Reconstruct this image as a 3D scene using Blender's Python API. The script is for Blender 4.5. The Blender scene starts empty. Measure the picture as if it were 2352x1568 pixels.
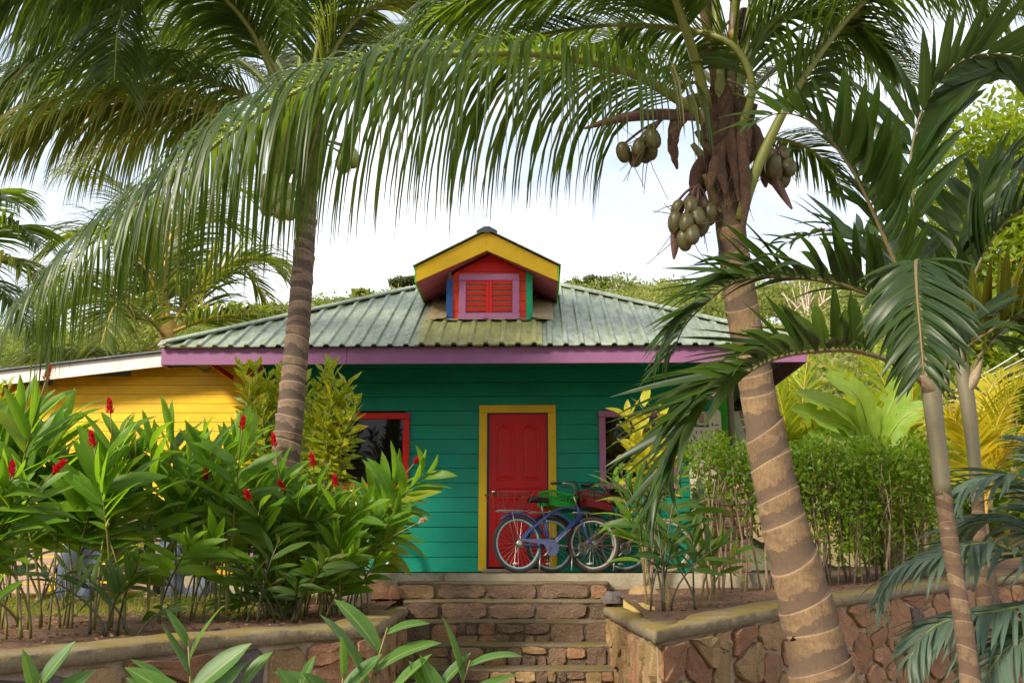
import bpy, math, random
import numpy as np
from mathutils import Vector, Matrix, noise

random.seed(11)
NR = np.random.default_rng(11)
R = math.radians
scene = bpy.context.scene
COL = scene.collection

# ---------------------------------------------------------------- camera, world, sun, exposure
PITCH = math.atan(516 / 2340.0)
CAMZ = 0.08
cam = bpy.data.cameras.new("camera")
cam.sensor_width = 36.0
cam.lens = 2340 / 2352 * 36.0
cam.clip_end = 2000
camo = bpy.data.objects.new("camera", cam)
camo.location = (0, 0, CAMZ)
camo.rotation_euler = (math.pi / 2 + PITCH, 0, 0)
COL.objects.link(camo)
scene.camera = camo

SUN_DIR = Vector((-0.56, -0.60, 0.54)).normalized()      # towards the sun
sun = bpy.data.lights.new("sun", 'SUN')
sun.energy = 1.5
sun.angle = R(11)
sun.color = (1.0, 0.90, 0.74)
suno = bpy.data.objects.new("sun", sun)
suno.rotation_euler = (-SUN_DIR).to_track_quat('-Z', 'Y').to_euler()
suno.location = (-20, -14, 30)
COL.objects.link(suno)

world = bpy.data.worlds.new("World")
scene.world = world
world.use_nodes = True
wt = world.node_tree
wt.nodes.clear()
wo = wt.nodes.new("ShaderNodeOutputWorld")
wb = wt.nodes.new("ShaderNodeBackground")
wb.inputs["Strength"].default_value = 0.066
sky = wt.nodes.new("ShaderNodeTexSky")
sky.sky_type = 'NISHITA'
sky.sun_disc = False
sky.sun_elevation = math.asin(SUN_DIR.z)
sky.sun_rotation = math.atan2(SUN_DIR.x, SUN_DIR.y)
tc = wt.nodes.new("ShaderNodeTexCoord")
mp = wt.nodes.new("ShaderNodeMapping")
mp.inputs["Scale"].default_value = (1.2, 1.2, 2.6)
nz = wt.nodes.new("ShaderNodeTexNoise")
nz.inputs["Scale"].default_value = 1.7
nz.inputs["Detail"].default_value = 7
nz.inputs["Roughness"].default_value = 0.58
rp = wt.nodes.new("ShaderNodeValToRGB")
rp.color_ramp.elements[0].position = 0.36
rp.color_ramp.elements[0].color = (0.30, 0.30, 0.30, 1)
rp.color_ramp.elements[1].position = 0.56
rp.color_ramp.elements[1].color = (1, 1, 1, 1)
mx = wt.nodes.new("ShaderNodeMix")
mx.data_type = 'RGBA'
mx.inputs["B"].default_value = (4.5, 4.6, 4.8, 1)         # sunlit thin cloud
L = wt.links.new
nz2 = wt.nodes.new("ShaderNodeTexNoise")
nz2.inputs["Scale"].default_value = 2.6
nz2.inputs["Detail"].default_value = 6
rp2 = wt.nodes.new("ShaderNodeValToRGB")
rp2.color_ramp.elements[0].position = 0.38
rp2.color_ramp.elements[0].color = (0.70, 0.72, 0.76, 1)
rp2.color_ramp.elements[1].position = 0.62
rp2.color_ramp.elements[1].color = (1, 1, 1, 1)
ml = wt.nodes.new("ShaderNodeMix")
ml.data_type = 'RGBA'
ml.blend_type = 'MULTIPLY'
ml.inputs[0].default_value = 1.0
ml.inputs["A"].default_value = (5.2, 5.2, 5.3, 1)      # sunlit thin cloud, greyer in its folds
L(mp.outputs["Vector"], nz2.inputs["Vector"])
L(nz2.outputs["Fac"], rp2.inputs["Fac"])
L(rp2.outputs["Color"], ml.inputs["B"])
L(ml.outputs["Result"], mx.inputs["B"])
L(tc.outputs["Generated"], mp.inputs["Vector"])
L(mp.outputs["Vector"], nz.inputs["Vector"])
L(nz.outputs["Fac"], rp.inputs["Fac"])
L(rp.outputs["Color"], mx.inputs["Factor"])
L(sky.outputs["Color"], mx.inputs["A"])
L(mx.outputs["Result"], wb.inputs["Color"])
L(wb.outputs["Background"], wo.inputs["Surface"])

scene.view_settings.view_transform = 'Standard'
scene.view_settings.look = 'None'
scene.view_settings.gamma = 1.0
scene.view_settings.use_curve_mapping = False
scene.view_settings.exposure = 2.2
scene.render.engine = 'CYCLES'
scene.cycles.use_denoising = True
scene.cycles.max_bounces = 7
scene.cycles.diffuse_bounces = 4
scene.cycles.glossy_bounces = 3
scene.cycles.transmission_bounces = 4
scene.cycles.use_adaptive_sampling = True
scene.cycles.adaptive_threshold = 0.012
scene.cycles.caustics_reflective = False
scene.cycles.caustics_refractive = False


def P(px, py, Y):
    """World point at forward distance Y on the sight line through a pixel of the 2352 wide photograph."""
    u, v = px - 1176.0, 784.0 - py
    dy = 2340 * math.cos(PITCH) - v * math.sin(PITCH)
    dz = 2340 * math.sin(PITCH) + v * math.cos(PITCH)
    k = Y / dy
    return Vector((u * k, Y, CAMZ + dz * k))


# ---------------------------------------------------------------- object helpers
def tag(o, label=None, cat=None, group=None, kind=None):
    if label: o["label"] = label
    if cat: o["category"] = cat
    if group: o["group"] = group
    if kind: o["kind"] = kind
    return o


def empty(name, loc, rz=0.0, parent=None):
    o = bpy.data.objects.new(name, None)
    o.empty_display_size = 0.2
    o.location = loc
    o.rotation_euler = (0, 0, rz)
    COL.objects.link(o)
    if parent: o.parent = parent
    return o


def link(name, me, parent=None, mw=None):
    o = bpy.data.objects.new(name, me)
    COL.objects.link(o)
    if parent: o.parent = parent
    if mw is not None: o.matrix_basis = mw
    return o


def npmesh(name, v, f, lu=None, m=None, smooth=False):
    me = bpy.data.meshes.new(name)
    me.from_pydata(np.asarray(v, dtype=np.float32).reshape(-1, 3).tolist() if not isinstance(v, list) else v, [],
                   f.tolist() if isinstance(f, np.ndarray) else f)
    if lu is not None and len(lu):
        a = me.attributes.new("lu", 'FLOAT_VECTOR', 'POINT')
        a.data.foreach_set("vector", np.asarray(lu, dtype=np.float32).ravel())
    if m: me.materials.append(m)
    if smooth:
        me.polygons.foreach_set("use_smooth", np.ones(len(me.polygons), dtype=bool))
    return me


class MB:
    """Collects shapes and links them as ONE mesh object; off is subtracted from every vertex (the parent's place)."""

    def __init__(s, off=(0, 0, 0)):
        s.v, s.f, s.lu, s.off = [], [], [], Vector(off)

    def add(s, vs, fs, lus=None):
        b = len(s.v)
        s.v += [tuple(Vector(p) - s.off) for p in vs]
        s.f += [tuple(i + b for i in q) for q in fs]
        s.lu += lus if lus else [(0.5, 0.5, 0.5)] * len(vs)
        return s

    def box(s, lo, hi, bev=0.0):
        x0, y0, z0 = lo
        x1, y1, z1 = hi
        if bev <= 0:
            vs = [(x, y, z) for x in (x0, x1) for y in (y0, y1) for z in (z0, z1)]
            return s.add(vs, [(0, 1, 3, 2), (4, 6, 7, 5), (0, 4, 5, 1), (2, 3, 7, 6), (0, 2, 6, 4), (1, 5, 7, 3)])
        c = [(x0 + x1) / 2, (y0 + y1) / 2, (z0 + z1) / 2]
        h = [(x1 - x0) / 2, (y1 - y0) / 2, (z1 - z0) / 2]
        b = min(bev, min(h) * 0.9)
        vs, idx = [], {}
        for sx in (-1, 1):
            for sy in (-1, 1):
                for sz in (-1, 1):
                    for ax in range(3):
                        p = [c[i] + (sx, sy, sz)[i] * (h[i] - (0 if i == ax else b)) for i in range(3)]
                        idx[(sx, sy, sz, ax)] = len(vs)
                        vs.append(p)
        fs = []
        for ax in range(3):
            o1, o2 = [i for i in range(3) if i != ax]
            for sg in (-1, 1):
                q = []
                for a, bb in ((-1, -1), (1, -1), (1, 1), (-1, 1)):
                    k = [0, 0, 0]
                    k[ax], k[o1], k[o2] = sg, a, bb
                    q.append(idx[(k[0], k[1], k[2], ax)])
                fs.append(tuple(q))
        for ax in range(3):                      # edge strips along ax
            o1, o2 = [i for i in range(3) if i != ax]
            for a in (-1, 1):
                for bb in (-1, 1):
                    k0, k1 = [0, 0, 0], [0, 0, 0]
                    k0[ax], k1[ax] = -1, 1
                    for k in (k0, k1): k[o1], k[o2] = a, bb
                    fs.append((idx[(*k0, o1)], idx[(*k1, o1)], idx[(*k1, o2)], idx[(*k0, o2)]))
        for sx in (-1, 1):
            for sy in (-1, 1):
                for sz in (-1, 1):
                    fs.append(tuple(idx[(sx, sy, sz, a)] for a in range(3)))
        return s.add(vs, fs)

    def hexa(s, p):
        """8 corners: bottom ring 0-3, top ring 4-7."""
        return s.add(p, [(0, 3, 2, 1), (4, 5, 6, 7), (0, 1, 5, 4), (1, 2, 6, 5), (2, 3, 7, 6), (3, 0, 4, 7)])

    def prism(s, poly, d):
        """Polygon (3D points) extruded by the vector d."""
        n = len(poly)
        a = [Vector(p) for p in poly]
        d = Vector(d)
        vs = a + [p + d for p in a]
        return s.add(vs, [tuple(range(n))[::-1], tuple(range(n, 2 * n))] + [(i, (i + 1) % n, n + (i + 1) % n, n + i) for i in range(n)])

    def tube(s, pts, rad, n=8, closed=False, caps=True, lu=None):
        pts = [Vector(p) for p in pts]
        m = len(pts)
        if not hasattr(rad, '__len__'): rad = [rad] * m
        tang = []
        for i in range(m):
            if closed: t = pts[(i + 1) % m] - pts[i - 1]
            else: t = pts[min(i + 1, m - 1)] - pts[max(i - 1, 0)]
            tang.append(t.normalized() if t.length > 1e-9 else Vector((0, 0, 1)))
        ref = Vector((0, 0, 1)) if abs(tang[0].z) < 0.9 else Vector((1, 0, 0))
        a = tang[0].cross(ref).normalized()
        vs, ls = [], []
        for i in range(m):
            a = a - tang[i] * a.dot(tang[i])
            a = a.normalized() if a.length > 1e-6 else tang[i].orthogonal().normalized()
            b = tang[i].cross(a)
            for k in range(n):
                w = 2 * math.pi * k / n
                vs.append(pts[i] + (a * math.cos(w) + b * math.sin(w)) * rad[i])
                ls.append((k / n,) + (lu[i] if lu else (i / max(1, m - 1), 0.5)))
        fs = []
        for i in range(m if closed else m - 1):
            j = (i + 1) % m
            for k in range(n):
                q = (k + 1) % n
                fs.append((i * n + k, i * n + q, j * n + q, j * n + k))
        if caps and not closed:
            fs.append(tuple(range(n))[::-1])
            fs.append(tuple((m - 1) * n + k for k in range(n)))
        return s.add(vs, fs, ls)

    def lathe(s, prof, M=None, n=12):
        """prof: (r, z) list turned round z, then moved by the matrix M."""
        M = M or Matrix()
        vs, fs = [], []
        for r, z in prof:
            for k in range(n):
                w = 2 * math.pi * k / n
                vs.append(M @ Vector((r * math.cos(w), r * math.sin(w), z)))
        for i in range(len(prof) - 1):
            for k in range(n):
                q = (k + 1) % n
                fs.append((i * n + k, i * n + q, (i + 1) * n + q, (i + 1) * n + k))
        fs.append(tuple(range(n))[::-1])
        fs.append(tuple((len(prof) - 1) * n + k for k in range(n)))
        return s.add(vs, fs)

    def mesh(s, name, m=None, smooth=False):
        me = bpy.data.meshes.new(name)
        me.from_pydata(s.v, [], s.f)
        a = me.attributes.new("lu", 'FLOAT_VECTOR', 'POINT')
        a.data.foreach_set("vector", np.asarray(s.lu, dtype=np.float32).ravel())
        if m: me.materials.append(m)
        if smooth: me.polygons.foreach_set("use_smooth", np.ones(len(me.polygons), dtype=bool))
        return me

    def build(s, name, m=None, parent=None, smooth=False, kind=None, label=None):
        o = link(name, s.mesh(name, m, smooth), parent)
        if kind: o["kind"] = kind
        if label: o["label"] = label
        return o


def catmull(ctrl, n):
    """n points evenly spaced along a smooth curve through ctrl."""
    c = [Vector(p) for p in ctrl]
    c = [c[0] * 2 - c[1]] + c + [c[-1] * 2 - c[-2]]
    out = []
    for i in range(1, len(c) - 2):
        p0, p1, p2, p3 = c[i - 1:i + 3]
        for k in range(24):
            t = k / 24
            out.append(0.5 * ((2 * p1) + (p2 - p0) * t + (2 * p0 - 5 * p1 + 4 * p2 - p3) * t * t + (3 * p1 - p0 - 3 * p2 + p3) * t ** 3))
    out.append(c[-2])
    d = [0.0]
    for a, b in zip(out, out[1:]): d.append(d[-1] + (b - a).length)
    res, j = [], 0
    for i in range(n):
        s = d[-1] * i / (n - 1)
        while j < len(d) - 2 and d[j + 1] < s: j += 1
        w = (s - d[j]) / max(1e-9, d[j + 1] - d[j])
        res.append(out[j].lerp(out[j + 1], min(1, w)))
    return res, d[-1]


def frame(origin, x, z):
    """Matrix whose local X runs along x and whose Z leans to z."""
    x = Vector(x).normalized()
    z = Vector(z)
    z = z - x * z.dot(x)
    z = z.normalized() if z.length > 1e-6 else x.orthogonal().normalized()
    y = z.cross(x)
    M = Matrix((x, y, z)).transposed().to_4x4()
    M.translation = Vector(origin)
    return M


# ---------------------------------------------------------------- materials
def N(t, kind, **kw):
    n = t.nodes.new("ShaderNode" + kind)
    for k, v in kw.items(): setattr(n, k, v)
    return n


def base(name):
    m = bpy.data.materials.new(name)
    m.use_nodes = True
    t = m.node_tree
    return m, t, t.nodes["Principled BSDF"], t.nodes["Material Output"]


def mixc(t, fac, a, b, mode='MIX'):
    n = N(t, "Mix", data_type='RGBA', blend_type=mode)
    for sock, val in (("Factor", fac), ("A", a), ("B", b)):
        if hasattr(val, 'is_linked'): t.links.new(val, n.inputs[sock])
        elif sock == "Factor": n.inputs[0].default_value = val
        else: n.inputs[sock].default_value = (*val[:3], 1)
    return n.outputs["Result"]


def ramp(t, fac, p0, p1, c0=(0, 0, 0), c1=(1, 1, 1)):
    n = N(t, "ValToRGB")
    n.color_ramp.elements[0].position, n.color_ramp.elements[1].position = p0, p1
    n.color_ramp.elements[0].color, n.color_ramp.elements[1].color = (*c0, 1), (*c1, 1)
    t.links.new(fac, n.inputs["Fac"])
    return n.outputs["Color"]


def noisef(t, scale, detail=4, rough=0.55, stretch=None, rand=False):
    g = N(t, "NewGeometry")
    vec = g.outputs["Position"]
    if stretch or rand:
        mpn = N(t, "Mapping")
        if stretch: mpn.inputs["Scale"].default_value = stretch
        if rand:
            oi = N(t, "ObjectInfo")
            mu = N(t, "Math", operation='MULTIPLY')
            mu.inputs[1].default_value = 40
            t.links.new(oi.outputs["Random"], mu.inputs[0])
            t.links.new(mu.outputs[0], mpn.inputs["Location"])
        t.links.new(vec, mpn.inputs["Vector"])
        vec = mpn.outputs["Vector"]
    n = N(t, "TexNoise")
    n.inputs["Scale"].default_value = scale
    n.inputs["Detail"].default_value = detail
    n.inputs["Roughness"].default_value = rough
    t.links.new(vec, n.inputs["Vector"])
    return n.outputs["Fac"]


def bump(t, bsdf, h, strength, dist=0.01):
    b = N(t, "Bump")
    b.inputs["Strength"].default_value = strength
    b.inputs["Distance"].default_value = dist
    t.links.new(h, b.inputs["Height"])
    t.links.new(b.outputs["Normal"], bsdf.inputs["Normal"])
    return b


def paint(name, c, rough=0.55, dirt=0.35, dirtc=(0.10, 0.085, 0.06), stretch=(1, 1, 5), grain=0.25, var=0.2, wear=None):
    m, t, b, o = base(name)
    big = noisef(t, 2.2, 6, 0.6, rand=True)
    fine = noisef(t, 26, 5, 0.65, stretch=(0.25, 1, 1.6))
    col = mixc(t, ramp(t, big, 0.25, 0.8), tuple(x * (1 - var) for x in c), tuple(min(1, x * (1 + var)) for x in c))
    dm = ramp(t, noisef(t, 7, 8, 0.7, stretch=(1, 1, 0.5)), 0.56, 0.86)
    dmf = N(t, "Math", operation='MULTIPLY')
    dmf.inputs[1].default_value = dirt
    t.links.new(dm, dmf.inputs[0])
    col = mixc(t, dmf.outputs[0], col, dirtc)
    if wear:
        wm = ramp(t, noisef(t, 13, 9, 0.75, stretch=(0.4, 1, 1.5)), 0.64, 0.70)
        col = mixc(t, wm, col, wear)
    t.links.new(col, b.inputs["Base Color"])
    t.links.new(ramp(t, big, 0.2, 0.8, (rough - .08,) * 3, (rough + .12,) * 3), b.inputs["Roughness"])
    b.inputs["Specular IOR Level"].default_value = 0.28
    bump(t, b, fine, grain, 0.004)
    return m


def leafm(name, c1, c2, trans=(0.30, 0.42, 0.03), tf=0.35, rough=0.38, veins=0.0, rib=None, spot=None, c3=None, p3=0.85, spec=0.28, tip=None):
    m, t, b, o = base(name)
    at = N(t, "Attribute", attribute_name="lu")
    sp = N(t, "SeparateXYZ")
    t.links.new(at.outputs["Vector"], sp.inputs[0])
    oi = N(t, "ObjectInfo")
    ad = N(t, "Math", operation='ADD')
    t.links.new(sp.outputs["Z"], ad.inputs[0])
    t.links.new(oi.outputs["Random"], ad.inputs[1])
    fr = N(t, "Math", operation='FRACT')
    t.links.new(ad.outputs[0], fr.inputs[0])
    r = fr.outputs[0]
    col = mixc(t, r, c1, c2)
    if c3: col = mixc(t, ramp(t, r, p3, min(1, p3 + 0.06)), col, c3)
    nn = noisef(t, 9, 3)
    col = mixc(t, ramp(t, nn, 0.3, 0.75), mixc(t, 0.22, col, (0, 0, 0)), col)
    if spot:
        col = mixc(t, ramp(t, noisef(t, 45, 3), 0.54, 0.6), col, spot)
    if tip:
        tm = N(t, "Math", operation='MULTIPLY_ADD')
        t.links.new(noisef(t, 14, 5, 0.7), tm.inputs[0])
        tm.inputs[1].default_value = 0.9
        t.links.new(sp.outputs["Y"], tm.inputs[2])
        col = mixc(t, ramp(t, tm.outputs[0], 1.46, 1.52), col, tip)
    if rib:
        du = N(t, "Math", operation='SUBTRACT')
        t.links.new(sp.outputs["X"], du.inputs[0])
        du.inputs[1].default_value = 0.5
        ab = N(t, "Math", operation='ABSOLUTE')
        t.links.new(du.outputs[0], ab.inputs[0])
        rm = ramp(t, ab.outputs[0], 0.02, 0.07, (0.75,) * 3, (0, 0, 0))
        col = mixc(t, rm, col, rib)
        if veins:
            k = N(t, "Math", operation='MULTIPLY_ADD')
            t.links.new(ab.outputs[0], k.inputs[0])
            k.inputs[1].default_value = -60
            v2 = N(t, "Math", operation='MULTIPLY')
            t.links.new(sp.outputs["Y"], v2.inputs[0])
            v2.inputs[1].default_value = 190
            t.links.new(v2.outputs[0], k.inputs[2])
            sn = N(t, "Math", operation='SINE')
            t.links.new(k.outputs[0], sn.inputs[0])
            bump(t, b, sn.outputs[0], veins, 0.002)
    t.links.new(col, b.inputs["Base Color"])
    b.inputs["Roughness"].default_value = rough
    b.inputs["Specular IOR Level"].default_value = spec
    tr = N(t, "BsdfTranslucent")
    tcol = mixc(t, 0.45, trans, mixc(t, 1.0, col, (3.2, 3.2, 2.2), 'MULTIPLY'))
    t.links.new(tcol, tr.inputs["Color"])
    ms = N(t, "MixShader")
    ms.inputs[0].default_value = tf
    t.links.new(b.outputs[0], ms.inputs[1])
    t.links.new(tr.outputs[0], ms.inputs[2])
    t.links.new(ms.outputs[0], o.inputs["Surface"])
    return m


def rough_m(name, c1, c2, c3=None, scale=6, rough=0.85, bs=0.6, bd=0.02, fine=40, moss=None, mossp=(0.5, 0.62), rand=True, flecks=None):
    """Stone, soil, concrete: two colours in patches, flecks, real bump; moss grows on what faces up."""
    m, t, b, o = base(name)
    n1 = noisef(t, scale, 8, 0.62, rand=rand)
    n2 = noisef(t, fine, 6, 0.7, rand=rand)
    col = mixc(t, ramp(t, n1, 0.3, 0.7), c1, c2)
    if c3:
        oi = N(t, "ObjectInfo")
        col = mixc(t, ramp(t, oi.outputs["Random"], 0.25, 0.9), col, mixc(t, ramp(t, n1, 0.35, 0.65), c3, c1))
    if flecks: col = mixc(t, ramp(t, n2, 0.58, 0.66), col, flecks)
    col = mixc(t, ramp(t, n2, 0.28, 0.5, (0.65,) * 3, (0, 0, 0)), col, tuple(x * 0.35 for x in c1))
    if moss:
        g = N(t, "NewGeometry")
        sx = N(t, "SeparateXYZ")
        t.links.new(g.outputs["Normal"], sx.inputs[0])
        up = ramp(t, sx.outputs["Z"], 0.35, 0.8)
        mm = N(t, "Math", operation='MULTIPLY')
        t.links.new(up, mm.inputs[0])
        t.links.new(ramp(t, noisef(t, 3.3, 7, 0.65), *mossp), mm.inputs[1])
        col = mixc(t, mm.outputs[0], col, moss)
    t.links.new(col, b.inputs["Base Color"])
    b.inputs["Roughness"].default_value = rough
    ad = N(t, "Math", operation='MULTIPLY_ADD')
    t.links.new(n2, ad.inputs[0])
    ad.inputs[1].default_value = 0.5
    t.links.new(n1, ad.inputs[2])
    bump(t, b, ad.outputs[0], bs, bd)
    return m


def plain(name, c, rough=0.5, metal=0.0, spec=0.5, rust=None, rp_=(0.55, 0.65)):
    m, t, b, o = base(name)
    n = noisef(t, 30, 5, 0.65)
    col = mixc(t, ramp(t, n, 0.3, 0.7), tuple(x * 0.85 for x in c), c)
    if rust: col = mixc(t, ramp(t, noisef(t, 55, 6, 0.7), *rp_), col, rust)
    t.links.new(col, b.inputs["Base Color"])
    b.inputs["Roughness"].default_value = rough
    b.inputs["Metallic"].default_value = metal
    b.inputs["Specular IOR Level"].default_value = spec
    return m


M = {}
M['teal'] = paint("teal_paint", (0.0, 0.24, 0.150), 0.5, 0.35)
M['yellow'] = paint("yellow_paint", (0.74, 0.43, 0.004), 0.5, 0.3)
M['yellow_trim'] = paint("yellow_trim_paint", (0.70, 0.43, 0.008), 0.5, 0.12)
M['red'] = paint("red_door_paint", (0.50, 0.003, 0.004), 0.42, 0.10, grain=0.12)
M['red_trim'] = paint("red_trim_paint", (0.60, 0.015, 0.008), 0.5, 0.12)
M['orange'] = paint("orange_red_paint", (0.70, 0.05, 0.006), 0.5, 0.12)
M['purple'] = paint("purple_paint", (0.235, 0.095, 0.195), 0.6, 0.3, wear=(0.22, 0.13, 0.20))
M['mauve'] = paint("mauve_paint", (0.40, 0.145, 0.28), 0.55, 0.15)
M['pink'] = paint("pink_soffit_paint", (0.50, 0.13, 0.19), 0.6, 0.15)
M['blue'] = paint("blue_paint", (0.012, 0.075, 0.24), 0.5, 0.1)
M['navy'] = paint("navy_jamb_paint", (0.012, 0.03, 0.12), 0.5, 0.1)
M['green_trim'] = paint("green_trim_paint", (0.005, 0.30, 0.13), 0.5, 0.1)
M['lime'] = paint("lime_trim_paint", (0.16, 0.50, 0.02), 0.5, 0.1)
M['post_green'] = paint("green_post_paint", (0.03, 0.26, 0.015), 0.55, 0.1)
M['white'] = paint("weathered_white_paint", (0.68, 0.63, 0.58), 0.6, 0.5, (0.33, 0.28, 0.23), wear=(0.48, 0.40, 0.34))
M['dark_wood'] = paint("dark_soffit_wood", (0.03, 0.05, 0.03), 0.7, 0.2)
M['raw_wood'] = paint("raw_grey_wood", (0.34, 0.25, 0.18), 0.75, 0.5, (0.12, 0.09, 0.06), grain=0.6)
M['pink_wood'] = paint("salmon_wood", (0.27, 0.17, 0.12), 0.7, 0.4, grain=0.5)
M['plank_yellow'] = paint("yellowed_plank", (0.50, 0.38, 0.13), 0.7, 0.5, grain=0.5)
M['pegwhite'] = paint("cream_board", (0.62, 0.54, 0.42), 0.6, 0.15)
M['grey_plastic'] = plain("grey_pipe", (0.30, 0.24, 0.20), 0.55)
M['black'] = plain("black_rubber", (0.018, 0.017, 0.016), 0.6)
M['void'] = plain("dark_gap", (0.006, 0.006, 0.006), 0.9)
M['glass'] = plain("dark_window_glass", (0.006, 0.005, 0.005), 0.04, 0.0, 0.22)
M['chrome'] = plain("worn_steel", (0.50, 0.47, 0.42), 0.35, 0.9, rust=(0.22, 0.10, 0.05), rp_=(0.58, 0.7))
M['brass'] = plain("knob_metal", (0.60, 0.55, 0.50), 0.25, 1.0)
M['bark_board'] = rough_m("bark_board", (0.30, 0.15, 0.09), (0.42, 0.33, 0.27), (0.20, 0.10, 0.06), 5, 0.85, 0.8, 0.02)
M['cloth'] = paint("grey_blue_cloth", (0.075, 0.088, 0.13), 0.8, 0.2, grain=0.1)
M['stone'] = rough_m("red_granite", (0.33, 0.155, 0.072), (0.42, 0.235, 0.12), (0.24, 0.115, 0.058), 7, 0.88, 1.0, 0.05, 60, moss=(0.10, 0.085, 0.015), mossp=(0.5, 0.7), flecks=(0.48, 0.33, 0.21))
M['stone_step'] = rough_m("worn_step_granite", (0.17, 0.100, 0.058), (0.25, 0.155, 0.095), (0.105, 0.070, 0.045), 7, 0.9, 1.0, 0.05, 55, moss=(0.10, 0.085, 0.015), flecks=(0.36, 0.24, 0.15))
M['stone_dark'] = rough_m("dark_granite", (0.06, 0.05, 0.05), (0.13, 0.10, 0.085), None, 7, 0.85, 0.9, 0.03, 50, flecks=(0.24, 0.2, 0.18))
M['stone_tan'] = rough_m("tan_granite", (0.27, 0.165, 0.07), (0.36, 0.23, 0.11), (0.18, 0.13, 0.04), 7, 0.88, 0.9, 0.03, 60, moss=(0.10, 0.085, 0.015), flecks=(0.42, 0.30, 0.17))
M['mortar'] = rough_m("stone_mortar", (0.29, 0.215, 0.13), (0.41, 0.32, 0.22), None, 5, 0.92, 0.9, 0.03, 45, moss=(0.17, 0.125, 0.012), mossp=(0.42, 0.6))
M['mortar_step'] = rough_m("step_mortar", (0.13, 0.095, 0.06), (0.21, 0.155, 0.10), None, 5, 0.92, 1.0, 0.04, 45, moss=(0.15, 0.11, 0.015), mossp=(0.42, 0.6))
M['coping'] = rough_m("mossy_coping", (0.19, 0.15, 0.075), (0.27, 0.22, 0.14), None, 4, 0.92, 1.0, 0.035, 38, moss=(0.20, 0.135, 0.012), mossp=(0.38, 0.56))
M['slab'] = rough_m("porch_concrete", (0.23, 0.19, 0.12), (0.33, 0.285, 0.20), None, 3, 0.9, 0.7, 0.015, 45, moss=(0.12, 0.10, 0.03))
M['soil'] = rough_m("garden_soil", (0.085, 0.042, 0.022), (0.16, 0.080, 0.042), None, 3, 0.95, 1.0, 0.04, 28, flecks=(0.26, 0.15, 0.08))
M['path'] = rough_m("gravel_path", (0.20, 0.15, 0.11), (0.29, 0.23, 0.17), None, 2, 0.95, 0.8, 0.03, 30)
M['turf'] = rough_m("turf", (0.06, 0.075, 0.015), (0.10, 0.085, 0.03), None, 2, 0.95, 1.0, 0.04, 40)
M['earth'] = rough_m("red_earth_bank", (0.23, 0.13, 0.06), (0.16, 0.14, 0.04), None, 0.8, 0.95, 1.0, 0.2, 6)
M['hill'] = rough_m("hill_forest_floor", (0.10, 0.12, 0.035), (0.19, 0.18, 0.06), None, 0.12, 0.95, 1.0, 0.5, 1.5)


def roofm(name, c1, c2, grime):
    m, t, b, o = base(name)
    n1 = noisef(t, 1.6, 7, 0.6)
    n2 = noisef(t, 9, 8, 0.72, stretch=(1.6, 0.5, 0.5))
    n3 = noisef(t, 60, 4)
    col = mixc(t, ramp(t, n1, 0.3, 0.7), c1, c2)
    col = mixc(t, ramp(t, n2, 0.42, 0.72, (0, 0, 0), (0.9,) * 3), col, grime)
    col = mixc(t, ramp(t, noisef(t, 4, 6), 0.58, 0.75, (0, 0, 0), (0.5,) * 3), col, (0.40, 0.46, 0.44))
    t.links.new(col, b.inputs["Base Color"])
    b.inputs["Roughness"].default_value = 0.5
    bump(t, b, n3, 0.08, 0.004)
    return m


M['roof'] = roofm("pale_green_roof_sheet", (0.21, 0.275, 0.175), (0.31, 0.36, 0.27), (0.075, 0.075, 0.05))
M['roof_moss'] = roofm("mossy_roof_sheet", (0.27, 0.29, 0.095), (0.33, 0.33, 0.13), (0.13, 0.12, 0.05))
M['roof_cap'] = roofm("dark_ridge_cap", (0.06, 0.08, 0.085), (0.09, 0.11, 0.11), (0.03, 0.03, 0.03))
M['flash'] = roofm("tan_flashing", (0.34, 0.27, 0.14), (0.38, 0.31, 0.17), (0.20, 0.15, 0.07))


def trunkm(name, ca, cb, dark, lip):
    m, t, b, o = base(name)
    at = N(t, "Attribute", attribute_name="lu")
    sp = N(t, "SeparateXYZ")
    t.links.new(at.outputs["Vector"], sp.inputs[0])
    n1 = noisef(t, 5, 7, 0.65)
    n2 = noisef(t, 34, 8, 0.75, stretch=(1.6, 1.6, 0.6))
    col = mixc(t, ramp(t, n1, 0.3, 0.7), ca, cb)
    col = mixc(t, ramp(t, n2, 0.36, 0.55, (0.6,) * 3, (0, 0, 0)), col, tuple(x * 0.45 for x in ca))
    col = mixc(t, ramp(t, noisef(t, 3.1, 9, 0.72, stretch=(1, 1, 2.2)), 0.47, 0.60, (0, 0, 0), (0.75,) * 3), col, (ca[0] * .55, ca[1] * .55, ca[2] * .6))
    col = mixc(t, ramp(t, noisef(t, 11, 6, 0.7), 0.62, 0.70, (0, 0, 0), (0.5,) * 3), col, (0.42, 0.40, 0.33))
    a2 = N(t, "Math", operation='MULTIPLY_ADD')
    t.links.new(n1, a2.inputs[0])
    a2.inputs[1].default_value = 0.9
    t.links.new(sp.outputs["Y"], a2.inputs[2])
    col = mixc(t, ramp(t, a2.outputs[0], 0.98, 1.15, (0, 0, 0), (0.80,) * 3), col, dark)     # leaf scar under each ring
    col = mixc(t, ramp(t, sp.outputs["Y"], 0.03, 0.08, (0.45,) * 3, (0, 0, 0)), col, lip)
    t.links.new(col, b.inputs["Base Color"])
    b.inputs["Roughness"].default_value = 0.85
    bump(t, b, n2, 0.7, 0.012)
    return m


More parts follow.
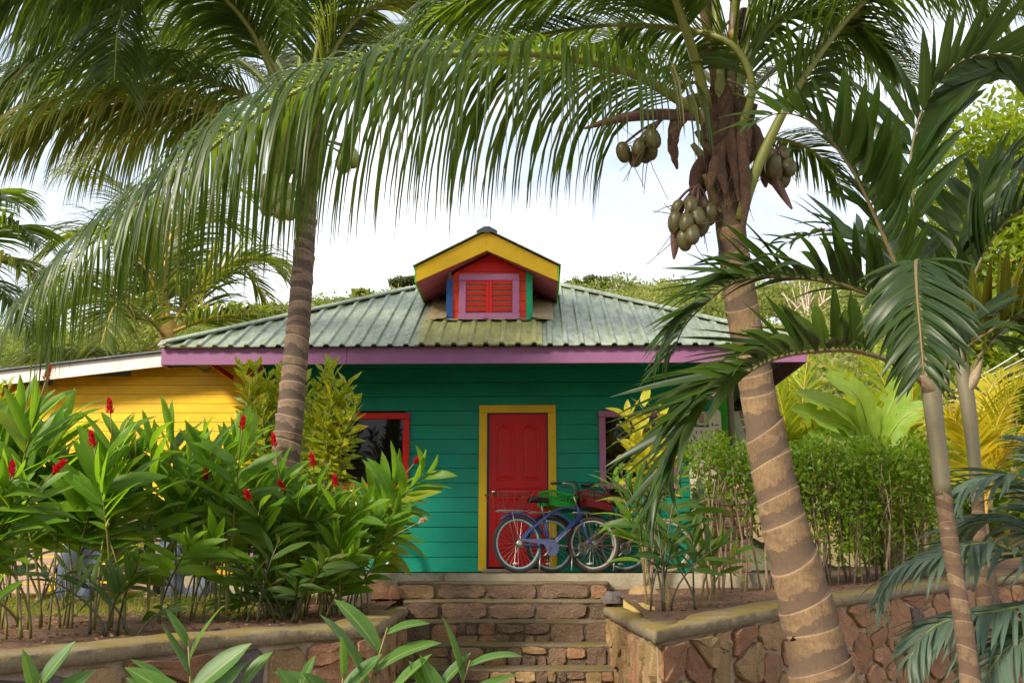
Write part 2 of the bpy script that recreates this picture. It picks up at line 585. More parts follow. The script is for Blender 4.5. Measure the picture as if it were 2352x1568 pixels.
M['trunk_big'] = trunkm("coconut_trunk_tan", (0.19, 0.115, 0.053), (0.29, 0.19, 0.095), (0.085, 0.055, 0.035), (0.40, 0.28, 0.17))
M['trunk_thin'] = trunkm("coconut_trunk_brown", (0.17, 0.11, 0.066), (0.26, 0.18, 0.115), (0.055, 0.036, 0.024), (0.42, 0.31, 0.19))
M['trunk_ring'] = trunkm("ringed_palm_trunk", (0.16, 0.10, 0.052), (0.22, 0.145, 0.08), (0.09, 0.05, 0.03), (0.31, 0.22, 0.14))
M['shaft'] = plain("grey_green_crownshaft", (0.155, 0.135, 0.075), 0.5)
M['shaft_brown'] = rough_m("brown_crownshaft", (0.22, 0.15, 0.085), (0.30, 0.25, 0.15), None, 5, 0.7, 0.3, 0.01)
M['fibre'] = rough_m("dry_palm_sheath", (0.085, 0.042, 0.022), (0.27, 0.155, 0.085), (0.07, 0.036, 0.022), 9, 0.9, 1.0, 0.03, 55)
M['spathe'] = rough_m("dry_spathe", (0.10, 0.045, 0.04), (0.16, 0.08, 0.06), None, 8, 0.7, 0.4, 0.01)
M['nut'] = plain("green_brown_coconut", (0.10, 0.085, 0.026), 0.42)
M['nut_green'] = plain("green_coconut", (0.21, 0.24, 0.055), 0.38)
M['nut_yellow'] = plain("young_yellow_coconut", (0.30, 0.20, 0.035), 0.45)
M['rachis'] = plain("palm_rachis", (0.22, 0.24, 0.05), 0.45)
M['rachis_y'] = plain("yellow_palm_rachis", (0.48, 0.30, 0.04), 0.45)
M['rachis_b'] = plain("brown_palm_rachis", (0.16, 0.12, 0.045), 0.5)
M['bark'] = rough_m("grey_brown_bark", (0.18, 0.12, 0.075), (0.28, 0.20, 0.13), None, 6, 0.9, 0.8, 0.02)
M['pale_bark'] = rough_m("pale_bark", (0.42, 0.33, 0.24), (0.55, 0.45, 0.34), None, 1, 0.9, 0.5, 0.05)
M['cane'] = plain("ginger_cane", (0.17, 0.15, 0.035), 0.5)
M['cane_dark'] = plain("shaded_ginger_cane", (0.06, 0.055, 0.018), 0.5)  # cane colour darkened to carry the shade of the low and rear clumps

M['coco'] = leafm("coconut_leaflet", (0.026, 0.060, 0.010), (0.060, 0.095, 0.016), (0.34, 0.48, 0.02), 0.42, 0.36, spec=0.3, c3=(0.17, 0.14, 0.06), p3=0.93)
M['coco_back'] = leafm("sunlit_coconut_leaflet", (0.060, 0.105, 0.014), (0.13, 0.15, 0.022), (0.36, 0.40, 0.02), 0.42, 0.34, c3=(0.24, 0.17, 0.03), p3=0.92)  # paler, yellower copy of coco: sunlight put into the leaflet colour
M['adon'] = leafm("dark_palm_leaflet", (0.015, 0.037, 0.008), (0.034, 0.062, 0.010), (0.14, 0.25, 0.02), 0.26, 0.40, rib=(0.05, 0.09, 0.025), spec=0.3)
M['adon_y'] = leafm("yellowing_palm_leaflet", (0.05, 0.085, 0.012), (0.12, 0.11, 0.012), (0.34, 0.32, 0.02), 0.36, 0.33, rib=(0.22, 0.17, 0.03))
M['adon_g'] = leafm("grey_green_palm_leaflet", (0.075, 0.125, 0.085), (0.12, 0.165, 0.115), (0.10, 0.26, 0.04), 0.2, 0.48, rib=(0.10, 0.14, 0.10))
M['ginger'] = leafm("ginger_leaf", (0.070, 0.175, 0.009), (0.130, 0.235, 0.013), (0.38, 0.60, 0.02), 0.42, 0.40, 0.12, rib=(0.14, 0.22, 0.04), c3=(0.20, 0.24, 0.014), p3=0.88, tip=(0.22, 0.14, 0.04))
M['ginger_dark'] = leafm("shaded_ginger_leaf", (0.034, 0.086, 0.010), (0.070, 0.125, 0.014), (0.20, 0.34, 0.02), 0.28, 0.38, 0.25, rib=(0.09, 0.14, 0.03), c3=(0.27, 0.22, 0.012), p3=0.965, tip=(0.20, 0.12, 0.04))  # darker copy of the ginger leaf: shade put into its colour
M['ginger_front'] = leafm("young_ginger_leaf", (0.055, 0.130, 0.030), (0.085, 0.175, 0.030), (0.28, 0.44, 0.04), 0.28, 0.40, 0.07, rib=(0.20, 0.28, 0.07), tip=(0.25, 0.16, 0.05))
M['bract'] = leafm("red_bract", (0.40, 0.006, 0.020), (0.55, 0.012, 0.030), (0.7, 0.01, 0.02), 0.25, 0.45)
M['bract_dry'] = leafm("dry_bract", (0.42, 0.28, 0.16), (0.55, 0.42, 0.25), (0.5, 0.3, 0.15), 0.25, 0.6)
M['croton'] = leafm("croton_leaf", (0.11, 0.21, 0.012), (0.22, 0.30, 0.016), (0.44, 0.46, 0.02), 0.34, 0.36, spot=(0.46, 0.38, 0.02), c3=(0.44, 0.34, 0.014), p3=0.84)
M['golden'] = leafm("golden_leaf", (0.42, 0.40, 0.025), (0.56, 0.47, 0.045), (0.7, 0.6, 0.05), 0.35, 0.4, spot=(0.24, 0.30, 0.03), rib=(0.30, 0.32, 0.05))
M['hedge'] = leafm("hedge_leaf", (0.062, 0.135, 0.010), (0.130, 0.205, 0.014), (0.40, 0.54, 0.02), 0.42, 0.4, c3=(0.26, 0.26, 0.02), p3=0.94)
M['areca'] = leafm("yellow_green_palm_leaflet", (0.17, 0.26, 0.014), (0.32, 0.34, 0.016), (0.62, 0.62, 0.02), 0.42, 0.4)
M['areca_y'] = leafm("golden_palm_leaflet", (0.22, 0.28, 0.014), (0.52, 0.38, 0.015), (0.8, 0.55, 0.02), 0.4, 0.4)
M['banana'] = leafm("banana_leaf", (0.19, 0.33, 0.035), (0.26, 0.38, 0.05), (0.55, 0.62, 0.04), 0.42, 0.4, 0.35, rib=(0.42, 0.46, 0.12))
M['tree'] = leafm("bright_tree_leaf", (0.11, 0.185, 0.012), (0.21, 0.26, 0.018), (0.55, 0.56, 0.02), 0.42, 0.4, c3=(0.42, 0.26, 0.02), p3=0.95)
M['forest'] = leafm("hill_tree_leaf", (0.10, 0.155, 0.030), (0.22, 0.265, 0.050), (0.46, 0.46, 0.08), 0.36, 0.7, c3=(0.34, 0.30, 0.12), p3=0.85)  # yellow-green canopy, its colour also paled to stand in for distance haze
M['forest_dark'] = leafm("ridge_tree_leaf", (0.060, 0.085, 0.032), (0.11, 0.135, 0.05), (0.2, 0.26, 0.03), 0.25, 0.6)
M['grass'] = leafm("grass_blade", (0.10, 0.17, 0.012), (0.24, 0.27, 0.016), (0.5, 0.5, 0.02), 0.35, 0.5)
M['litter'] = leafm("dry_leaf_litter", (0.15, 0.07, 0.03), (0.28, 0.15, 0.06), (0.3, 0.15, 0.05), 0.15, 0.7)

# ================================================================ ground and terrain
def grid(name, xs, ys, zf, m, smooth=True, parent=None, kind='structure'):
    v = [(x, y, zf(x, y)) for y in ys for x in xs]
    n = len(xs)
    f = [(j * n + i, j * n + i + 1, (j + 1) * n + i + 1, (j + 1) * n + i) for j in range(len(ys) - 1) for i in range(n - 1)]
    return tag(link(name, npmesh(name, v, f, None, m, smooth), parent), kind=kind)


def rng(a, b, s):
    return [a + (b - a) * i / max(1, round((b - a) / s)) for i in range(round((b - a) / s) + 1)]


def nz3(x, y, s, o=0.0):
    return noise.noise(Vector((x * s + o, y * s, o)))


GZ = -1.55
def fz(x, y):
    return GZ + 0.03 * nz3(x, y, 0.9)
xs = [-600, -200, -60, -25] + rng(-12, 12, 0.5) + [25, 60, 200, 600]
ys = [-600, -200, -60, -20] + rng(-4, 12, 0.5) + [14]
grid("ground", xs, ys, fz, M['path'])

# left bed front edge (x, y) of the wall, from the stairs outwards; right one likewise
LW = [(-1.20, 12.2), (-1.16, 10.4), (-1.10, 9.2), (-1.07, 8.15), (-1.5, 7.72), (-2.0, 7.2), (-2.4, 6.5), (-2.85, 5.7), (-3.7, 4.5), (-5.2, 3.0)]
RW = [(1.06, 12.2), (1.05, 10.2), (1.04, 8.8), (1.04, 7.62), (1.75, 8.5), (2.53, 9.5), (3.9, 10.9), (5.6, 12.4), (7.6, 13.8), (10.5, 15.5)]
LTOP = [-.36, -.36, -.36, -.36, -.36, -.37, -.385, -.40, -.42, -.44]
RTOP = [-.36, -.36, -.365, -.365, -.31, -.245, -.15, -.05, 0.02, 0.12]


def edge_at(poly, tops, y):
    """x and top height of the far-left / far-right run of a bed edge at forward distance y."""
    for (a, ta), (b, tb) in zip(list(zip(poly, tops))[3:], list(zip(poly, tops))[4:]):
        lo, hi = min(a[1], b[1]), max(a[1], b[1])
        if lo <= y <= hi:
            w = (y - a[1]) / (b[1] - a[1])
            return a[0] + (b[0] - a[0]) * w, ta + (tb - ta) * w
    return None


def lbed(x, y):
    z = -.44 + .016 * (y - 6) + max(0, y - 10.2) * 0.028
    return min(z, -.2) + .035 * nz3(x, y, 1.6, 3) + .012 * nz3(x, y, 7, 5)


# left bed: rows across, from the wall line out to the west
v, f = [], []
rows = rng(3.1, 13.4, .25)
cols = [0, .02, .05, .09, .14, .2, .27, .35, .44, .54, .66, .8, 1]
for y in rows:
    e = edge_at(LW, LTOP, y)
    x1 = e[0] - .12 if e else -1.30
    for c in cols:
        x = x1 + (-26 - x1) * c ** 1.6
        v.append((x, y, lbed(x, y)))
n = len(cols)
f = [(j * n + i, (j + 1) * n + i, (j + 1) * n + i + 1, j * n + i + 1) for j in range(len(rows) - 1) for i in range(n - 1)]
tag(link("garden_bed", npmesh("garden_bed", v, f, None, M['soil'], True)), kind='structure')


def rbed(x, y):
    z = -.43 + .055 * (y - 7.6) + max(0, x - 3.2) * .035
    return min(z, .25) + .03 * nz3(x, y, 1.6, 9) + .012 * nz3(x, y, 7, 2)


v = []
rows = rng(7.75, 15.4, .25)
for y in rows:
    e = edge_at(RW, RTOP, y)
    x2 = e[0] - .06
    for c in rng(0, 1, .08):
        x = 1.16 + (x2 - 1.16) * c
        v.append((x, y, min(rbed(x, y), e[1] - .02) if c > .9 else rbed(x, y)))
n = len(rng(0, 1, .08))
f = [(j * n + i, j * n + i + 1, (j + 1) * n + i + 1, (j + 1) * n + i) for j in range(len(rows) - 1) for i in range(n - 1)]
tag(link("garden_bed", npmesh("garden_bed", v, f, None, M['soil'], True)), kind='structure')
# yard behind and the rising hills
grid("yard", [-600, -200, -60] + rng(-30, 30, 2) + [60, 200, 600], [13.3, 14.5, 16, 20, 26, 34, 44], lambda x, y: -.26 + .05 * nz3(x, y, .4) + max(0, y - 26) * .12, M['turf'])


def hz(x, y):
    prof = [(38, .9), (46, 5.2), (60, 11.2), (80, 19.2), (100, 24.0), (112, 24.5), (150, 20), (260, 10)]
    z = prof[0][1]
    for (a, za), (b, zb) in zip(prof, prof[1:]):
        if y >= a: z = za + (zb - za) * min(1, (y - a) / (b - a))
    left = max(0.0, min(1.0, (-x - 6) / 34.0))
    z *= 1 - .20 * left
    z *= 1 + .12 * max(0, min(1, (x - 30) / 40))
    return z + 1.3 * nz3(x, y, .045, 4) * min(1, max(0, (y - 40) / 15)) - .3


grid("hillside", rng(-200, 200, 4), rng(38, 120, 3) + [150, 260], hz, M['hill'])


def bank(x, y):
    return -.3 + max(0, x - 7.8) * .62 + max(0, y - 20) * .10 + .25 * nz3(x, y, .6, 6) + .1 * nz3(x, y, 2, 1)
grid("earth_bank", rng(7.6, 30, .8), rng(14.5, 38, .9), bank, M['earth'])

# ================================================================ the house
H0 = Vector((-.37, 12.0, 0.0))
house = empty("house", H0, R(-1.3))
tag(house, "small wooden house with teal front, green metal hip roof and yellow gabled dormer", "house")
WY = 13.5                                            # front wall plane
XL, XR = P(572, 1000, WY).x, P(1664, 1000, WY).x
wall = MB(H0).box((XL, WY + .03, -.25), (XR, WY + .15, 3.0)).build("front_wall", M['void'], house)
for x in (XL, XR - .1):
    MB(H0).box((x, WY + .15, -.25), (x + .1, 18.5, 2.62)).build("side_wall", M['teal'], house)
MB(H0).box((XL + .1, 18.4, -.25), (XR - .1, 18.5, 2.62)).build("back_wall", M['teal'], house)


def zat(py, Y): return P(1176, py, Y).z
def xat(px, py, Y): return P(px, py, Y).x


# openings in the front wall: x0, x1, z0, z1
OP = {'door': (xat(1094, 1120, WY), xat(1272, 1120, WY), -.05, zat(931, WY)),
      'win1': (xat(757, 1030, WY), xat(934, 1030, WY), zat(1124, WY), zat(948, WY)),
      'win2': (xat(1370, 1030, WY), xat(1548, 1030, WY), zat(1123, WY), zat(945, WY))}
pitch = .191
z = .012
k = 0
while z < 2.95:
    z1 = min(z + pitch - .006, 2.99)
    segs = [(XL + .02, XR - .02)]
    for (a, b, c, d) in OP.values():
        if z1 > c + .07 and z < d - .07:
            new = []
            for (s0, s1) in segs:
                if b - .05 <= s0 or a + .05 >= s1: new.append((s0, s1)); continue
                if a + .05 > s0: new.append((s0, a + .05))
                if b - .05 < s1: new.append((b - .05, s1))
            segs = new
    segs2 = []
    for s0, s1 in segs:
        if s1 - s0 > 1.6 and random.random() < .6:
            c_ = s0 + (s1 - s0) * random.uniform(.25, .75)
            segs2 += [(s0, c_ - .0015), (c_ + .0015, s1)]
        else: segs2.append((s0, s1))
    for s0, s1 in segs2:
        dy = random.uniform(-.002, .002)
        # lapped board: the lower edge stands proud of the upper one
        y0, y1 = WY - .010 + dy, WY - .002 + dy
        p = [(s0, y0, z), (s1, y0, z), (s1, WY + .028, z), (s0, WY + .028, z), (s0, y1, z1), (s1, y1, z1), (s1, WY + .028, z1), (s0, WY + .028, z1)]
        MB(H0).hexa(p).build("plank", M['teal'], wall)
    z += pitch
    k += 1

# corner boards and post
MB(H0).box((XL - .03, WY - .045, -.05), (XL + .10, WY + .03, 2.96), .006).build("corner_board", M['mauve'], house)
MB(H0).box((XR - .15, WY - .06, -.05), (XR, WY + .03, 2.96), .006).build("corner_post", M['post_green'], house)
MB(H0).tube([(XR + .045, WY - .02, -.1), (XR + .045, WY - .02, 2.3), (XR + .02, WY - .3, 2.44)], .045, 10).build("downpipe", M['grey_plastic'], house, True)

# ---- door
dx0, dx1, _, dz1 = OP['door']
door = MB(H0)
lx0, lx1, lz0, lz1 = xat(1117, 1120, WY), xat(1251, 1120, WY), .075, zat(951, WY)
door.box((lx0, WY + .0, lz0), (lx1, WY + .028, lz1))
door = door.build("door", M['red'], house)
fw = dx1 - lx1 - .03
t_ = .105
MB(H0).box((dx0, WY - .04, .02), (dx0 + t_, WY + .02, dz1 - t_ + .0), .004).build("door_casing", M['yellow_trim'], house)
MB(H0).box((dx1 - t_, WY - .04, .02), (dx1, WY + .02, dz1 - t_), .004).build("door_casing", M['yellow_trim'], house)
MB(H0).box((dx0, WY - .042, dz1 - t_ + .002), (dx1, WY + .02, dz1), .004).build("door_casing", M['yellow_trim'], house)
MB(H0).box((dx0 + t_ + .001, WY - .012, .05), (lx0 - .003, WY + .027, dz1 - t_)).build("door_jamb", M['navy'], house)
MB(H0).box((lx1 + .003, WY - .012, .05), (dx1 - t_ - .001, WY + .027, dz1 - t_)).build("door_jamb", M['navy'], house)
MB(H0).box((lx0 - .003, WY - .012, lz1 + .003), (lx1 + .003, WY + .027, dz1 - t_ - .001)).build("door_jamb", M['navy'], house)
MB(H0).box((dx0 + .05, WY - .09, .003), (dx1 - .05, WY + .02, .048), .006).build("door_sill", M['raw_wood'], house)
DW, DH = lx1 - lx0, lz1 - lz0


def door_panel(a, b, c, d, arch=0.0):
    """Raised field inside a moulded groove; a..d are fractions of the leaf."""
    x0, x1, z0, z1 = lx0 + a * DW, lx0 + b * DW, lz0 + c * DH, lz0 + d * DH
    pts = [(x0, z0), (x1, z0), (x1, z1 - arch)]
    if arch:
        for q in range(1, 8):
            w = math.pi * q / 8
            pts.append(((x0 + x1) / 2 + (x1 - x0) / 2 * math.cos(w), z1 - arch + arch * math.sin(w)))
        pts.append((x0, z1 - arch))
    else:
        pts = [(x0, z0), (x1, z0), (x1, z1), (x0, z1)]
    cx, cz = sum(p[0] for p in pts) / len(pts), (z0 + z1) / 2
    hw, hh = (x1 - x0) / 2, (z1 - z0) / 2
    rings = []
    for ins, y in ((0, WY + .001), (.008, WY - .006), (.020, WY - .005), (.028, WY + .0), (.06, WY - .006)):
        rings.append([(cx + (p[0] - cx) * (1 - ins / hw), y, cz + (p[1] - cz) * (1 - ins / hh)) for p in pts])
    n = len(pts)
    vs = [p for r_ in rings for p in r_]
    fs = [(i * n + k, i * n + (k + 1) % n, (i + 1) * n + (k + 1) % n, (i + 1) * n + k) for i in range(4) for k in range(n)]
    fs.append(tuple(4 * n + k for k in range(n)))
    MB(H0).add(vs, fs).build("door_panel", M['red'], door)


door_panel(.13, .45, .56, .93, .10)
door_panel(.57, .88, .56, .93, .10)
door_panel(.11, .90, .41, .51)
door_panel(.11, .45, .08, .36)
door_panel(.57, .90, .08, .36)
kz = zat(1130, WY)
kx = lx0 + .065
kn = MB(H0).lathe([(.028, 0), (.028, .006), (.012, .01), (.012, .028), (.026, .036), (.031, .048), (.027, .062), (.012, .070)], Matrix.Translation((kx, WY, kz)) @ Matrix.Rotation(R(90), 4, 'X'), 14)
kn.build("door_knob", M['brass'], door, True)


# ---- windows
def window(op, m, name="window"):
    x0, x1, z0, z1 = op
    w = MB(H0).box((x0 + .06, WY - .006, z0 + .06), (x1 - .06, WY + .02, z1 - .06)).build(name, M['void'], house)
    b = .085
    for lo, hi in (((x0, WY - .045, z0 + b), (x0 + b, WY - .002, z1 - b)), ((x1 - b, WY - .045, z0 + b), (x1, WY - .002, z1 - b)),
                   ((x0, WY - .047, z1 - b + .002), (x1, WY - .002, z1)), ((x0, WY - .047, z0), (x1, WY - .002, z0 + b - .002))):
        MB(H0).box(lo, hi, .004).build("frame_board", m, w)
    MB(H0).box((x0 + b + .001, WY - .020, z0 + b + .001), (x1 - b - .001, WY - .010, z1 - b - .001)).build("pane", M['glass'], w)


window(OP['win1'], M['red_trim'])
window(OP['win2'], M['mauve'])

# ---- roof: pyramid hip of ribbed sheets
EY = 12.0
ez = zat(789, EY)
ex0, ex1 = xat(365, 789, EY), xat(1849, 784, EY)
S = .53
xa = (ex0 + ex1) / 2
hw = (ex1 - ex0) / 2
roof = empty("roof", (0, 0, 0), 0, house)


def rz(y): return ez + (y - EY) * S


nrm = Vector((0, -S, 1)).normalized()
rib_p = .1925
prof = [(0, 0), (.055, 0), (.075, .028), (.115, .028), (.135, 0), (.1925, 0)]   # one rib, (x, height)
nrib = int((ex1 - ex0) / rib_p)


def sheet(i0, i1, y0=EY - .06, y1=None, lift=0.0, m=None, name="roof_sheet"):
    """Ribbed sheet of ribs i0..i1, cut off by the hips."""
    pts = []
    for i in range(i0, i1):
        for (dx, h) in (prof if i == i1 - 1 else prof[:-1]):
            pts.append((ex0 + i * rib_p + dx, h))
    vs, fs = [], []
    for (x, h) in pts:
        t = max(.02, min(x - ex0, ex1 - x))
        ye = min(EY + t, y1) if y1 else EY + t
        yj = y0 + random.uniform(-.006, .006) * (1 if lift else .3)
        for y in (yj, ye):
            for low in (0, 1):
                p = Vector((x, y, rz(y))) + nrm * (h + lift - .012 * low)
                vs.append(p)
    for j in range(len(pts) - 1):
        a, b = j * 4, j * 4 + 4
        fs += [(a, b, b + 2, a + 2), (a + 1, a + 3, b + 3, b + 1), (a, a + 1, b + 1, b), (a + 2, b + 2, b + 3, a + 3)]
    return MB(H0).add(vs, fs).build(name, m or M['roof'], roof)


i = 0
while i < nrib:
    j = min(i + 4, nrib)
    if nrib - j < 2: j = nrib
    sheet(i, j)
    i = j
# the yellower mossy sheets laid over them below the dormer
im0, im1 = int((xat(985, 760, EY) - ex0) / rib_p), int((xat(1268, 760, EY) - ex0) / rib_p)
i = im0
while i < im1:
    j = min(i + 3, im1)
    sheet(i, j, EY - .085, 12.93, .022, M['roof_moss'])
    i = j
# other slopes
ay = EY + hw
az = rz(ay)
ap = Vector((xa, ay, az))
for a, b in (((ex0, EY), (ex0, EY + 2 * hw)), ((ex1, EY + 2 * hw), (ex1, EY)), ((ex0, EY + 2 * hw), (ex1, EY + 2 * hw))):
    p0, p1 = Vector((*a, ez)), Vector((*b, ez))
    MB(H0).add([p0, p1, ap, p0 - Vector((0, 0, .02)), p1 - Vector((0, 0, .02))], [(0, 1, 2), (0, 3, 4, 1)]).build("roof_slope", M['roof'], roof)


def cap(p, q, w, m, lift=.03, name="ridge_cap", par=None, split=3, dip=.55):
    p, q = Vector(p), Vector(q)
    d = (q - p).normalized()
    s = d.cross(Vector((0, 0, 1))).normalized()
    for k in range(split):
        a, b = p.lerp(q, k / split), p.lerp(q, (k + 1) / split + (.012 if k < split - 1 else 0))
        up = Vector((0, 0, lift + .006 * (k % 2)))
        vs = []
        for e in (a, b):
            for o_, dz in ((-w, -w * dip), (-w, -w * dip + .022), (-w * .25, .012), (w * .25, .012), (w, -w * dip + .022), (w, -w * dip)):
                vs.append(e + s * o_ + Vector((0, 0, dz)) + up)
        fs = [(i, i + 1, 7 + i, 6 + i) for i in range(5)] + [(0, 5, 4, 3, 2, 1), (6, 7, 8, 9, 10, 11)]
        MB(H0).add(vs, fs).build(name, m, par or roof)


cap((ex0, EY, ez + .02), ap, .11, M['roof'], dip=.40)
cap((ex1, EY, ez + .02), ap, .11, M['roof'], dip=.40)

# fascia boards and soffit
fz0 = zat(834, EY)
fj = xat(795, 810, EY)
fb = ez - .035
MB(H0).box((ex0, EY + .02, fz0), (fj - .002, EY + .05, fb), .003).build("fascia_board", M['purple'], house)
MB(H0).box((fj + .002, EY + .021, fz0 + .002), (ex1 - .01, EY + .051, fb), .003).build("fascia_board", M['purple'], house)
for x, ln_ in ((ex0, .30), (ex1 - .04, 2 * hw)):
    MB(H0).box((x, EY + .052, fz0), (x + .03, EY + ln_, fb)).build("fascia_board", M['purple'], house)
# ---- dormer
FY, DY = 12.78, 13.05                                # front of the barge boards, face of the dormer
pk = P(1115, 527, FY)
el, er = P(947, 612, FY), P(1283, 607, FY)
DC = (el.x + er.x) / 2
dh = (er.x - el.x) / 2
pz, ezd = pk.z, (el.z + er.z) / 2
ds = (pz - ezd) / dh
bx0, bx1 = P(1023, 690, DY).x, P(1219, 690, DY).x
dorm = empty("dormer", (0, 0, 0), 0, house)


def dz_at(x): return pz - abs(x - DC) * ds
def yroof(z): return EY + (z - ez) / S


backy = yroof(pz - .05)
# body: board wall of the gable
nb = 8
zb = rz(DY) - .02
bot = zb
while bot < pz - .3:
    top = min(bot + .135, pz - .27)
    def clip(zz): return max(0, (pz - .265 - zz) / ds)
    half = (bx1 - bx0) / 2
    cb = (bx0 + bx1) / 2
    w0, w1 = min(half, clip(bot)), min(half, clip(top - .004))
    if w0 < .02: break
    p = [(cb - w0, DY, bot), (cb + w0, DY, bot), (cb + w0, DY + .03, bot), (cb - w0, DY + .03, bot),
         (cb - w1, DY + .006, top - .004), (cb + w1, DY + .006, top - .004), (cb + w1, DY + .03, top - .004), (cb - w1, DY + .03, top - .004)]
    MB(H0).hexa(p).build("gable_board", M['red_trim'] if bot > zat(640, DY) else M['orange'], dorm)
    bot += .135
for sx, x in ((-1, bx0), (1, bx1)):                   # cheeks going back to the roof
    zt = ezd - .12
    MB(H0).prism([(x - sx * .01, DY + .03, zb), (x - sx * .01, DY + .03, zt + .2), (x - sx * .01, yroof(zt + .2), zt + .2)], (-sx * .04, 0, 0)).build("cheek_wall", M['flash'], dorm)
# corner boards
cw = .085
MB(H0).hexa([(bx0 - .01, DY - .035, zb - .03), (bx0 + cw - .01, DY - .035, zb - .03), (bx0 + cw - .01, DY - .002, zb - .03), (bx0 - .01, DY - .002, zb - .03)] +
            [(bx0 - .01, DY - .035, zat(641, DY) - .02), (bx0 + cw - .01, DY - .035, zat(641, DY) + .025), (bx0 + cw - .01, DY - .002, zat(641, DY) + .025), (bx0 - .01, DY - .002, zat(641, DY) - .02)]).build("corner_board", M['blue'], dorm)
MB(H0).hexa([(bx1 - cw, DY - .035, zb - .01), (bx1, DY - .035, zb - .01), (bx1, DY - .002, zb - .01), (bx1 - cw, DY - .002, zb - .01)] +
            [(bx1 - cw, DY - .035, zat(630, DY) + .025), (bx1, DY - .035, zat(630, DY) - .02), (bx1, DY - .002, zat(630, DY) - .02), (bx1 - cw, DY - .002, zat(630, DY) + .025)]).build("corner_board", M['green_trim'], dorm)
# louvred window
wx0, wx1 = P(1050, 690, DY).x, P(1189, 690, DY).x
wz0, wz1 = zat(736, DY), zat(631, DY)
b = .092
for lo, hi in (((wx0, DY - .05, wz0 + b), (wx0 + b, DY - .004, wz1 - b)), ((wx1 - b, DY - .05, wz0 + b), (wx1, DY - .004, wz1 - b)),
               ((wx0, DY - .054, wz1 - b + .002), (wx1, DY - .004, wz1)), ((wx0 - .008, DY - .056, wz0), (wx1 + .004, DY - .004, wz0 + b - .002))):
    MB(H0).box(lo, hi, .004).build("window_board", M['mauve'], dorm)
ix0, ix1, iz0, iz1 = wx0 + b, wx1 - b, wz0 + b, wz1 - b
MB(H0).box((ix0, DY - .008, iz0), (ix1, DY - .003, iz1)).build("shutter_back", M['raw_wood'], dorm)
xm = (ix0 + ix1) / 2
MB(H0).box((xm - .042, DY - .044, iz0), (xm - .001, DY - .009, iz1), .004).build("shutter_stile", M['red_trim'], dorm)
MB(H0).box((xm + .001, DY - .044, iz0), (xm + .042, DY - .009, iz1), .004).build("shutter_stile", M['red_trim'], dorm)
for a, c in ((ix0, xm - .043), (xm + .043, ix1)):
    for q in range(6):
        zc = iz0 + (iz1 - iz0) * (q + .62) / 6
        MB(H0).hexa([(a + .002, DY - .042, zc - .018), (c - .002, DY - .042, zc - .018), (c - .002, DY - .012, zc + .018), (a + .002, DY - .012, zc + .018),
                     (a + .002, DY - .042, zc - .004), (c - .002, DY - .042, zc - .004), (c - .002, DY - .012, zc + .030), (a + .002, DY - .012, zc + .030)]).build("shutter_slat", M['red_trim'], dorm)
    MB(H0).box((a + .002, DY - .043, iz1 - .03), (c - .002, DY - .012, iz1 - .001), .003).build("shutter_rail", M['red_trim'], dorm)
# barge boards
for sx in (-1, 1):
    xe = DC + sx * (dh - .035)
    zt0, zt1 = pz - .028, dz_at(xe) - .028
    hgt0, hgt1 = .262, .205
    a = [(DC + sx * .001, FY, zt0 - hgt0), (xe, FY, zt1 - hgt1), (xe, FY, zt1), (DC + sx * .001, FY, zt0)]
    MB(H0).prism(a if sx > 0 else a[::-1], (0, .028, 0)).build("barge_board", M['yellow_trim'], dorm)
    # lime eave board going back
    yb = yroof(zt1 - .2) + .1
    MB(H0).box((min(xe, xe + sx * .022), FY + .0, zt1 - .215), (max(xe, xe + sx * .022), yb, zt1), .002).build("eave_board", M['lime'], dorm)
    # soffit boards, running up the slope
    nn = 11
    for q in range(nn):
        ya, yc = FY + .03 + .105 * q, FY + .03 + .105 * q + .1
        zi = pz - .225
        x_in = DC + sx * .004
        xo = xe - sx * .002
        zo = zt1 - .19
        yo = yroof(zo)
        if ya > yo + .05 and q > 3: break
        p = [(x_in, ya, zi - .012), (xo, ya, zo - .012), (xo, yc, zo - .012), (x_in, yc, zi - .012), (x_in, ya, zi), (xo, ya, zo), (xo, yc, zo), (x_in, yc, zi)]
        MB(H0).hexa(p).build("soffit_board", M['pink'], dorm)
    # roof sheet with small ribs, its edges ragged
    vs, fs = [], []
    nq = 30
    for q in range(nq + 1):
        y = FY - .05 + (backy + .1 - FY + .05) * q / nq
        h = .018 if (q % 5) in (1, 2) else 0
        for x in (DC, DC + sx * (dh + .012)):
            zz = pz - abs(x - DC) * ds
            yy = min(y, max(FY, yroof(zz) + .05))
            vs += [(x, yy, zz + h), (x, yy, zz + h - .014)]
    for q in range(nq):
        a, c = q * 4, q * 4 + 4
        fs += [(a, a + 2, c + 2, c), (a + 1, c + 1, c + 3, a + 3), (a + 2, a + 3, c + 3, c + 2)]
    fs.append((0, 1, 3, 2))
    MB(H0).add(vs, fs).build("roof_sheet", M['roof'], dorm)
cap((DC, FY - .06, pz + .0), (DC, backy, pz + .0), .135, M['roof_cap'], .012, par=dorm, split=2, dip=.50)
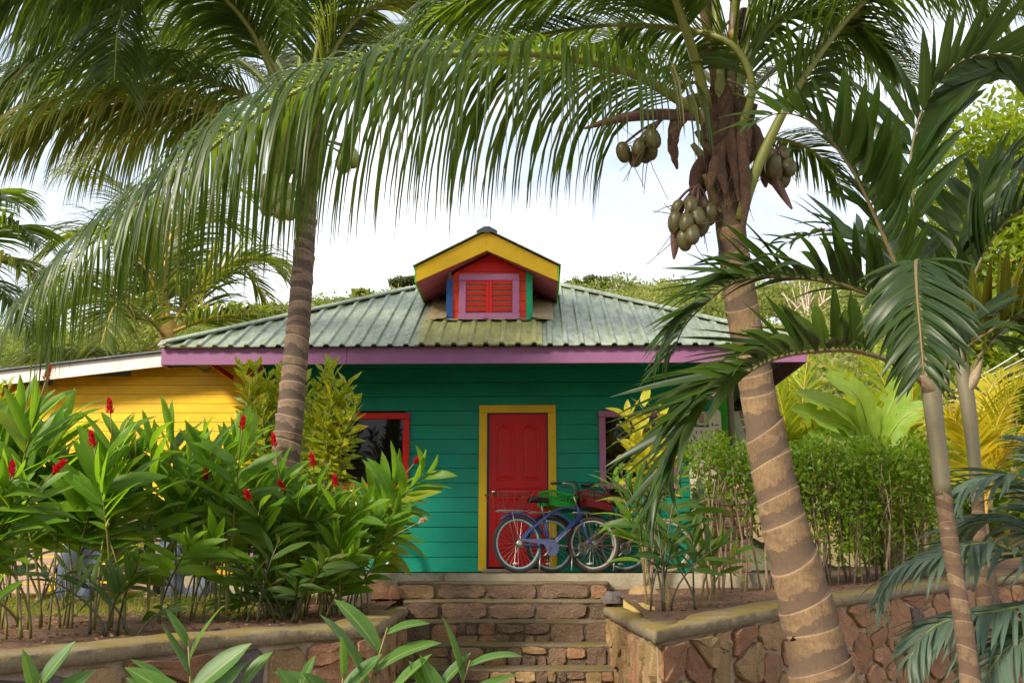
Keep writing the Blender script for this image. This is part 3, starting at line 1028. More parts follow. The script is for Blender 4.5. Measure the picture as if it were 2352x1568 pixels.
# flashing skirt in front and beside
fl = []
nf = 26
vs, fs = [], []
xf0, xf1 = bx0 - .14, bx1 + .16
for q in range(nf + 1):
    x = xf0 + (xf1 - xf0) * q / nf
    wv = .012 * math.sin(q * 1.7) + .012 * math.sin(q * .6 + 1)
    for y, l in ((DY - .06, .030), (DY - .13, .046), (DY - .21 + wv, .056 + abs(wv) * .8)):
        vs.append(Vector((x, y, rz(y))) + nrm * l)
for q in range(nf):
    for r_ in range(2):
        a = q * 3 + r_
        fs.append((a, a + 1, a + 4, a + 3))
MB(H0).add(vs, fs).build("flashing", M['flash'], dorm)
for sx, x in ((-1, bx0), (1, bx1)):
    vs = []
    for y in (DY - .16, DY + .2, DY + .5, DY + .85):
        for dx_, l in ((0, .075), (.10, .055), (.27, .034)):
            vs.append(Vector((x + sx * dx_, y, rz(y))) + nrm * l)
    fs = [(r_ * 3 + c, r_ * 3 + c + 1, r_ * 3 + c + 4, r_ * 3 + c + 3) for r_ in range(3) for c in range(2)]
    MB(H0).add(vs, fs).build("flashing", M['flash'], dorm)

# ================================================================ yellow annex beside the house
A0 = Vector((-6, 13.76, 0))
annex = empty("annex", A0)
tag(annex, "yellow boarded lean-to annex with white sloping fascia beside the teal house", "building")
AY = 13.76
aw = MB(A0).box((-12, AY + .03, -.3), (XL - .02, AY + .13, 1.9)).build("annex_wall", M['void'], annex)
FWY = 13.36
f0, f1 = P(0, 853, FWY), P(365, 811, FWY)
fsl = (f1.z - f0.z) / (f1.x - f0.x)
def ftop(x): return f1.z + (x - f1.x) * fsl
z = -.28
while z < 2.97:
    z1 = z + .1265
    xe_ = XL - .03
    x0b = -12.0
    # the sloping roof cuts the upper boards
    lim = f1.x + (z1 + .05 - f1.z) / fsl
    x0b = max(x0b, lim)
    if x0b < xe_ - .1:
        MB(A0).hexa([(x0b, AY - .008, z), (xe_, AY - .008, z), (xe_, AY + .028, z), (x0b, AY + .028, z),
                     (x0b, AY - .001, z1 - .005), (xe_, AY - .001, z1 - .005), (xe_, AY + .028, z1 - .005), (x0b, AY + .028, z1 - .005)]).build("plank", M['yellow'], aw)
    z += .1265
xr = P(470, 836, FWY).x
for a, c in ((-12.2, -6.9), (-6.897, xr)):
    MB(A0).prism([(a, FWY, ftop(a) - .185), (c, FWY, ftop(c) - .185), (c, FWY, ftop(c)), (a, FWY, ftop(a))], (0, .03, 0)).build("fascia_board", M['white'], annex)
MB(A0).prism([(-12.3, FWY - .05, ftop(-12.3) + .004), (ex0 - .02, FWY - .05, ftop(ex0) + .004), (ex0 - .02, FWY - .05, ftop(ex0) + .026), (-12.3, FWY - .05, ftop(-12.3) + .026)], (0, 5.5, 0)).build("annex_roof", M['roof_cap'], annex)
MB(A0).prism([(-12.2, FWY + .032, ftop(-12.2) - .05), (xr, FWY + .032, ftop(xr) - .05), (xr, FWY + .032, ftop(xr) - .035), (-12.2, FWY + .032, ftop(-12.2) - .035)], (0, AY - FWY, 0)).build("annex_soffit", M['dark_wood'], annex)
MB(A0).box((-12, AY + .13, -.3), (-11.9, 18, 1.5)).build("annex_side", M['yellow'], annex)
bz = P(480, 838, 12.4)
MB(A0).prism([(bz.x - .08, 12.2, bz.z + .05), (bz.x + .04, 12.2, bz.z - .02), (bz.x + .04, 12.2, bz.z + .05)], (0, 1.2, 0)).build("bracket", M['red_trim'], annex)

# ================================================================ porch slab, stone steps, retaining walls
porch = empty("porch_slab", (0, 12.9, 0))
tag(porch, "low concrete porch slab under the front of the teal house", "porch", kind="thing")
PO = Vector((0, 12.9, 0))
def ragged_slab(x0, x1, y0, y1, z0, z1, name, m, par, off, amp=.012, nx=40):
    vs, fs = [], []
    for q in range(nx + 1):
        x = x0 + (x1 - x0) * q / nx
        j = [amp * nz3(x, z_, 6, z_ * 9 + 1) + amp * .6 * nz3(x, z_, 19, z_ * 5) for z_ in (z0, (z0 + z1) / 2, z1)]
        vs += [(x, y0 + j[0], z0), (x, y0 + j[1] - amp * .5, (z0 + z1) / 2), (x, y0 + j[2] + .006, z1 - .012), (x, y0 + .025 + j[2], z1 + .3 * j[1]), (x, y1, z1)]
    for q in range(nx):
        for r_ in range(4):
            a = q * 5 + r_
            fs.append((a, a + 5, a + 6, a + 1))
    fs.append((0, 1, 2, 3, 4))
    fs.append(tuple(nx * 5 + r_ for r_ in (4, 3, 2, 1, 0)))
    return MB(off).add(vs, fs).build(name, m, par, True)
sx0, sx1, sx2 = -2.05, P(1020, 1325, 12.3).x, 3.05
ragged_slab(sx0, sx1, 12.34, 13.56, -.40, -.004, "slab_section", M['slab'], porch, PO)
ragged_slab(sx1 + .004, sx2, 12.30, 13.56, -.40, 0.0, "slab_section", M['slab'], porch, PO)
ragged_slab(-4.3, sx0 - .004, 12.5, 13.56, -.40, -.03, "slab_section", M['slab'], porch, PO)

STM = [M['stone']] * 10 + [M['stone_tan']] * 4 + [M['stone_dark']]


def stone_mesh(poly, to3, depth, rough=.012):
    depth *= .9
    """A stone from a flat outline: poly in (s, h), to3(s, h, d) gives the place d proud of the face."""
    # one round of corner cutting
    q = []
    n = len(poly)
    for i in range(n):
        a, b_ = Vector(poly[i]), Vector(poly[(i + 1) % n])
        ln_ = (b_ - a).length
        q.append(a.lerp(b_, random.uniform(.10, .22)))
        if ln_ > .12: q.append(a.lerp(b_, .5) + Vector((random.uniform(-1, 1), random.uniform(-1, 1))) * ln_ * .05)
        q.append(a.lerp(b_, random.uniform(.78, .90)))
    c = sum(q, Vector((0, 0))) / len(q)
    n = len(q)
    vs, fs = [], []
    tilt = Vector((random.uniform(-.1, .1), random.uniform(-.1, .1)))
    for ins, d in ((1.0, -.03), (.985, depth * .6), (.93, depth)):
        for p in q:
            w = c + (p - c) * (ins + random.uniform(-.035, .03) * (d > 0))
            dd = d + (random.uniform(-rough, rough) + tilt.dot(p - c) * .5 if d > 0 else 0)
            vs.append(to3(w.x, w.y, dd))
    vs.append(to3(c.x, c.y, depth * random.uniform(.85, 1.2)))
    for r_ in range(2):
        for k in range(n):
            fs.append((r_ * n + k, r_ * n + (k + 1) % n, (r_ + 1) * n + (k + 1) % n, (r_ + 1) * n + k))
    fs += [(2 * n + k, 2 * n + (k + 1) % n, 3 * n) for k in range(n)]
    return vs, fs


def voronoi(w, h, cell, aspect=1.35, seed=0):
    """Irregular convex cells filling a w x h rectangle."""
    rr = random.Random(seed)
    n = max(3, int(w * h / (cell * cell)))
    pts = []
    tries = 0
    while len(pts) < n and tries < 4000:
        p = (rr.uniform(0, w), rr.uniform(0, h))
        tries += 1
        mind = cell * rr.choice((.45, .6, .8, .95))
        if all(((p[0] - a) / aspect) ** 2 + (p[1] - c) ** 2 > mind * mind for a, c in pts): pts.append(p)
    cells = []
    for i, p in enumerate(pts):
        poly = [(0, 0), (w, 0), (w, h), (0, h)]
        for j, q in enumerate(pts):
            if j == i: continue
            # stretched metric
            mx_, my_ = (p[0] + q[0]) / 2, (p[1] + q[1]) / 2
            nx_, ny_ = (q[0] - p[0]) / aspect ** 2, q[1] - p[1]
            if abs(q[0] - p[0]) > cell * 4: continue
            out = []
            for a, c in zip(poly, poly[1:] + poly[:1]):
                da = (a[0] - mx_) * nx_ + (a[1] - my_) * ny_
                dc = (c[0] - mx_) * nx_ + (c[1] - my_) * ny_
                if da <= 0: out.append(a)
                if da * dc < 0:
                    u_ = da / (da - dc)
                    out.append((a[0] + (c[0] - a[0]) * u_, a[1] + (c[1] - a[1]) * u_))
            poly = out
            if len(poly) < 3: break
        if len(poly) >= 3: cells.append(poly)
    return cells


def shrink(poly, g):
    c = [sum(p[0] for p in poly) / len(poly), sum(p[1] for p in poly) / len(poly)]
    rr = sum(math.hypot(p[0] - c[0], p[1] - c[1]) for p in poly) / len(poly)
    if rr < g * 1.8: return None
    k = 1 - g / rr
    return [(c[0] + (p[0] - c[0]) * k, c[1] + (p[1] - c[1]) * k) for p in poly]


steps = empty("stone_steps", (0, 11, GZ))
tag(steps, "rough granite steps with mortar joints leading up to the porch", "steps")
SO = Vector((0, 11, GZ))
tops = [(1336, 12.02), (1378, 11.68), (1426, 11.33), (1480, 10.96), (1536, 10.60), (1594, 10.22), (1650, 9.85)]
prevz = -.10
nst = len(tops)
tz = [zat(py, y) for py, y in tops]
for k, (py, y) in enumerate(tops):
    z1 = tz[k]
    z0 = tz[k + 1] - .02 if k + 1 < nst else GZ - .05
    yb = 12.4 if k == 0 else tops[k - 1][1] + .12
    # xs as in the photograph
    xl = {0: P(912, py, y).x, 1: P(926, py, y).x}.get(k, -1.20 + .012 * k)
    xr_ = {0: P(1400, py, y).x, 1: 1.12}.get(k, 1.10)
    vs, fs = [], []
    nx = 46
    for q in range(nx + 1):
        x = xl + (xr_ - xl) * q / nx
        j = .018 * nz3(x, k, 4, k * 3.1) + .010 * nz3(x, k, 15, k)
        jz = .012 * nz3(x, k, 3, k * 5 + 2) + .006 * nz3(x, k, 14, k)
        vs += [(x, y + .03 + j * .5, z0), (x, y + .025 + j * .5, z1 - .035), (x, y + .004 + j, z1 - .018 + jz), (x, y + .012 + j, z1 + jz - .004), (x, y + .04 + j, z1 + jz), (x, yb, z1 + .01)]
    for q in range(nx):
        for r_ in range(5):
            a = q * 6 + r_
            fs.append((a, a + 6, a + 7, a + 1))
    fs.append(tuple(range(6)))
    fs.append(tuple(nx * 6 + r_ for r_ in range(5, -1, -1)))
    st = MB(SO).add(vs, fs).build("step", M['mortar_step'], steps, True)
    hgt = z1 - .012 - z0
    W_ = xr_ - xl
    rr = random.Random(40 + k)
    polys = []
    if k < 2:
        x = 0.0
        while x < W_ - .1:
            w = min(rr.uniform(.30, .62), W_ - x)
            if W_ - x - w < .14: w = W_ - x
            polys.append([(x + rr.uniform(0, .02), .02), (x + w - rr.uniform(0, .02), .02 + rr.uniform(-.01, .015)), (x + w - rr.uniform(-.01, .03), hgt - rr.uniform(0, .03)), (x + rr.uniform(-.01, .03), hgt - rr.uniform(0, .03))])
            x += w
    else:
        # two rough courses, now and then one tall stone through both
        x = 0.0
        while x < W_ - .06:
            w = min(rr.uniform(.14, .40), W_ - x)
            if W_ - x - w < .10: w = W_ - x
            cut = hgt * rr.uniform(.36, .62)
            jj = lambda a=.016: rr.uniform(-a, a)
            if rr.random() < .30 or w < .17:
                polys.append([(x + jj(), .012 + jj(.008)), (x + w + jj(), .012 + jj(.008)), (x + w + jj(), hgt - .012 + jj(.010)), (x + jj(), hgt - .012 + jj(.010))])
            else:
                m_ = w * rr.uniform(.35, .65)
                for lo_, hi_, parts in ((.010, cut - .006, rr.choice(((0, w), (0, m_, w)))), (cut + .006, hgt - .010, rr.choice(((0, w), (0, m_, w))))):
                    for p0, p1 in zip(parts, parts[1:]):
                        polys.append([(x + p0 + jj(), lo_ + jj(.010)), (x + p1 + jj(), lo_ + jj(.010)), (x + p1 + jj(), hi_ + jj(.012)), (x + p0 + jj(), hi_ + jj(.012))])
            x += w
    for poly in polys:
        pl = shrink(poly, rr.uniform(.006, .014) if k < 2 else rr.uniform(.006, .014))
        if not pl: continue
        vs, fs = stone_mesh(pl, lambda s, h, d: (xl + s, y + .025 - d, z0 + h), rr.uniform(.030, .055) if k < 2 else rr.uniform(.018, .042), .008)
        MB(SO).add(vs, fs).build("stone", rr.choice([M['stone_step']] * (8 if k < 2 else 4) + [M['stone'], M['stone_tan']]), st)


def retaining_wall(poly, tops, label, seed, cell, thick=.34, inward=1):
    """Stone faced wall along a polyline seen from the path; inward = +1 when the bed lies on the left of the line's direction."""
    o0 = Vector((poly[4][0], poly[4][1], GZ))
    w = empty("retaining_wall", o0)
    tag(w, label, "wall", kind="thing")
    pts = [Vector((*p, 0)) for p in poly]
    n = len(pts)
    nor = []
    for i in range(n):                                  # outward (towards the path), mitred
        ds_ = []
        for a, b_ in ((i - 1, i), (i, i + 1)):
            if a >= 0 and b_ < n:
                d = (pts[b_] - pts[a]).normalized()
                ds_.append(Vector((d.y, -d.x, 0)) * inward)
        v_ = sum(ds_, Vector()).normalized()
        nor.append(v_ / max(.5, v_.dot(ds_[0])))
    core, cop = MB(o0), MB(o0)
    def strip(mb, o_out, o_in, zlo, zhi, sub, amp, zamp=0.0):
        cols = []
        for i in range(n - 1):
            m_ = max(1, int((pts[i + 1] - pts[i]).length / sub))
            for q in range(m_ + (1 if i == n - 2 else 0)):
                t = q / m_
                p, nn = pts[i].lerp(pts[i + 1], t), nor[i].lerp(nor[i + 1], t)
                tp = tops[i] + (tops[i + 1] - tops[i]) * t
                cols.append((p, nn, tp))
        vs, fs = [], []
        for p, nn, tp in cols:
            lo, hi = zlo(tp), zhi(tp)
            j1, j2 = amp * nz3(p.x * 1 + p.y, lo, 6, 2), amp * nz3(p.x + p.y, hi, 9, 4)
            hi += zamp * nz3(p.x, p.y, 3, 8)
            for oo, z_ in ((o_out + j1, lo), (o_out + j2, (lo + hi) / 2), (o_out + j1 * .5, hi - .012), (o_out - .02, hi), (-o_in, hi + .004), (-o_in, lo)):
                q = p + nn * oo
                vs.append((q.x, q.y, z_))
        for i in range(len(cols) - 1):
            for r_ in range(6):
                a, b_ = i * 6 + r_, i * 6 + (r_ + 1) % 6
                fs.append((a, a + 6, b_ + 6, b_) if inward > 0 else (a, b_, b_ + 6, a + 6))
        fs.append(tuple(range(6)))
        fs.append(tuple((len(cols) - 1) * 6 + r_ for r_ in range(5, -1, -1)))
        mb.add(vs, fs)
    strip(core, 0, thick - .02, lambda t: GZ - .1, lambda t: t - .085, .12, .012)
    strip(cop, .035, thick, lambda t: t - .09, lambda t: t, .04, .020, .012)
    cr = core.build("wall_core", M['mortar'], w, True)
    cop.build("coping", M['coping'], w, True)
    # stones on each straight run
    for i in range(n - 1):
        a, b_ = pts[i], pts[i + 1]
        ln = (b_ - a).length
        if ln < .05: continue
        d = (b_ - a) / ln
        nn = Vector((d.y, -d.x, 0)) * inward
        h0 = GZ + .0
        hA, hB = tops[i] - .10 - h0, tops[i + 1] - .10 - h0
        rr = random.Random(seed + i)
        rough = .02
        cl = cell
        asp = 1.35
        if i < 3: cl, asp = cell * .8, .75
        for poly_ in voronoi(ln, max(hA, hB), cl, asp, seed + i):
            pl = shrink([(s, min(h, hA + (hB - hA) * s / ln)) for s, h in poly_], rr.uniform(.008, .032))
            if not pl: continue
            if max(p[1] for p in pl) - min(p[1] for p in pl) < .04: continue
            vs, fs = stone_mesh(pl, lambda s, h, dd: tuple(a + d * s + nn * dd + Vector((0, 0, h0 + h))), rr.uniform(.02, .07), .014)
            if inward < 0: fs = [q[::-1] for q in fs]
            MB(o0).add(vs, fs).build("stone", rr.choice(STM if i > 2 else [M['stone'], M['stone_tan'], M['stone_tan']]), cr)
    return w


retaining_wall(LW, LTOP, "stone retaining wall with mossy coping below the tall ginger bed", 300, .34, inward=-1)
retaining_wall(RW, RTOP, "stone retaining wall with yellow lichen coping below the hedge and palms", 400, .33, inward=1)

# ================================================================ plant builders
def leaf_mesh(name, m, width=.24, bend=.25, fold=.12, n=6, prof=None, wave=0.0, twist=0.0, seed=0):
    """Leaf along +X, length 1, upper side +Z; three points across, drooping by bend."""
    rr = random.Random(seed)
    vs, fs, lu = [], [], []
    prof = prof or (lambda t: math.sin(math.pi * min(1, t ** .8)) ** .85)
    x = z = 0.0
    for i in range(n + 1):
        t = i / n
        ang = .18 - bend * 1.6 * t
        if i:
            x += math.cos(ang) / n
            z += math.sin(ang) / n
        w = max(.004, width / 2 * prof(t)) if 0 < i < n else .004
        tw = twist * t
        wv = wave * rr.uniform(-1, 1)
        wv2 = wave * rr.uniform(-1, 1)
        up = fold * w * 2
        nx_, nz_ = -math.sin(ang), math.cos(ang)
        for s, u in ((-1, 0.0), (0, .5), (1, 1.0)):
            oy = s * w * math.cos(tw)
            oz = (up + (wv if s < 0 else wv2)) * abs(s) + s * w * math.sin(tw)
            vs.append((x + nx_ * oz, oy, z + nz_ * oz))
            lu.append((u, t, 0.0))
    for i in range(n):
        a = i * 3
        fs += [(a, a + 3, a + 4, a + 1), (a + 1, a + 4, a + 5, a + 2)]
    return npmesh(name, vs, fs, lu, m, True)


def lance(t):                                   # broad lance with a drawn-out tip
    return max(0, math.sin(math.pi * t ** .82)) ** .62 * (1 if t < .75 else 1 - (t - .75) * 1.2) if t < 1 else 0


GL = [leaf_mesh("leaf", M['ginger'], w, b, f, 7, lance, .006, tw, i) for i, (w, b, f, tw) in enumerate(
    [(.23, .10, .15, .1), (.22, .28, .12, -.2), (.26, .45, .10, .3), (.21, .02, .2, 0), (.24, .62, .1, -.3)])]
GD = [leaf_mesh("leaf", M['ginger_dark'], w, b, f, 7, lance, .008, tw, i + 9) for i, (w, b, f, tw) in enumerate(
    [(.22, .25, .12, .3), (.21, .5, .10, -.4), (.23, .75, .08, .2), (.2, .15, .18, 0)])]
GF = [leaf_mesh("leaf", M['ginger_front'], w, b, f, 8, lance, .005, tw, i + 20) for i, (w, b, f, tw) in enumerate(
    [(.33, .08, .16, .1), (.35, .25, .12, -.2), (.33, .40, .10, .25), (.30, -.05, .2, 0)])]


def bract_spike(name, m, h, n, seed):
    rr = random.Random(seed)
    mb = MB()
    mb.tube([(0, 0, -.04), (0, 0, h * .8)], [.006, .004], 5)
    for i in range(n):
        t = i / n
        z = h * (.05 + .85 * t)
        a = i * 2.4
        r_ = .055 * (1 - .55 * t) * rr.uniform(.8, 1.15)
        d = Vector((math.cos(a), math.sin(a), .75))
        s = Vector((-math.sin(a), math.cos(a), 0)) * .016
        p = Vector((0, 0, z))
        mid = p + d * r_ * .55
        tip = p + d * r_ + Vector((0, 0, .018))
        rv = rr.random()
        mb.add([p, mid - s, tip, mid + s], [(0, 1, 2), (0, 2, 3)], [(.5, .5, rv)] * 4)
    return mb.mesh(name, m)


SPIKE = [bract_spike("flower_spike", M['bract'], .20, 34, 1), bract_spike("flower_spike", M['bract'], .13, 40, 2), bract_spike("flower_spike", M['bract_dry'], .13, 26, 3)]


def cane(plant, base, h, az, lean, phi, nleaf, llen, leaves, mcane, spike=None, bare=.28, curve=1.0, r0=.011, droop=0.0):
    """One leafy cane under a plant; base is in the plant's own space."""
    rr = random
    la = Vector((math.cos(az), math.sin(az), 0))
    path = []
    for i in range(9):
        t = i / 8
        path.append(la * (lean * t ** (1 + curve)) + Vector((0, 0, h * (t - .10 * lean * t * t))))
    path, ln = catmull(path, 13)
    c = MB().tube(path, [r0 * (1 - .55 * i / 12) for i in range(13)], 6).build("cane", mcane, plant, True)
    c.location = base
    for i in range(nleaf):
        t = bare + ((.84 if spike is not None else 1.0) - bare) * (i + .6) / nleaf
        k = min(11, int(t * 12))
        p = path[k].lerp(path[k + 1], min(1, t * 12 - k))
        tg = (path[k + 1] - path[k]).normalized()
        s = 1 if i % 2 else -1
        side = Vector((math.cos(phi), math.sin(phi), 0))
        side = (side - tg * side.dot(tg)).normalized() * s
        up = .50 + .80 * max(0, (t - .5) / .5) + rr.uniform(-.25, .25) - droop
        d = side * math.cos(up) + tg * math.sin(up) + Vector((rr.uniform(-.16, .16), rr.uniform(-.16, .16), 0))
        L_ = llen * (.62 + .5 * math.sin(math.pi * min(1, max(0, (t - bare) / (1 - bare)) * .85 + .15))) * rr.uniform(.85, 1.15)
        mm = frame(p, d, tg * .35 - side * .45 + Vector((rr.uniform(-.35, .35), rr.uniform(-1.0, -.1), rr.uniform(.1, .5)))) @ Matrix.Scale(L_, 4)
        lo = link("leaf", rr.choice(leaves), c, mm)
    if spike is not None:
        tg = (path[-1] - path[-2]).normalized()
        link("flower_spike", SPIKE[spike], c, frame(path[-1], tg.orthogonal(), tg) @ Matrix.Scale(.74, 4))
    return c


def frond_parts(ctrl, npair, Lmax, width, droop=.5, t0=.16, fwd=(.6, 1.05), lift=.15, r0=.03, seed=0, jit=.12, shape=None, segs=6, tilt=0.0, wprof=None, side_ref=None):
    """Rachis path and list of leaflets [(t, side, verts, faces, lu)] of a feather palm frond; ctrl are world points."""
    rr = random.Random(seed)
    path, ln = catmull(ctrl, 56)
    m = len(path)
    rad = [r0 * (1 - .88 * (i / (m - 1)) ** .8) for i in range(m)]
    out = []
    wprof = wprof or [.45, .95, 1, .92, .72, .42, .03]
    shape = shape or (lambda t: .55 + .45 * math.sin(math.pi * min(1, (t - t0) / (1 - t0) * .9 + .18)))
    prevS = None
    frames = []
    for i in range(m):
        T = (path[min(i + 1, m - 1)] - path[max(0, i - 1)]).normalized()
        Sd = T.cross(Vector((0, 0, 1)))
        if Sd.length < .15:
            Sd = Vector(side_ref) if side_ref else (prevS or Vector((1, 0, 0)))
            Sd = Sd - T * Sd.dot(T)
        Sd = Sd.normalized()
        if prevS:
            if Sd.dot(prevS) < 0: Sd = -Sd
            Sd = (Sd * .4 + prevS * .6)
            Sd = (Sd - T * Sd.dot(T)).normalized()
        prevS = Sd
        frames.append((T, Sd))
    for i in range(npair):
        for sg in (-1, 1):
            t = t0 + (1 - t0) * (i + .5 + .4 * rr.uniform(-1, 1) * jit * 3) / npair
            t = min(.995, t)
            k = min(m - 2, int(t * (m - 1)))
            w_ = t * (m - 1) - k
            p = path[k].lerp(path[k + 1], w_)
            T, Sd = frames[k]
            Nn = Sd.cross(T)
            if Nn.z < 0 and abs(T.z) < .9: Nn = -Nn
            if tilt: Nn = (Nn + Sd * tilt).normalized()
            f = fwd[0] + (fwd[1] - fwd[0]) * t + rr.uniform(-jit, jit)
            d = (Sd * sg * math.cos(f) + T * math.sin(f) + Nn * (lift + rr.uniform(-jit, jit))).normalized()
            L_ = Lmax * shape(t) * rr.uniform(.88, 1.08)
            dr = droop * rr.uniform(.75, 1.3)
            q = p.copy()
            wd = width * rr.uniform(.8, 1.15) * (.55 + .45 * min(1, (1 - t) * 3))
            vs, lu = [], []
            rv = rr.random()
            tw = rr.uniform(-.5, .5)
            for s in range(segs + 1):
                u = s / segs
                W = T - d * T.dot(d)
                if W.length < .1: W = Nn - d * Nn.dot(d)
                W = W.normalized()
                W = W * math.cos(tw * u) + d.cross(W) * math.sin(tw * u)
                w2 = wd * wprof[min(len(wprof) - 1, round(u * (len(wprof) - 1)))] / 2
                vs += [tuple(q - W * w2), tuple(q + W * w2)]
                lu += [(0, u, rv), (1, u, rv)]
                q = q + d * (L_ / segs)
                d = (d + Vector((rr.uniform(-.03, .03), rr.uniform(-.03, .03), -dr * (.35 + u) * 6 / segs * .5))).normalized()
            fs = [(s * 2, s * 2 + 2, s * 2 + 3, s * 2 + 1) for s in range(segs)]
            out.append((t, sg, vs, fs, lu))
    return path, rad, out


def coco_frond(palm, off, ctrl, npair=80, Lmax=.95, width=.034, droop=.5, m='coco', mr='rachis', single=False, seed=0, **kw):
    """Part frond (its rachis mesh) with leaflets: single ones, or one joined part of kind stuff."""
    path, rad, lf = frond_parts(ctrl, npair, Lmax, width, droop, seed=seed, **kw)
    mb = MB(off)
    mb.tube(path, rad, 6)
    fr = mb.build("frond", M[mr], palm, True)
    if single:
        step_ = max(1.0, len(lf) / (2 * single))
        own = {int(i * step_) for i in range(2 * single)} if single > 1 else set(range(len(lf)))
        rest = MB(off)
        for i, (t, sg, vs, fs, lu) in enumerate(lf):
            if i in own and len(own) <= 300: MB(off).add(vs, fs, lu).build("leaflet", M[m], fr, True)
            else: rest.add(vs, fs, lu)
        if rest.v: rest.build("leaflets", M[m], fr, True, kind="stuff")
    else:
        mb = MB(off)
        for (t, sg, vs, fs, lu) in lf: mb.add(vs, fs, lu)
        mb.build("leaflets", M[m], fr, True, kind="stuff")
    return fr


AL = {k: [leaf_mesh("leaflet", M[k], w, b, f, 6, lambda t: min(1, t * 7 + .25) * (1 - t ** 3.2), 0, tw, i) for i, (w, b, f, tw) in enumerate(
    [(.15, .10, .12, 0), (.14, .32, .12, .3), (.16, .55, .10, -.3), (.14, .20, .15, .5), (.15, .80, .10, 0)])] for k in ('adon', 'adon_y', 'adon_g')}


def wide_frond(palm, off, ctrl, npair, L_, m='adon', mr='rachis_b', seed=0, t0=.2, fwd=(.55, 1.0), lift=.25, droop=0.0, r0=.016, bends=(0, 1, 2, 3), wide=1.0, twist=0.0):
    """Frond of broad leaflets, each leaflet an object of its own."""
    rr = random.Random(seed)
    path, ln = catmull(ctrl, 40)
    mb = MB(off)
    mb.tube(path, [r0 * (1 - .85 * i / 39) for i in range(40)], 6)
    fr = mb.build("frond", M[mr], palm, True)
    prevS = None
    o = Vector(off)
    for i in range(npair):
        for sg in (-1, 1):
            t = min(.985, t0 + (1 - t0) * (i + .5 + rr.uniform(-.25, .25)) / npair)
            k = min(38, int(t * 39))
            p = path[k].lerp(path[k + 1], t * 39 - k)
            T = (path[k + 1] - path[max(0, k - 1)]).normalized()
            Sd = T.cross(Vector((0, 0, 1)))
            if Sd.length < .2: Sd = prevS or Vector((1, 0, 0))
            Sd = Sd.normalized()
            if prevS and Sd.dot(prevS) < 0: Sd = -Sd
            prevS = Sd
            Nn = Sd.cross(T)
            if twist:
                Sd, Nn = Sd * math.cos(twist) + Nn * math.sin(twist), Nn * math.cos(twist) - Sd * math.sin(twist)
            f = fwd[0] + (fwd[1] - fwd[0]) * t + rr.uniform(-.1, .1)
            d = Sd * sg * math.cos(f) + T * math.sin(f) + Nn * (lift + rr.uniform(-.15, .15)) + Vector((0, 0, -droop))
            s = L_ * (.5 + .5 * math.sin(math.pi * min(1, (t - t0) / (1 - t0) * .82 + .2))) * rr.uniform(.88, 1.1)
            mm = frame(p - o, d, Nn * .8 + Vector((rr.uniform(-.3, .3), rr.uniform(-1.0, .1), rr.uniform(0, .3)))) @ Matrix.Diagonal((s, s * wide * rr.uniform(.85, 1.2), s, 1))
            link("leaflet", AL[m][rr.choice(bends)], fr, mm)
    return fr


def ring_trunk(off, ctrl, rads, ring, name, m, palm, sides=20, lip=.05, seed=0):
    """Trunk with raised leaf-scar rings: the ring's upper rim is proud, then it steps back in."""
    rr = random.Random(seed)
    path, ln = catmull(ctrl, 200)
    mb = MB(off)
    s, pts, rad, ys = 0.0, [], [], []
    def at(d):
        k = min(198, int(d / ln * 199))
        return path[k].lerp(path[k + 1], d / ln * 199 - k)
    def r_at(d):
        u = d / ln * (len(rads) - 1)
        k = min(len(rads) - 2, int(u))
        return rads[k] + (rads[k + 1] - rads[k]) * (u - k)
    while s < ln - .02:
        h = ring * rr.uniform(.5, 1.5)
        e = min(ln, s + h)
        l_ = lip * rr.uniform(.15, 1.6)
        for u, rf, ph in ((0.0, 1.0 - l_ * .2, 0.16), (.12, .985, .25), (.5, 1.0, .5), (.86, 1.0 + l_ * .6, .80), (.97, 1.0 + l_, 1.0), (.995, 1.0 + l_ * .5, 0.0)):
            d = s + (e - s) * u
            pts.append(at(d)); rad.append(r_at(d) * rf); ys.append((1 - ph, rr.random()))
        s = e
    # the rings tip to and fro
    vs0 = len(mb.v)
    mb.tube(pts, rad, sides, lu=ys)
    k = 0
    for i in range(len(pts)):
        ring_i = i // 6
        r2 = random.Random(ring_i * 7 + seed)
        a, amp = r2.uniform(-.7, .9) + seed, ring * r2.uniform(.05, .42)
        for q in range(sides):
            w = 2 * math.pi * q / sides
            v = mb.v[vs0 + i * sides + q]
            j = 1 + .012 * nz3(q * .9 + seed, i * .4, 1.1)
            c = Vector(pts[i]) - mb.off
            mb.v[vs0 + i * sides + q] = (c.x + (v[0] - c.x) * j, c.y + (v[1] - c.y) * j, v[2] + amp * math.cos(w - a))
    return mb.build(name, m, palm, True)


NUT = MB().lathe([(.002, -.115), (.035, -.105), (.058, -.080), (.074, -.035), (.078, .015), (.068, .062), (.044, .098), (.018, .112), (.002, .115)], None, 12)
NUTS = {k: NUT.mesh("coconut", M[k], True) for k in ('nut', 'nut_green', 'nut_yellow')}


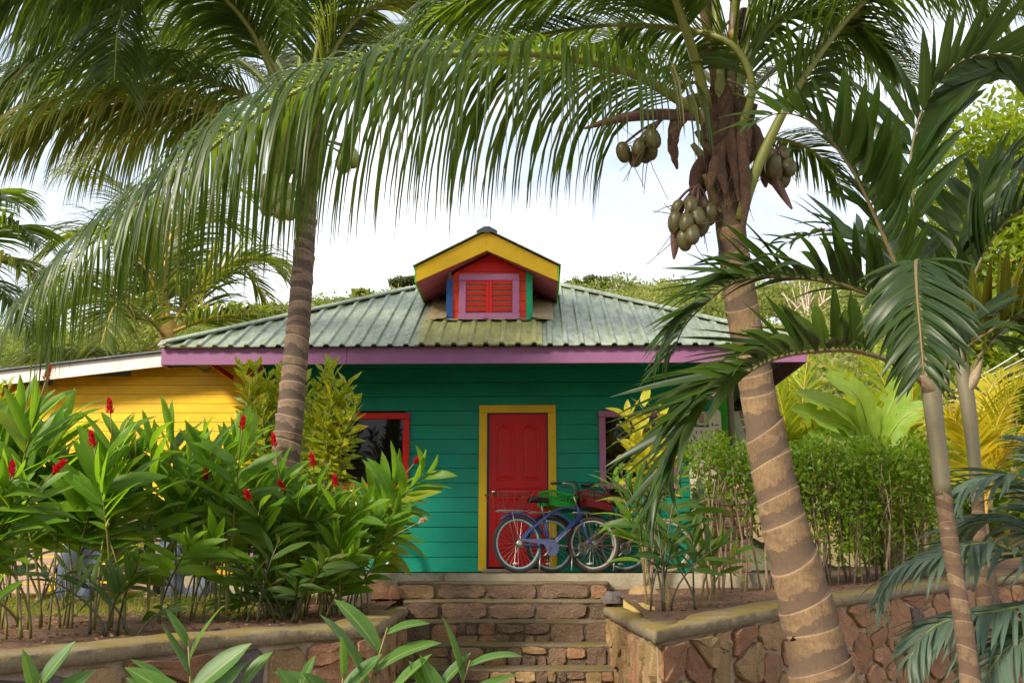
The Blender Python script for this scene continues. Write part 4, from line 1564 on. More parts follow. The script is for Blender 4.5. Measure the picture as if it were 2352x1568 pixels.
def nut_bunch(palm, off, spots, top, m, scale, seed, strands=8):
    """Coconuts at (px, py, Y) spots with a stalk and stiff dry flower strands."""
    rr = random.Random(seed)
    o = Vector(off)
    mb = MB(off)
    for (px, py, Y) in spots:
        p = P(px, py, Y)
        mm = Matrix.Translation(p - o) @ Matrix.Rotation(rr.uniform(-.35, .35), 4, 'Y') @ Matrix.Rotation(rr.uniform(-.4, .4), 4, 'X') @ Matrix.Rotation(rr.uniform(0, 6), 4, 'Z') @ Matrix.Scale(scale * rr.uniform(.88, 1.12), 4)
        link("coconut", NUTS[m], palm, mm)
        mb.tube(catmull([top, top.lerp(p, .5) + Vector((0, 0, .05)), p + Vector((0, 0, .08 * scale))], 7)[0], .010, 5)
        for q in range(2):
            e = p + Vector((rr.uniform(-.35, .25), rr.uniform(-.2, .2), rr.uniform(-.35, .2)))
            mb.tube([top.lerp(p, .8), p.lerp(e, .5) + Vector((0, 0, .03)), e], [.004, .003, .002], 4)
    mb.build("fruit_stalk", M['spathe'], palm, True)


# ================================================================ coconut palm, large one beside the steps
YR = 7.0
pr0 = P(1885, 1640, YR)
pr0.z = GZ
RO = Vector(pr0)
rpalm = empty("coconut_palm", RO)
tag(rpalm, "large coconut palm with thick leaning ringed trunk and hanging coconut bunches beside the steps", "palm tree")
tr = [(1960, 2050), (1935, 1850), (1890, 1568), (1848, 1380), (1800, 1200), (1762, 1020), (1733, 860), (1703, 700), (1683, 560), (1668, 420), (1665, 300), (1672, 160)]
rw = [100, 90, 78, 66, 53, 47, 43, 40, 37, 36, 38, 30]
ring_trunk(RO, [P(x, y, YR) for x, y in tr], [w / 2340 * 6.75 for w in rw], .20, "trunk", M['trunk_big'], rpalm, 26, .032, 5)
# crown: (control points, pairs, leaflet length, droop)
def C(*a): return [P(*p) for p in a]
coco_frond(rpalm, RO, C((1668, 330, 7.0), (1600, 262, 6.9), (1520, 205, 6.7), (1430, 160, 6.55), (1250, 125, 6.3), (1050, 124, 6.2), (860, 146, 6.1), (720, 192, 6.1), (580, 268, 6.2), (430, 385, 6.3), (300, 480, 6.4), (180, 585, 6.5), (70, 700, 6.6)),
           250, 1.46, .023, 2.4, single=150, seed=1, t0=.09, fwd=(.35, .8), lift=-.05, r0=.042, jit=.10)
coco_frond(rpalm, RO, C((1700, 300, 6.85), (1728, 200, 6.7), (1688, 108, 6.65), (1600, 72, 6.75), (1450, 58, 7.0), (1368, 61, 7.25), (1176, 89, 7.3), (1000, 125, 7.4), (860, 175, 7.5)), 181, .85, 0.022, .75, seed=2, r0=.034, t0=.10)
coco_frond(rpalm, RO, C((1672, 150, 7.0), (1600, 10, 6.9), (1480, -60, 6.8), (1250, -50, 6.6), (1060, 0, 6.5), (930, 80, 6.4)), 165, .95, 0.024, .8, seed=3, r0=.036)
coco_frond(rpalm, RO, C((1632, 290, 6.95), (1600, 150, 6.7), (1552, 0, 6.4), (1500, -140, 6.1), (1400, -220, 5.8), (1250, -240, 5.5)), 126, .9, 0.024, .7, seed=4, r0=.050, t0=.3)
coco_frond(rpalm, RO, C((1700, 505, 6.92), (1722, 430, 6.85), (1768, 320, 6.75), (1845, 178, 6.6), (1967, 20, 6.5), (2100, -70, 6.4), (2260, -90, 6.4), (2430, 10, 6.4)), 181, 1.0, 0.025, .85, seed=5, r0=.048, t0=.26)
coco_frond(rpalm, RO, C((1690, 240, 7.1), (1740, 80, 7.2), (1830, -60, 7.3), (1980, -120, 7.4), (2150, -80, 7.5), (2300, 30, 7.6)), 165, .95, 0.022, .8, seed=6, r0=.036)
coco_frond(rpalm, RO, C((1690, 260, 7.1), (1780, 160, 7.4), (1900, 110, 7.7), (2020, 130, 8.0), (2130, 220, 8.2)), 129, .8, 0.022, .8, seed=7, r0=.03)
coco_frond(rpalm, RO, C((1680, 160, 7.0), (1690, -20, 6.8), (1700, -180, 6.4), (1690, -260, 5.8), (1660, -220, 5.0)), 118, .9, 0.022, .7, seed=8, r0=.036)
coco_frond(rpalm, RO, C((1650, 200, 7.2), (1560, 120, 7.6), (1450, 90, 8.0), (1340, 110, 8.3), (1250, 170, 8.5)), 129, .8, 0.020, .8, seed=9, r0=.03)
coco_frond(rpalm, RO, C((1690, 220, 7.1), (1760, 70, 7.0), (1850, 20, 6.9), (1950, 40, 6.85), (2040, 120, 6.85)), 110, .8, .026, .9, seed=12, r0=.034, t0=.2)
coco_frond(rpalm, RO, C((1720, 330, 7.05), (1790, 320, 7.3), (1870, 350, 7.5), (1930, 420, 7.6)), 87, .6, 0.018, .7, seed=10, r0=.024)
# sheaths, spathes and dead leaf bases round the crown
rr = random.Random(3)
def strap(name, pts, w, m, palm, off, fold=.3, rag=0):
    """Broad dry sheath along a path, hollow, with real thickness."""
    path, ln = catmull(pts, 12)
    vs, fs = [], []
    for i, p in enumerate(path):
        t = i / 11
        T = (path[min(i + 1, 11)] - path[max(0, i - 1)]).normalized()
        W = T.cross(Vector((0, -1, 0)))
        W = W.normalized() if W.length > .1 else Vector((1, 0, 0))
        B = T.cross(W)
        ww = w * (math.sin(math.pi * (.18 + .80 * t)) ** .7) * .5
        for s in (-1, -.5, 0, .5, 1):
            q = p + W * ww * (s + (.45 * nz3(i * .8, s * 3, 1.3, rag) if rag else 0)) + B * (fold * ww * (s * s - 1))
            vs += [q, q + B * .012]
    for i in range(11):
        for s in range(4):
            a = i * 10 + s * 2
            fs += [(a, a + 2, a + 12, a + 10), (a + 1, a + 11, a + 13, a + 3)]
    MB(off).add(vs, fs).build(name, m, palm, True)
for k, (pts, w) in enumerate((([(1650, 180, 6.95), (1642, 250, 6.88), (1618, 320, 6.8)], .13), ([(1695, 210, 6.9), (1708, 290, 6.84), (1716, 380, 6.8)], .12),
                 ([(1660, 240, 6.85), (1682, 330, 6.8), (1698, 462, 6.8)], .09), ([(1640, 225, 6.9), (1580, 240, 6.9), (1548, 300, 6.9), (1540, 350, 6.92)], .12),
                 ([(1668, 190, 6.9), (1668, 290, 6.82), (1650, 370, 6.8)], .12), ([(1630, 345, 6.9), (1602, 400, 6.9), (1592, 470, 6.9)], .11),
                 ([(1702, 260, 7.0), (1738, 320, 7.0), (1760, 430, 7.0)], .12), ([(1628, -20, 7.0), (1640, 80, 6.97), (1645, 170, 6.92)], .15),
                 ([(1710, 20, 7.0), (1704, 90, 6.97), (1690, 180, 6.92)], .10), ([(1700, 300, 6.78), (1714, 420, 6.76), (1706, 545, 6.8)], .075),
                 ([(1645, 280, 6.82), (1652, 360, 6.8), (1668, 450, 6.8)], .09), ([(1632, 395, 6.95), (1600, 470, 6.95), (1562, 555, 6.95)], .055),
                 ([(1678, 230, 6.82), (1660, 300, 6.78), (1640, 330, 6.78)], .08), ([(1660, 330, 6.8), (1640, 390, 6.8), (1628, 440, 6.82)], .08), ([(1560, 270, 6.9), (1545, 330, 6.9), (1556, 388, 6.9)], .08))):
    strap("leaf_sheath", C(*pts), w, M['fibre'], rpalm, RO, .5, k + 1)
for k, (bx, by, ex, ey, w) in enumerate(((1660, 400, 1610, 250, .045), (1650, 380, 1600, 300, .05), (1675, 390, 1700, 200, .05), (1685, 410, 1735, 240, .045), (1662, 380, 1640, -80, .05), (1672, 360, 1690, -80, .05), (1690, 400, 1760, 330, .04), (1650, 420, 1590, 330, .045), (1668, 300, 1598, -60, .045), (1680, 300, 1738, -60, .045), (1645, 470, 1618, 400, .042))):
    d0 = -.05 + .012 * (k % 4)
    MB(RO).tube(catmull(C((bx, by, 7.0 + d0), ((bx * .6 + ex * .4), (by * .6 + ey * .4) - 6, 6.95 + d0), (ex, ey, 6.9 + d0)), 9)[0], [w * (1.25 - .10 * i) for i in range(9)], 9).build("leaf_base", M[('rachis_b', 'fibre', 'rachis_b', 'fibre', 'rachis')[k % 5]], rpalm, True)
fb_ = MB(RO)
for k in range(90):
    a0 = P(1668 + rr.uniform(-48, 48), rr.uniform(180, 440), 6.86 + rr.uniform(-.08, .1))
    fb_.tube([a0, a0 + Vector((rr.uniform(-.08, .08), rr.uniform(-.04, .04), -rr.uniform(.03, .12))), a0 + Vector((rr.uniform(-.16, .16), rr.uniform(-.05, .05), -rr.uniform(.15, .38)))], [.004, .003, .0015], 4)
fb_.build("loose_fibres", M['fibre'], rpalm, kind="stuff")
strap("spathe", C((1640, 270, 6.9), (1520, 262, 6.85), (1420, 272, 6.8), (1342, 295, 6.8)), .085, M['spathe'], rpalm, RO, .7)
strap("spathe", C((1620, 470, 6.9), (1560, 520, 6.9), (1548, 595, 6.9)), .09, M['spathe'], rpalm, RO, .7)
strap("spathe", C((1720, 340, 7.0), (1770, 400, 7.0), (1820, 480, 7.0)), .08, M['spathe'], rpalm, RO, .7)
nut_bunch(rpalm, RO, [(1432, 350, 6.8), (1468, 338, 6.75), (1500, 318, 6.7), (1480, 352, 6.9), (1462, 360, 6.85), (1492, 342, 6.85)], P(1520, 275, 6.85), 'nut', .72, 1)
nut_bunch(rpalm, RO, [(1556, 480, 6.85), (1588, 472, 6.75), (1612, 468, 6.9), (1602, 498, 6.75), (1630, 492, 6.9), (1552, 512, 6.8), (1577, 512, 6.7), (1612, 520, 6.85), (1590, 538, 6.7), (1572, 552, 6.75)], P(1605, 425, 6.85), 'nut', .68, 2)
nut_bunch(rpalm, RO, [(1768, 362, 7.0), (1795, 358, 7.05), (1812, 385, 7.0), (1780, 400, 7.0), (1800, 412, 7.05), (1775, 380, 6.9)], P(1740, 330, 7.0), 'nut', .70, 3)
nut_bunch(rpalm, RO, [(1672, 95, 6.85), (1690, 100, 6.85), (1684, 80, 6.85), (1655, 92, 6.85)], P(1690, 40, 6.9), 'nut_yellow', .36, 4)

# ================================================================ coconut palm in the ginger bed
YL = 10.0
LO = Vector(P(655, 1420, YL))
lpalm = empty("coconut_palm", LO)
tag(lpalm, "slender coconut palm rising from the ginger bed in front of the teal wall", "palm tree")
ring_trunk(LO, C((652, 1460, YL), (652, 1250, YL), (656, 1060, YL), (666, 960, YL), (681, 800, YL), (693, 650, YL), (703, 520, YL), (706, 430, YL), (703, 300, YL)),
           [w / 2340 * 10.2 for w in (40, 36, 34, 31, 28.5, 26, 23.5, 23, 22)], .135, "trunk", M['trunk_thin'], lpalm, 22, .07, 9)
coco_frond(lpalm, LO, C((690, 290, 10), (690, 96, 9.9), (674, -20, 9.8), (640, -150, 9.6), (560, -260, 9.3), (430, -300, 9.0)), 126, 1.25, 0.027, .7, 'coco', seed=21, r0=.05, t0=.28)
coco_frond(lpalm, LO, C((680, 300, 10), (648, 198, 9.8), (617, 135, 9.6), (572, 45, 9.4), (500, -30, 9.2), (380, -60, 9.0), (220, -20, 8.8), (90, 60, 8.7)), 181, 1.4, 0.027, 1.5, 'coco', seed=22, r0=.05, t0=.2, single=150)
coco_frond(lpalm, LO, C((680, 310, 10), (560, 220, 9.8), (420, 165, 9.6), (230, 150, 9.4), (60, 180, 9.2), (-120, 270, 9.0)), 188, 1.45, 0.027, 1.7, 'coco', seed=23, r0=.046, t0=.15)
coco_frond(lpalm, LO, C((672, 290, 9.9), (570, 60, 9.4), (430, -60, 9.0), (320, -40, 8.7), (275, 50, 8.5), (262, 180, 8.4)), 165, 1.0, 0.026, .55, 'coco', seed=24, r0=.04, t0=.25, fwd=(.5, .8))
coco_frond(lpalm, LO, C((400, -140, 8.2), (250, -120, 8.0), (100, -90, 7.8), (-60, -20, 7.7)), 137, 1.3, 0.031, 1.4, 'coco', seed=25, r0=.04, t0=.02)
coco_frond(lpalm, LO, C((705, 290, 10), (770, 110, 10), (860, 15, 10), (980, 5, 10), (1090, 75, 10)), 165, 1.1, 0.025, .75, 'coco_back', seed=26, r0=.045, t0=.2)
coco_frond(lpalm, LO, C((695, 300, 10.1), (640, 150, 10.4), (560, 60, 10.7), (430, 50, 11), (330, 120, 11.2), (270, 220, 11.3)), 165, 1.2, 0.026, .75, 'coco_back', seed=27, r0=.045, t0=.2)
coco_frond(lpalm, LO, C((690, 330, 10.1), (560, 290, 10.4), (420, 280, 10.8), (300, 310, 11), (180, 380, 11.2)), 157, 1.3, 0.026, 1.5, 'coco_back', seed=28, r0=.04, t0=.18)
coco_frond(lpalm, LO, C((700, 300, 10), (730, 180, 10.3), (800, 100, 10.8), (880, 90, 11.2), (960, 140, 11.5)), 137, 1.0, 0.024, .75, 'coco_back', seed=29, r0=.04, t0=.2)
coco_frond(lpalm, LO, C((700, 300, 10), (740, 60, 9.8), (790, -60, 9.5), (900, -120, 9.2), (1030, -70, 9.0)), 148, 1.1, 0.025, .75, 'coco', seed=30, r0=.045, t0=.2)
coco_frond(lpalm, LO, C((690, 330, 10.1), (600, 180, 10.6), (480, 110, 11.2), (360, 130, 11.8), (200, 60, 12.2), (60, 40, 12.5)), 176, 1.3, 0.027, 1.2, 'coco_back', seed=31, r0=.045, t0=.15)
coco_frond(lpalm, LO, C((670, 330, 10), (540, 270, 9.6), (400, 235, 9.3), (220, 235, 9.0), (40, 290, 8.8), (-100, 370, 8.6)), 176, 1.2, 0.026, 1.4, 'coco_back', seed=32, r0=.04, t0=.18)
for (pts, w) in (([(690, 180, 9.9), (685, 300, 9.85), (672, 400, 9.8)], .22), ([(720, 230, 9.9), (725, 330, 9.85), (722, 420, 9.82)], .2), ([(660, 250, 9.9), (640, 330, 9.85), (640, 420, 9.85)], .18), ([(700, 250, 9.85), (705, 360, 9.8), (700, 450, 9.82)], .25)):
    strap("leaf_sheath", C(*pts), w, M['fibre'], lpalm, LO, .5)
nut_bunch(lpalm, LO, [(612, 430, 9.7), (640, 420, 9.7), (628, 455, 9.65), (655, 450, 9.7), (645, 478, 9.68), (664, 480, 9.7), (618, 468, 9.72)], P(680, 370, 9.8), 'nut_green', 1.12, 5)
nut_bunch(lpalm, LO, [(790, 375, 9.8), (808, 362, 9.85), (795, 352, 9.9)], P(730, 320, 9.85), 'nut_green', 1.05, 6)

# ================================================================ palms behind the annex
BO = Vector(P(385, 900, 17.5))
bpalm = empty("coconut_palm", BO)
tag(bpalm, "sunlit coconut palm with short yellow trunk rising behind the annex roof", "palm tree")
ring_trunk(BO, C((388, 1200, 17.5), (386, 900, 17.5), (383, 740, 17.5)), [.17, .15, .13], .16, "trunk", M['rachis_y'], bpalm, 14, .06, 4)
Yb = 17.5
for k, pts in enumerate(([(382, 760), (352, 650), (290, 560), (200, 535), (120, 570)], [(386, 750), (378, 620), (400, 530), (470, 500), (560, 530)], [(390, 765), (430, 690), (520, 610), (600, 596), (668, 655)],
                         [(380, 765), (330, 700), (240, 670), (150, 710), (95, 790)], [(380, 775), (350, 740), (300, 700), (262, 705), (232, 790)], [(390, 765), (470, 735), (560, 722), (665, 728)],
                         [(382, 780), (300, 815), (150, 818), (-10, 862)], [(378, 745), (362, 600), (335, 500), (260, 420), (160, 400)], [(386, 740), (390, 580), (440, 470), (530, 430), (620, 470)],
                         [(384, 770), (340, 690), (250, 640), (140, 640), (60, 690)], [(390, 770), (440, 720), (490, 640), (560, 620), (610, 680)])):
    dy = (-.5, .3, .0, -.6, -1.2, -.5, -.7, .8, .8, .6, .7)[k]
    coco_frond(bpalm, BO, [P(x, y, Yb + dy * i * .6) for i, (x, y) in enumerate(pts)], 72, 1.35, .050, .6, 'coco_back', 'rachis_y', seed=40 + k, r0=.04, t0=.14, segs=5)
FO = Vector(P(-190, 1100, 15.5))
fpalm = empty("coconut_palm", FO)
tag(fpalm, "coconut palm beyond the annex whose drooping fronds reach in past the picture edge", "palm tree")
ring_trunk(FO, C((-190, 1150, 15.5), (-170, 800, 15.5), (-150, 600, 15.5)), [.2, .17, .14], .15, "trunk", M['trunk_thin'], fpalm, 14, .06, 4)
for k, pts in enumerate(([(-150, 610), (-40, 540), (40, 520), (90, 560)], [(-150, 620), (-50, 590), (50, 610), (125, 680)], [(-150, 640), (-60, 640), (20, 680), (70, 760)], [(-150, 600), (-90, 480), (-20, 440), (40, 470)], [(-150, 600), (-230, 500), (-330, 520), (-400, 600)], [(-150, 600), (-160, 450), (-230, 380), (-330, 400)])):
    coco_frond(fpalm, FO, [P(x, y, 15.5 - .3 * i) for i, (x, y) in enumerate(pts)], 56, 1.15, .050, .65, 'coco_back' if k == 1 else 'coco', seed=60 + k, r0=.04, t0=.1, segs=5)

# ================================================================ slim ringed palms beside the hedge
def slim_trunk(palm, off, ctrl, rads, ring, yshaft, seed):
    ring_trunk(off, ctrl, rads, ring, "trunk", M['trunk_ring'], palm, 18, .03, seed)


AO = Vector(P(2228, 1600, 5.0)); AO.z = GZ
apalm = empty("slim_palm", AO)
tag(apalm, "slim palm with brown ringed trunk, grey-green crownshaft and dark broad leaflets", "palm tree")
ring_trunk(AO, C((2262, 1980, 5.0), (2240, 1700, 5.0), (2222, 1500, 5.0), (2196, 1330, 5.0), (2178, 1220, 5.0), (2166, 1135, 5.0)), [.062, .056, .050, .044, .041, .040], .098, "trunk", M['trunk_ring'], apalm, 18, .03, 2)
MB(AO).tube(catmull(C((2166, 1137, 5.0), (2158, 1060, 5.0), (2146, 960, 5.0), (2140, 905, 5.0), (2136, 850, 5.0), (2130, 760, 5.0)), 16)[0], [.041, .041, .042, .042, .043, .043, .044, .045, .046, .048, .05, .048, .042, .034, .026, .018], 14).build("crownshaft", M['shaft'], apalm, True)
for pts in ([(2150, 905, 4.99), (2128, 880, 4.95), (2112, 862, 4.92)], [(2140, 910, 5.02), (2165, 880, 5.02), (2180, 850, 5.05)]):
    strap("leaf_sheath", C(*pts), .065, M['shaft_brown'], apalm, AO, .8)
wide_frond(apalm, AO, C((2132, 890, 4.97), (2100, 862, 4.92), (2052, 832, 4.85), (2001, 814, 4.78), (1951, 804, 4.72), (1883, 806, 4.65), (1799, 818, 4.6), (1730, 848, 4.55), (1649, 900, 4.5), (1580, 975, 4.46), (1545, 1060, 4.44), (1522, 1140, 4.44)), 48, .60, 'adon', seed=1, t0=.22, lift=.2, wide=.62, bends=(0, 1, 2, 3), fwd=(.6, 1.1))
wide_frond(apalm, AO, C((2130, 880, 5.0), (2085, 760, 4.95), (2018, 690, 4.9), (1934, 654, 4.85), (1866, 642, 4.82), (1765, 636, 4.8), (1700, 645, 4.78), (1649, 672, 4.76), (1575, 745, 4.75), (1545, 815, 4.75)), 44, .50, 'adon', seed=2, t0=.24, lift=.25, wide=.7, bends=(0, 1, 2), fwd=(.6, 1.1))
wide_frond(apalm, AO, C((2138, 880, 4.98), (2132, 740, 4.8), (2115, 630, 4.55), (2104, 600, 4.3), (2106, 672, 4.05), (2115, 774, 3.9), (2122, 858, 3.84)), 36, .34, 'adon', seed=3, t0=.45, lift=.0, bends=(1, 2, 4), fwd=(.35, .8), droop=.25, wide=.8)
wide_frond(apalm, AO, C((2134, 880, 5.0), (2085, 680, 4.95), (2024, 530, 4.88), (1976, 425, 4.8), (1944, 372, 4.75), (1893, 304, 4.7), (1840, 268, 4.66), (1780, 262, 4.64), (1725, 290, 4.62)), 24, .52, 'adon', seed=4, t0=.3, lift=.2, bends=(0, 1, 3), fwd=(.5, .9), wide=1.15, twist=.5)
wide_frond(apalm, AO, C((2138, 880, 5.02), (2110, 640, 5.0), (2094, 450, 4.98), (2092, 372, 4.96), (2106, 287, 4.92), (2136, 220, 4.9), (2182, 158, 4.87), (2258, 124, 4.85), (2370, 140, 4.85), (2450, 190, 4.85)), 26, .46, 'adon', seed=5, t0=.34, lift=.15, bends=(0, 1, 3), fwd=(.55, .95), wide=1.1, twist=.7)
wide_frond(apalm, AO, C((2142, 890, 5.02), (2160, 860, 5.1), (2185, 800, 5.3), (2230, 740, 5.5), (2290, 720, 5.7)), 14, .36, 'adon', seed=6, t0=.3, lift=.3, bends=(0, 1, 2))
wide_frond(apalm, AO, C((2136, 870, 5.03), (2070, 660, 5.3), (1990, 560, 5.6), (1900, 530, 5.8), (1800, 560, 6.0)), 20, .40, 'adon', seed=7, t0=.3, lift=.25, bends=(0, 1, 2))

SO2 = Vector(P(2262, 1480, 7.0)); SO2.z = GZ + .9
spalm = empty("slim_palm", SO2)
tag(spalm, "thinner slim palm standing close behind the ringed one, with yellowing upright leaflets", "palm tree")
ring_trunk(SO2, C((2272, 1700, 7.0), (2266, 1480, 7.0), (2258, 1350, 7.0), (2250, 1230, 7.0), (2244, 1120, 7.0)), [.06, .052, .047, .043, .041], .11, "trunk", M['trunk_ring'], spalm, 16, .03, 3)
MB(SO2).tube(catmull(C((2244, 1122, 7.0), (2234, 1020, 7.0), (2222, 920, 7.0), (2212, 860, 7.0), (2203, 790, 7.0), (2196, 720, 7.0)), 14)[0], [.042, .043, .044, .045, .047, .05, .052, .053, .052, .048, .042, .034, .026, .02], 14).build("crownshaft", M['shaft'], spalm, True)
strap("leaf_sheath", C((2218, 905, 6.98), (2238, 870, 6.95), (2256, 820, 6.92)), .07, M['shaft_brown'], spalm, SO2, .8)
wide_frond(spalm, SO2, C((2208, 850, 7.0), (2222, 800, 6.9), (2272, 762, 6.75), (2352, 722, 6.6), (2440, 700, 6.5), (2540, 720, 6.5)), 22, .60, 'adon_y', seed=11, t0=.18, lift=.75, bends=(0, 3), fwd=(.9, 1.0))
wide_frond(spalm, SO2, C((2216, 895, 7.0), (2255, 810, 6.9), (2310, 752, 6.8), (2400, 720, 6.7), (2500, 760, 6.6)), 18, .5, 'adon', seed=12, t0=.3, lift=.1, bends=(1, 2, 4), droop=.3)
wide_frond(spalm, SO2, C((2204, 800, 7.0), (2235, 640, 6.9), (2300, 520, 6.8), (2380, 470, 6.7), (2470, 470, 6.6)), 20, .62, 'adon', seed=13, t0=.25, lift=.4, bends=(0, 1, 3), fwd=(.8, 1.0))
wide_frond(spalm, SO2, C((2200, 790, 7.0), (2190, 640, 7.1), (2215, 520, 7.2), (2280, 420, 7.3), (2350, 380, 7.4)), 18, .6, 'adon', seed=14, t0=.3, lift=.3, bends=(0, 1))
wide_frond(spalm, SO2, C((2202, 800, 7.0), (2160, 690, 7.3), (2100, 620, 7.6), (2020, 600, 7.9)), 16, .5, 'adon', seed=15, t0=.3, lift=.3, bends=(0, 1, 2))

CO = Vector(P(2520, 1600, 5.75)); CO.z = GZ
cpalm = empty("small_palm", CO)
tag(cpalm, "low palm with arching grey-green fronds in front of the stone wall at picture edge", "palm tree")
MB(CO).tube(C((2545, 1950, 5.75), (2530, 1600, 5.75), (2515, 1370, 5.75)), [.09, .075, .06], 14).build("trunk", M['trunk_ring'], cpalm, True)
for k, (pts, npair, L_) in enumerate((
        ([(2515, 1370, 5.75), (2470, 1220, 5.70), (2400, 1130, 5.65), (2330, 1095, 5.60), (2262, 1098, 5.57), (2208, 1125, 5.55)], 30, 0.48),
        ([(2515, 1370, 5.75), (2440, 1300, 5.65), (2352, 1270, 5.55), (2271, 1248, 5.50), (2204, 1256, 5.45), (2136, 1276, 5.43), (2069, 1306, 5.41), (2018, 1372, 5.41)], 40, 0.43),
        ([(2515, 1380, 5.75), (2440, 1385, 5.60), (2352, 1392, 5.50), (2291, 1403, 5.45), (2204, 1416, 5.40), (2136, 1446, 5.37), (2088, 1512, 5.35)], 38, 0.45),
        ([(2515, 1385, 5.75), (2450, 1420, 5.50), (2380, 1450, 5.35), (2300, 1500, 5.25), (2250, 1590, 5.20)], 30, 0.48),
        ([(2515, 1370, 5.75), (2490, 1180, 5.80), (2430, 1060, 5.85), (2360, 1020, 5.90)], 27, 0.48),
        ([(2515, 1370, 5.75), (2400, 1240, 5.85), (2300, 1190, 5.95), (2230, 1200, 6.05), (2170, 1250, 6.15)], 30, 0.45))):
    wide_frond(cpalm, CO, C(*pts), npair, L_, 'adon_g', 'rachis', seed=20 + k, t0=.22, lift=.12, bends=(1, 2, 4), fwd=(.55, .95), droop=.22, r0=.015, wide=.55)

# ================================================================ hedge behind the wall
HO = Vector(P(1880, 1370, 11.8)); HO.z = -.15
hedge = empty("hedge", HO)
tag(hedge, "clipped leafy hedge with many bare upright stems behind the lichen topped wall", "hedge")
rr = random.Random(8)
hA, hB = P(1600, 1340, 11.6), P(2170, 1330, 13.2)
def hedge_pt(u): return hA.lerp(hB, u)
tipz = []
for k in range(64):
    u = (k + rr.random()) / 64
    p = hedge_pt(u) + Vector((rr.uniform(-.1, .1), rr.uniform(-.28, .28), 0))
    z0 = rbed(p.x, p.y) - .05
    h = P(1176, 1022, p.y).z - z0 - rr.uniform(.05, .5)
    q = [(p.x, p.y, z0)]
    a = p.copy()
    for s in range(1, 6):
        a = a + Vector((rr.uniform(-.05, .05), rr.uniform(-.05, .05), 0))
        q.append((a.x, a.y, z0 + h * s / 5))
    mb = MB(HO).tube(q, [rr.uniform(.010, .020) * (1 - .12 * s) for s in range(6)], 5)
    for s in range(2):
        b_ = Vector(q[rr.randint(2, 4)])
        mb.tube([b_, b_ + Vector((rr.uniform(-.1, .1), rr.uniform(-.1, .1), .2)), b_ + Vector((rr.uniform(-.2, .2), rr.uniform(-.2, .2), .5))], [.008, .006, .004], 4)
    mb.build("stem", M['bark'], hedge, True)


def leaf_cloud(pts, dirs, size, aspect, name, m, parent=None, off=(0, 0, 0), kind=None, fold=.25, rnd=None, bendz=0.0):
    """Many small four-cornered leaves, each folded on its midrib; pts n x 3, dirs n x 3."""
    n = len(pts)
    d = dirs / np.maximum(1e-6, np.linalg.norm(dirs, axis=1))[:, None]
    ref = NR.normal(size=(n, 3)); ref[:, 2] += .9
    s = np.cross(d, ref); s /= np.maximum(1e-6, np.linalg.norm(s, axis=1))[:, None]
    up = np.cross(s, d)
    L_ = (size * NR.uniform(.65, 1.25, n))[:, None]
    W = L_ * aspect * .5
    b0 = pts
    mid = pts + d * L_ * .48
    tip = pts + d * L_ - np.array([0, 0, 1.0]) * L_ * bendz
    V = np.stack([b0, mid - s * W + up * W * fold, tip, mid + s * W + up * W * fold], axis=1).reshape(-1, 3) - np.array(off)
    i = np.arange(n)[:, None] * 4
    F = np.concatenate([i + np.array([[0, 1, 2]]), i + np.array([[0, 2, 3]])], axis=1).reshape(-1, 3)
    rv = NR.random(n) if rnd is None else rnd
    lu = np.zeros((n, 4, 3)); lu[:, :, 2] = rv[:, None]; lu[:, 0, :2] = (.5, 0); lu[:, 1, :2] = (0, .5); lu[:, 2, :2] = (.5, 1); lu[:, 3, :2] = (1, .5)
    o = link(name, npmesh(name, V, F, lu.reshape(-1, 3), m), parent)
    if kind: o["kind"] = kind
    return o


n = 15000
u = NR.random(n)
hp = np.array([list(hedge_pt(x)) for x in u])
top = np.array([P(1176, 1018, y).z for y in hp[:, 1]])
hgt = NR.random(n) ** .55
keep = NR.random(n) < np.clip(.10 + hgt * 1.3, 0, 1) * np.where(u < .22, np.clip(hgt * 1.5 - .55, .06, 1), 1)
hp[:, 0] += NR.normal(0, .12, n)
hp[:, 1] += NR.uniform(-.42, .42, n)
hp[:, 2] = -.1 + (top + .1) * hgt + NR.normal(0, .03, n) + .06 * np.sin(hp[:, 0] * 9)
dd = NR.normal(size=(n, 3)); dd[:, 2] += .5
leaf_cloud(hp[keep], dd[keep], .085, .42, "foliage", M['hedge'], hedge, HO, "stuff")

# ================================================================ bright palms and banana behind the hedge
def palm_clump(name, label, base, fronds, m, mr, L_, w, Y, seed, droop=.35, pairs=54):
    o = Vector(P(*base))
    c = empty(name, o)
    tag(c, label, "palm tree", None)
    MB(o).tube([o - Vector((0, 0, 1.3)), o - Vector((0, 0, .4)), o + Vector((0, 0, .1))], [.10, .08, .05], 10).build("trunk", M['trunk_ring'], c, True)
    for k, pts in enumerate(fronds):
        coco_frond(c, o, [o] + C(*pts), pairs, L_, w, droop, m, mr, seed=seed + k, r0=.026, t0=.2, segs=5, fwd=(.55, .95), lift=.2)
    return c


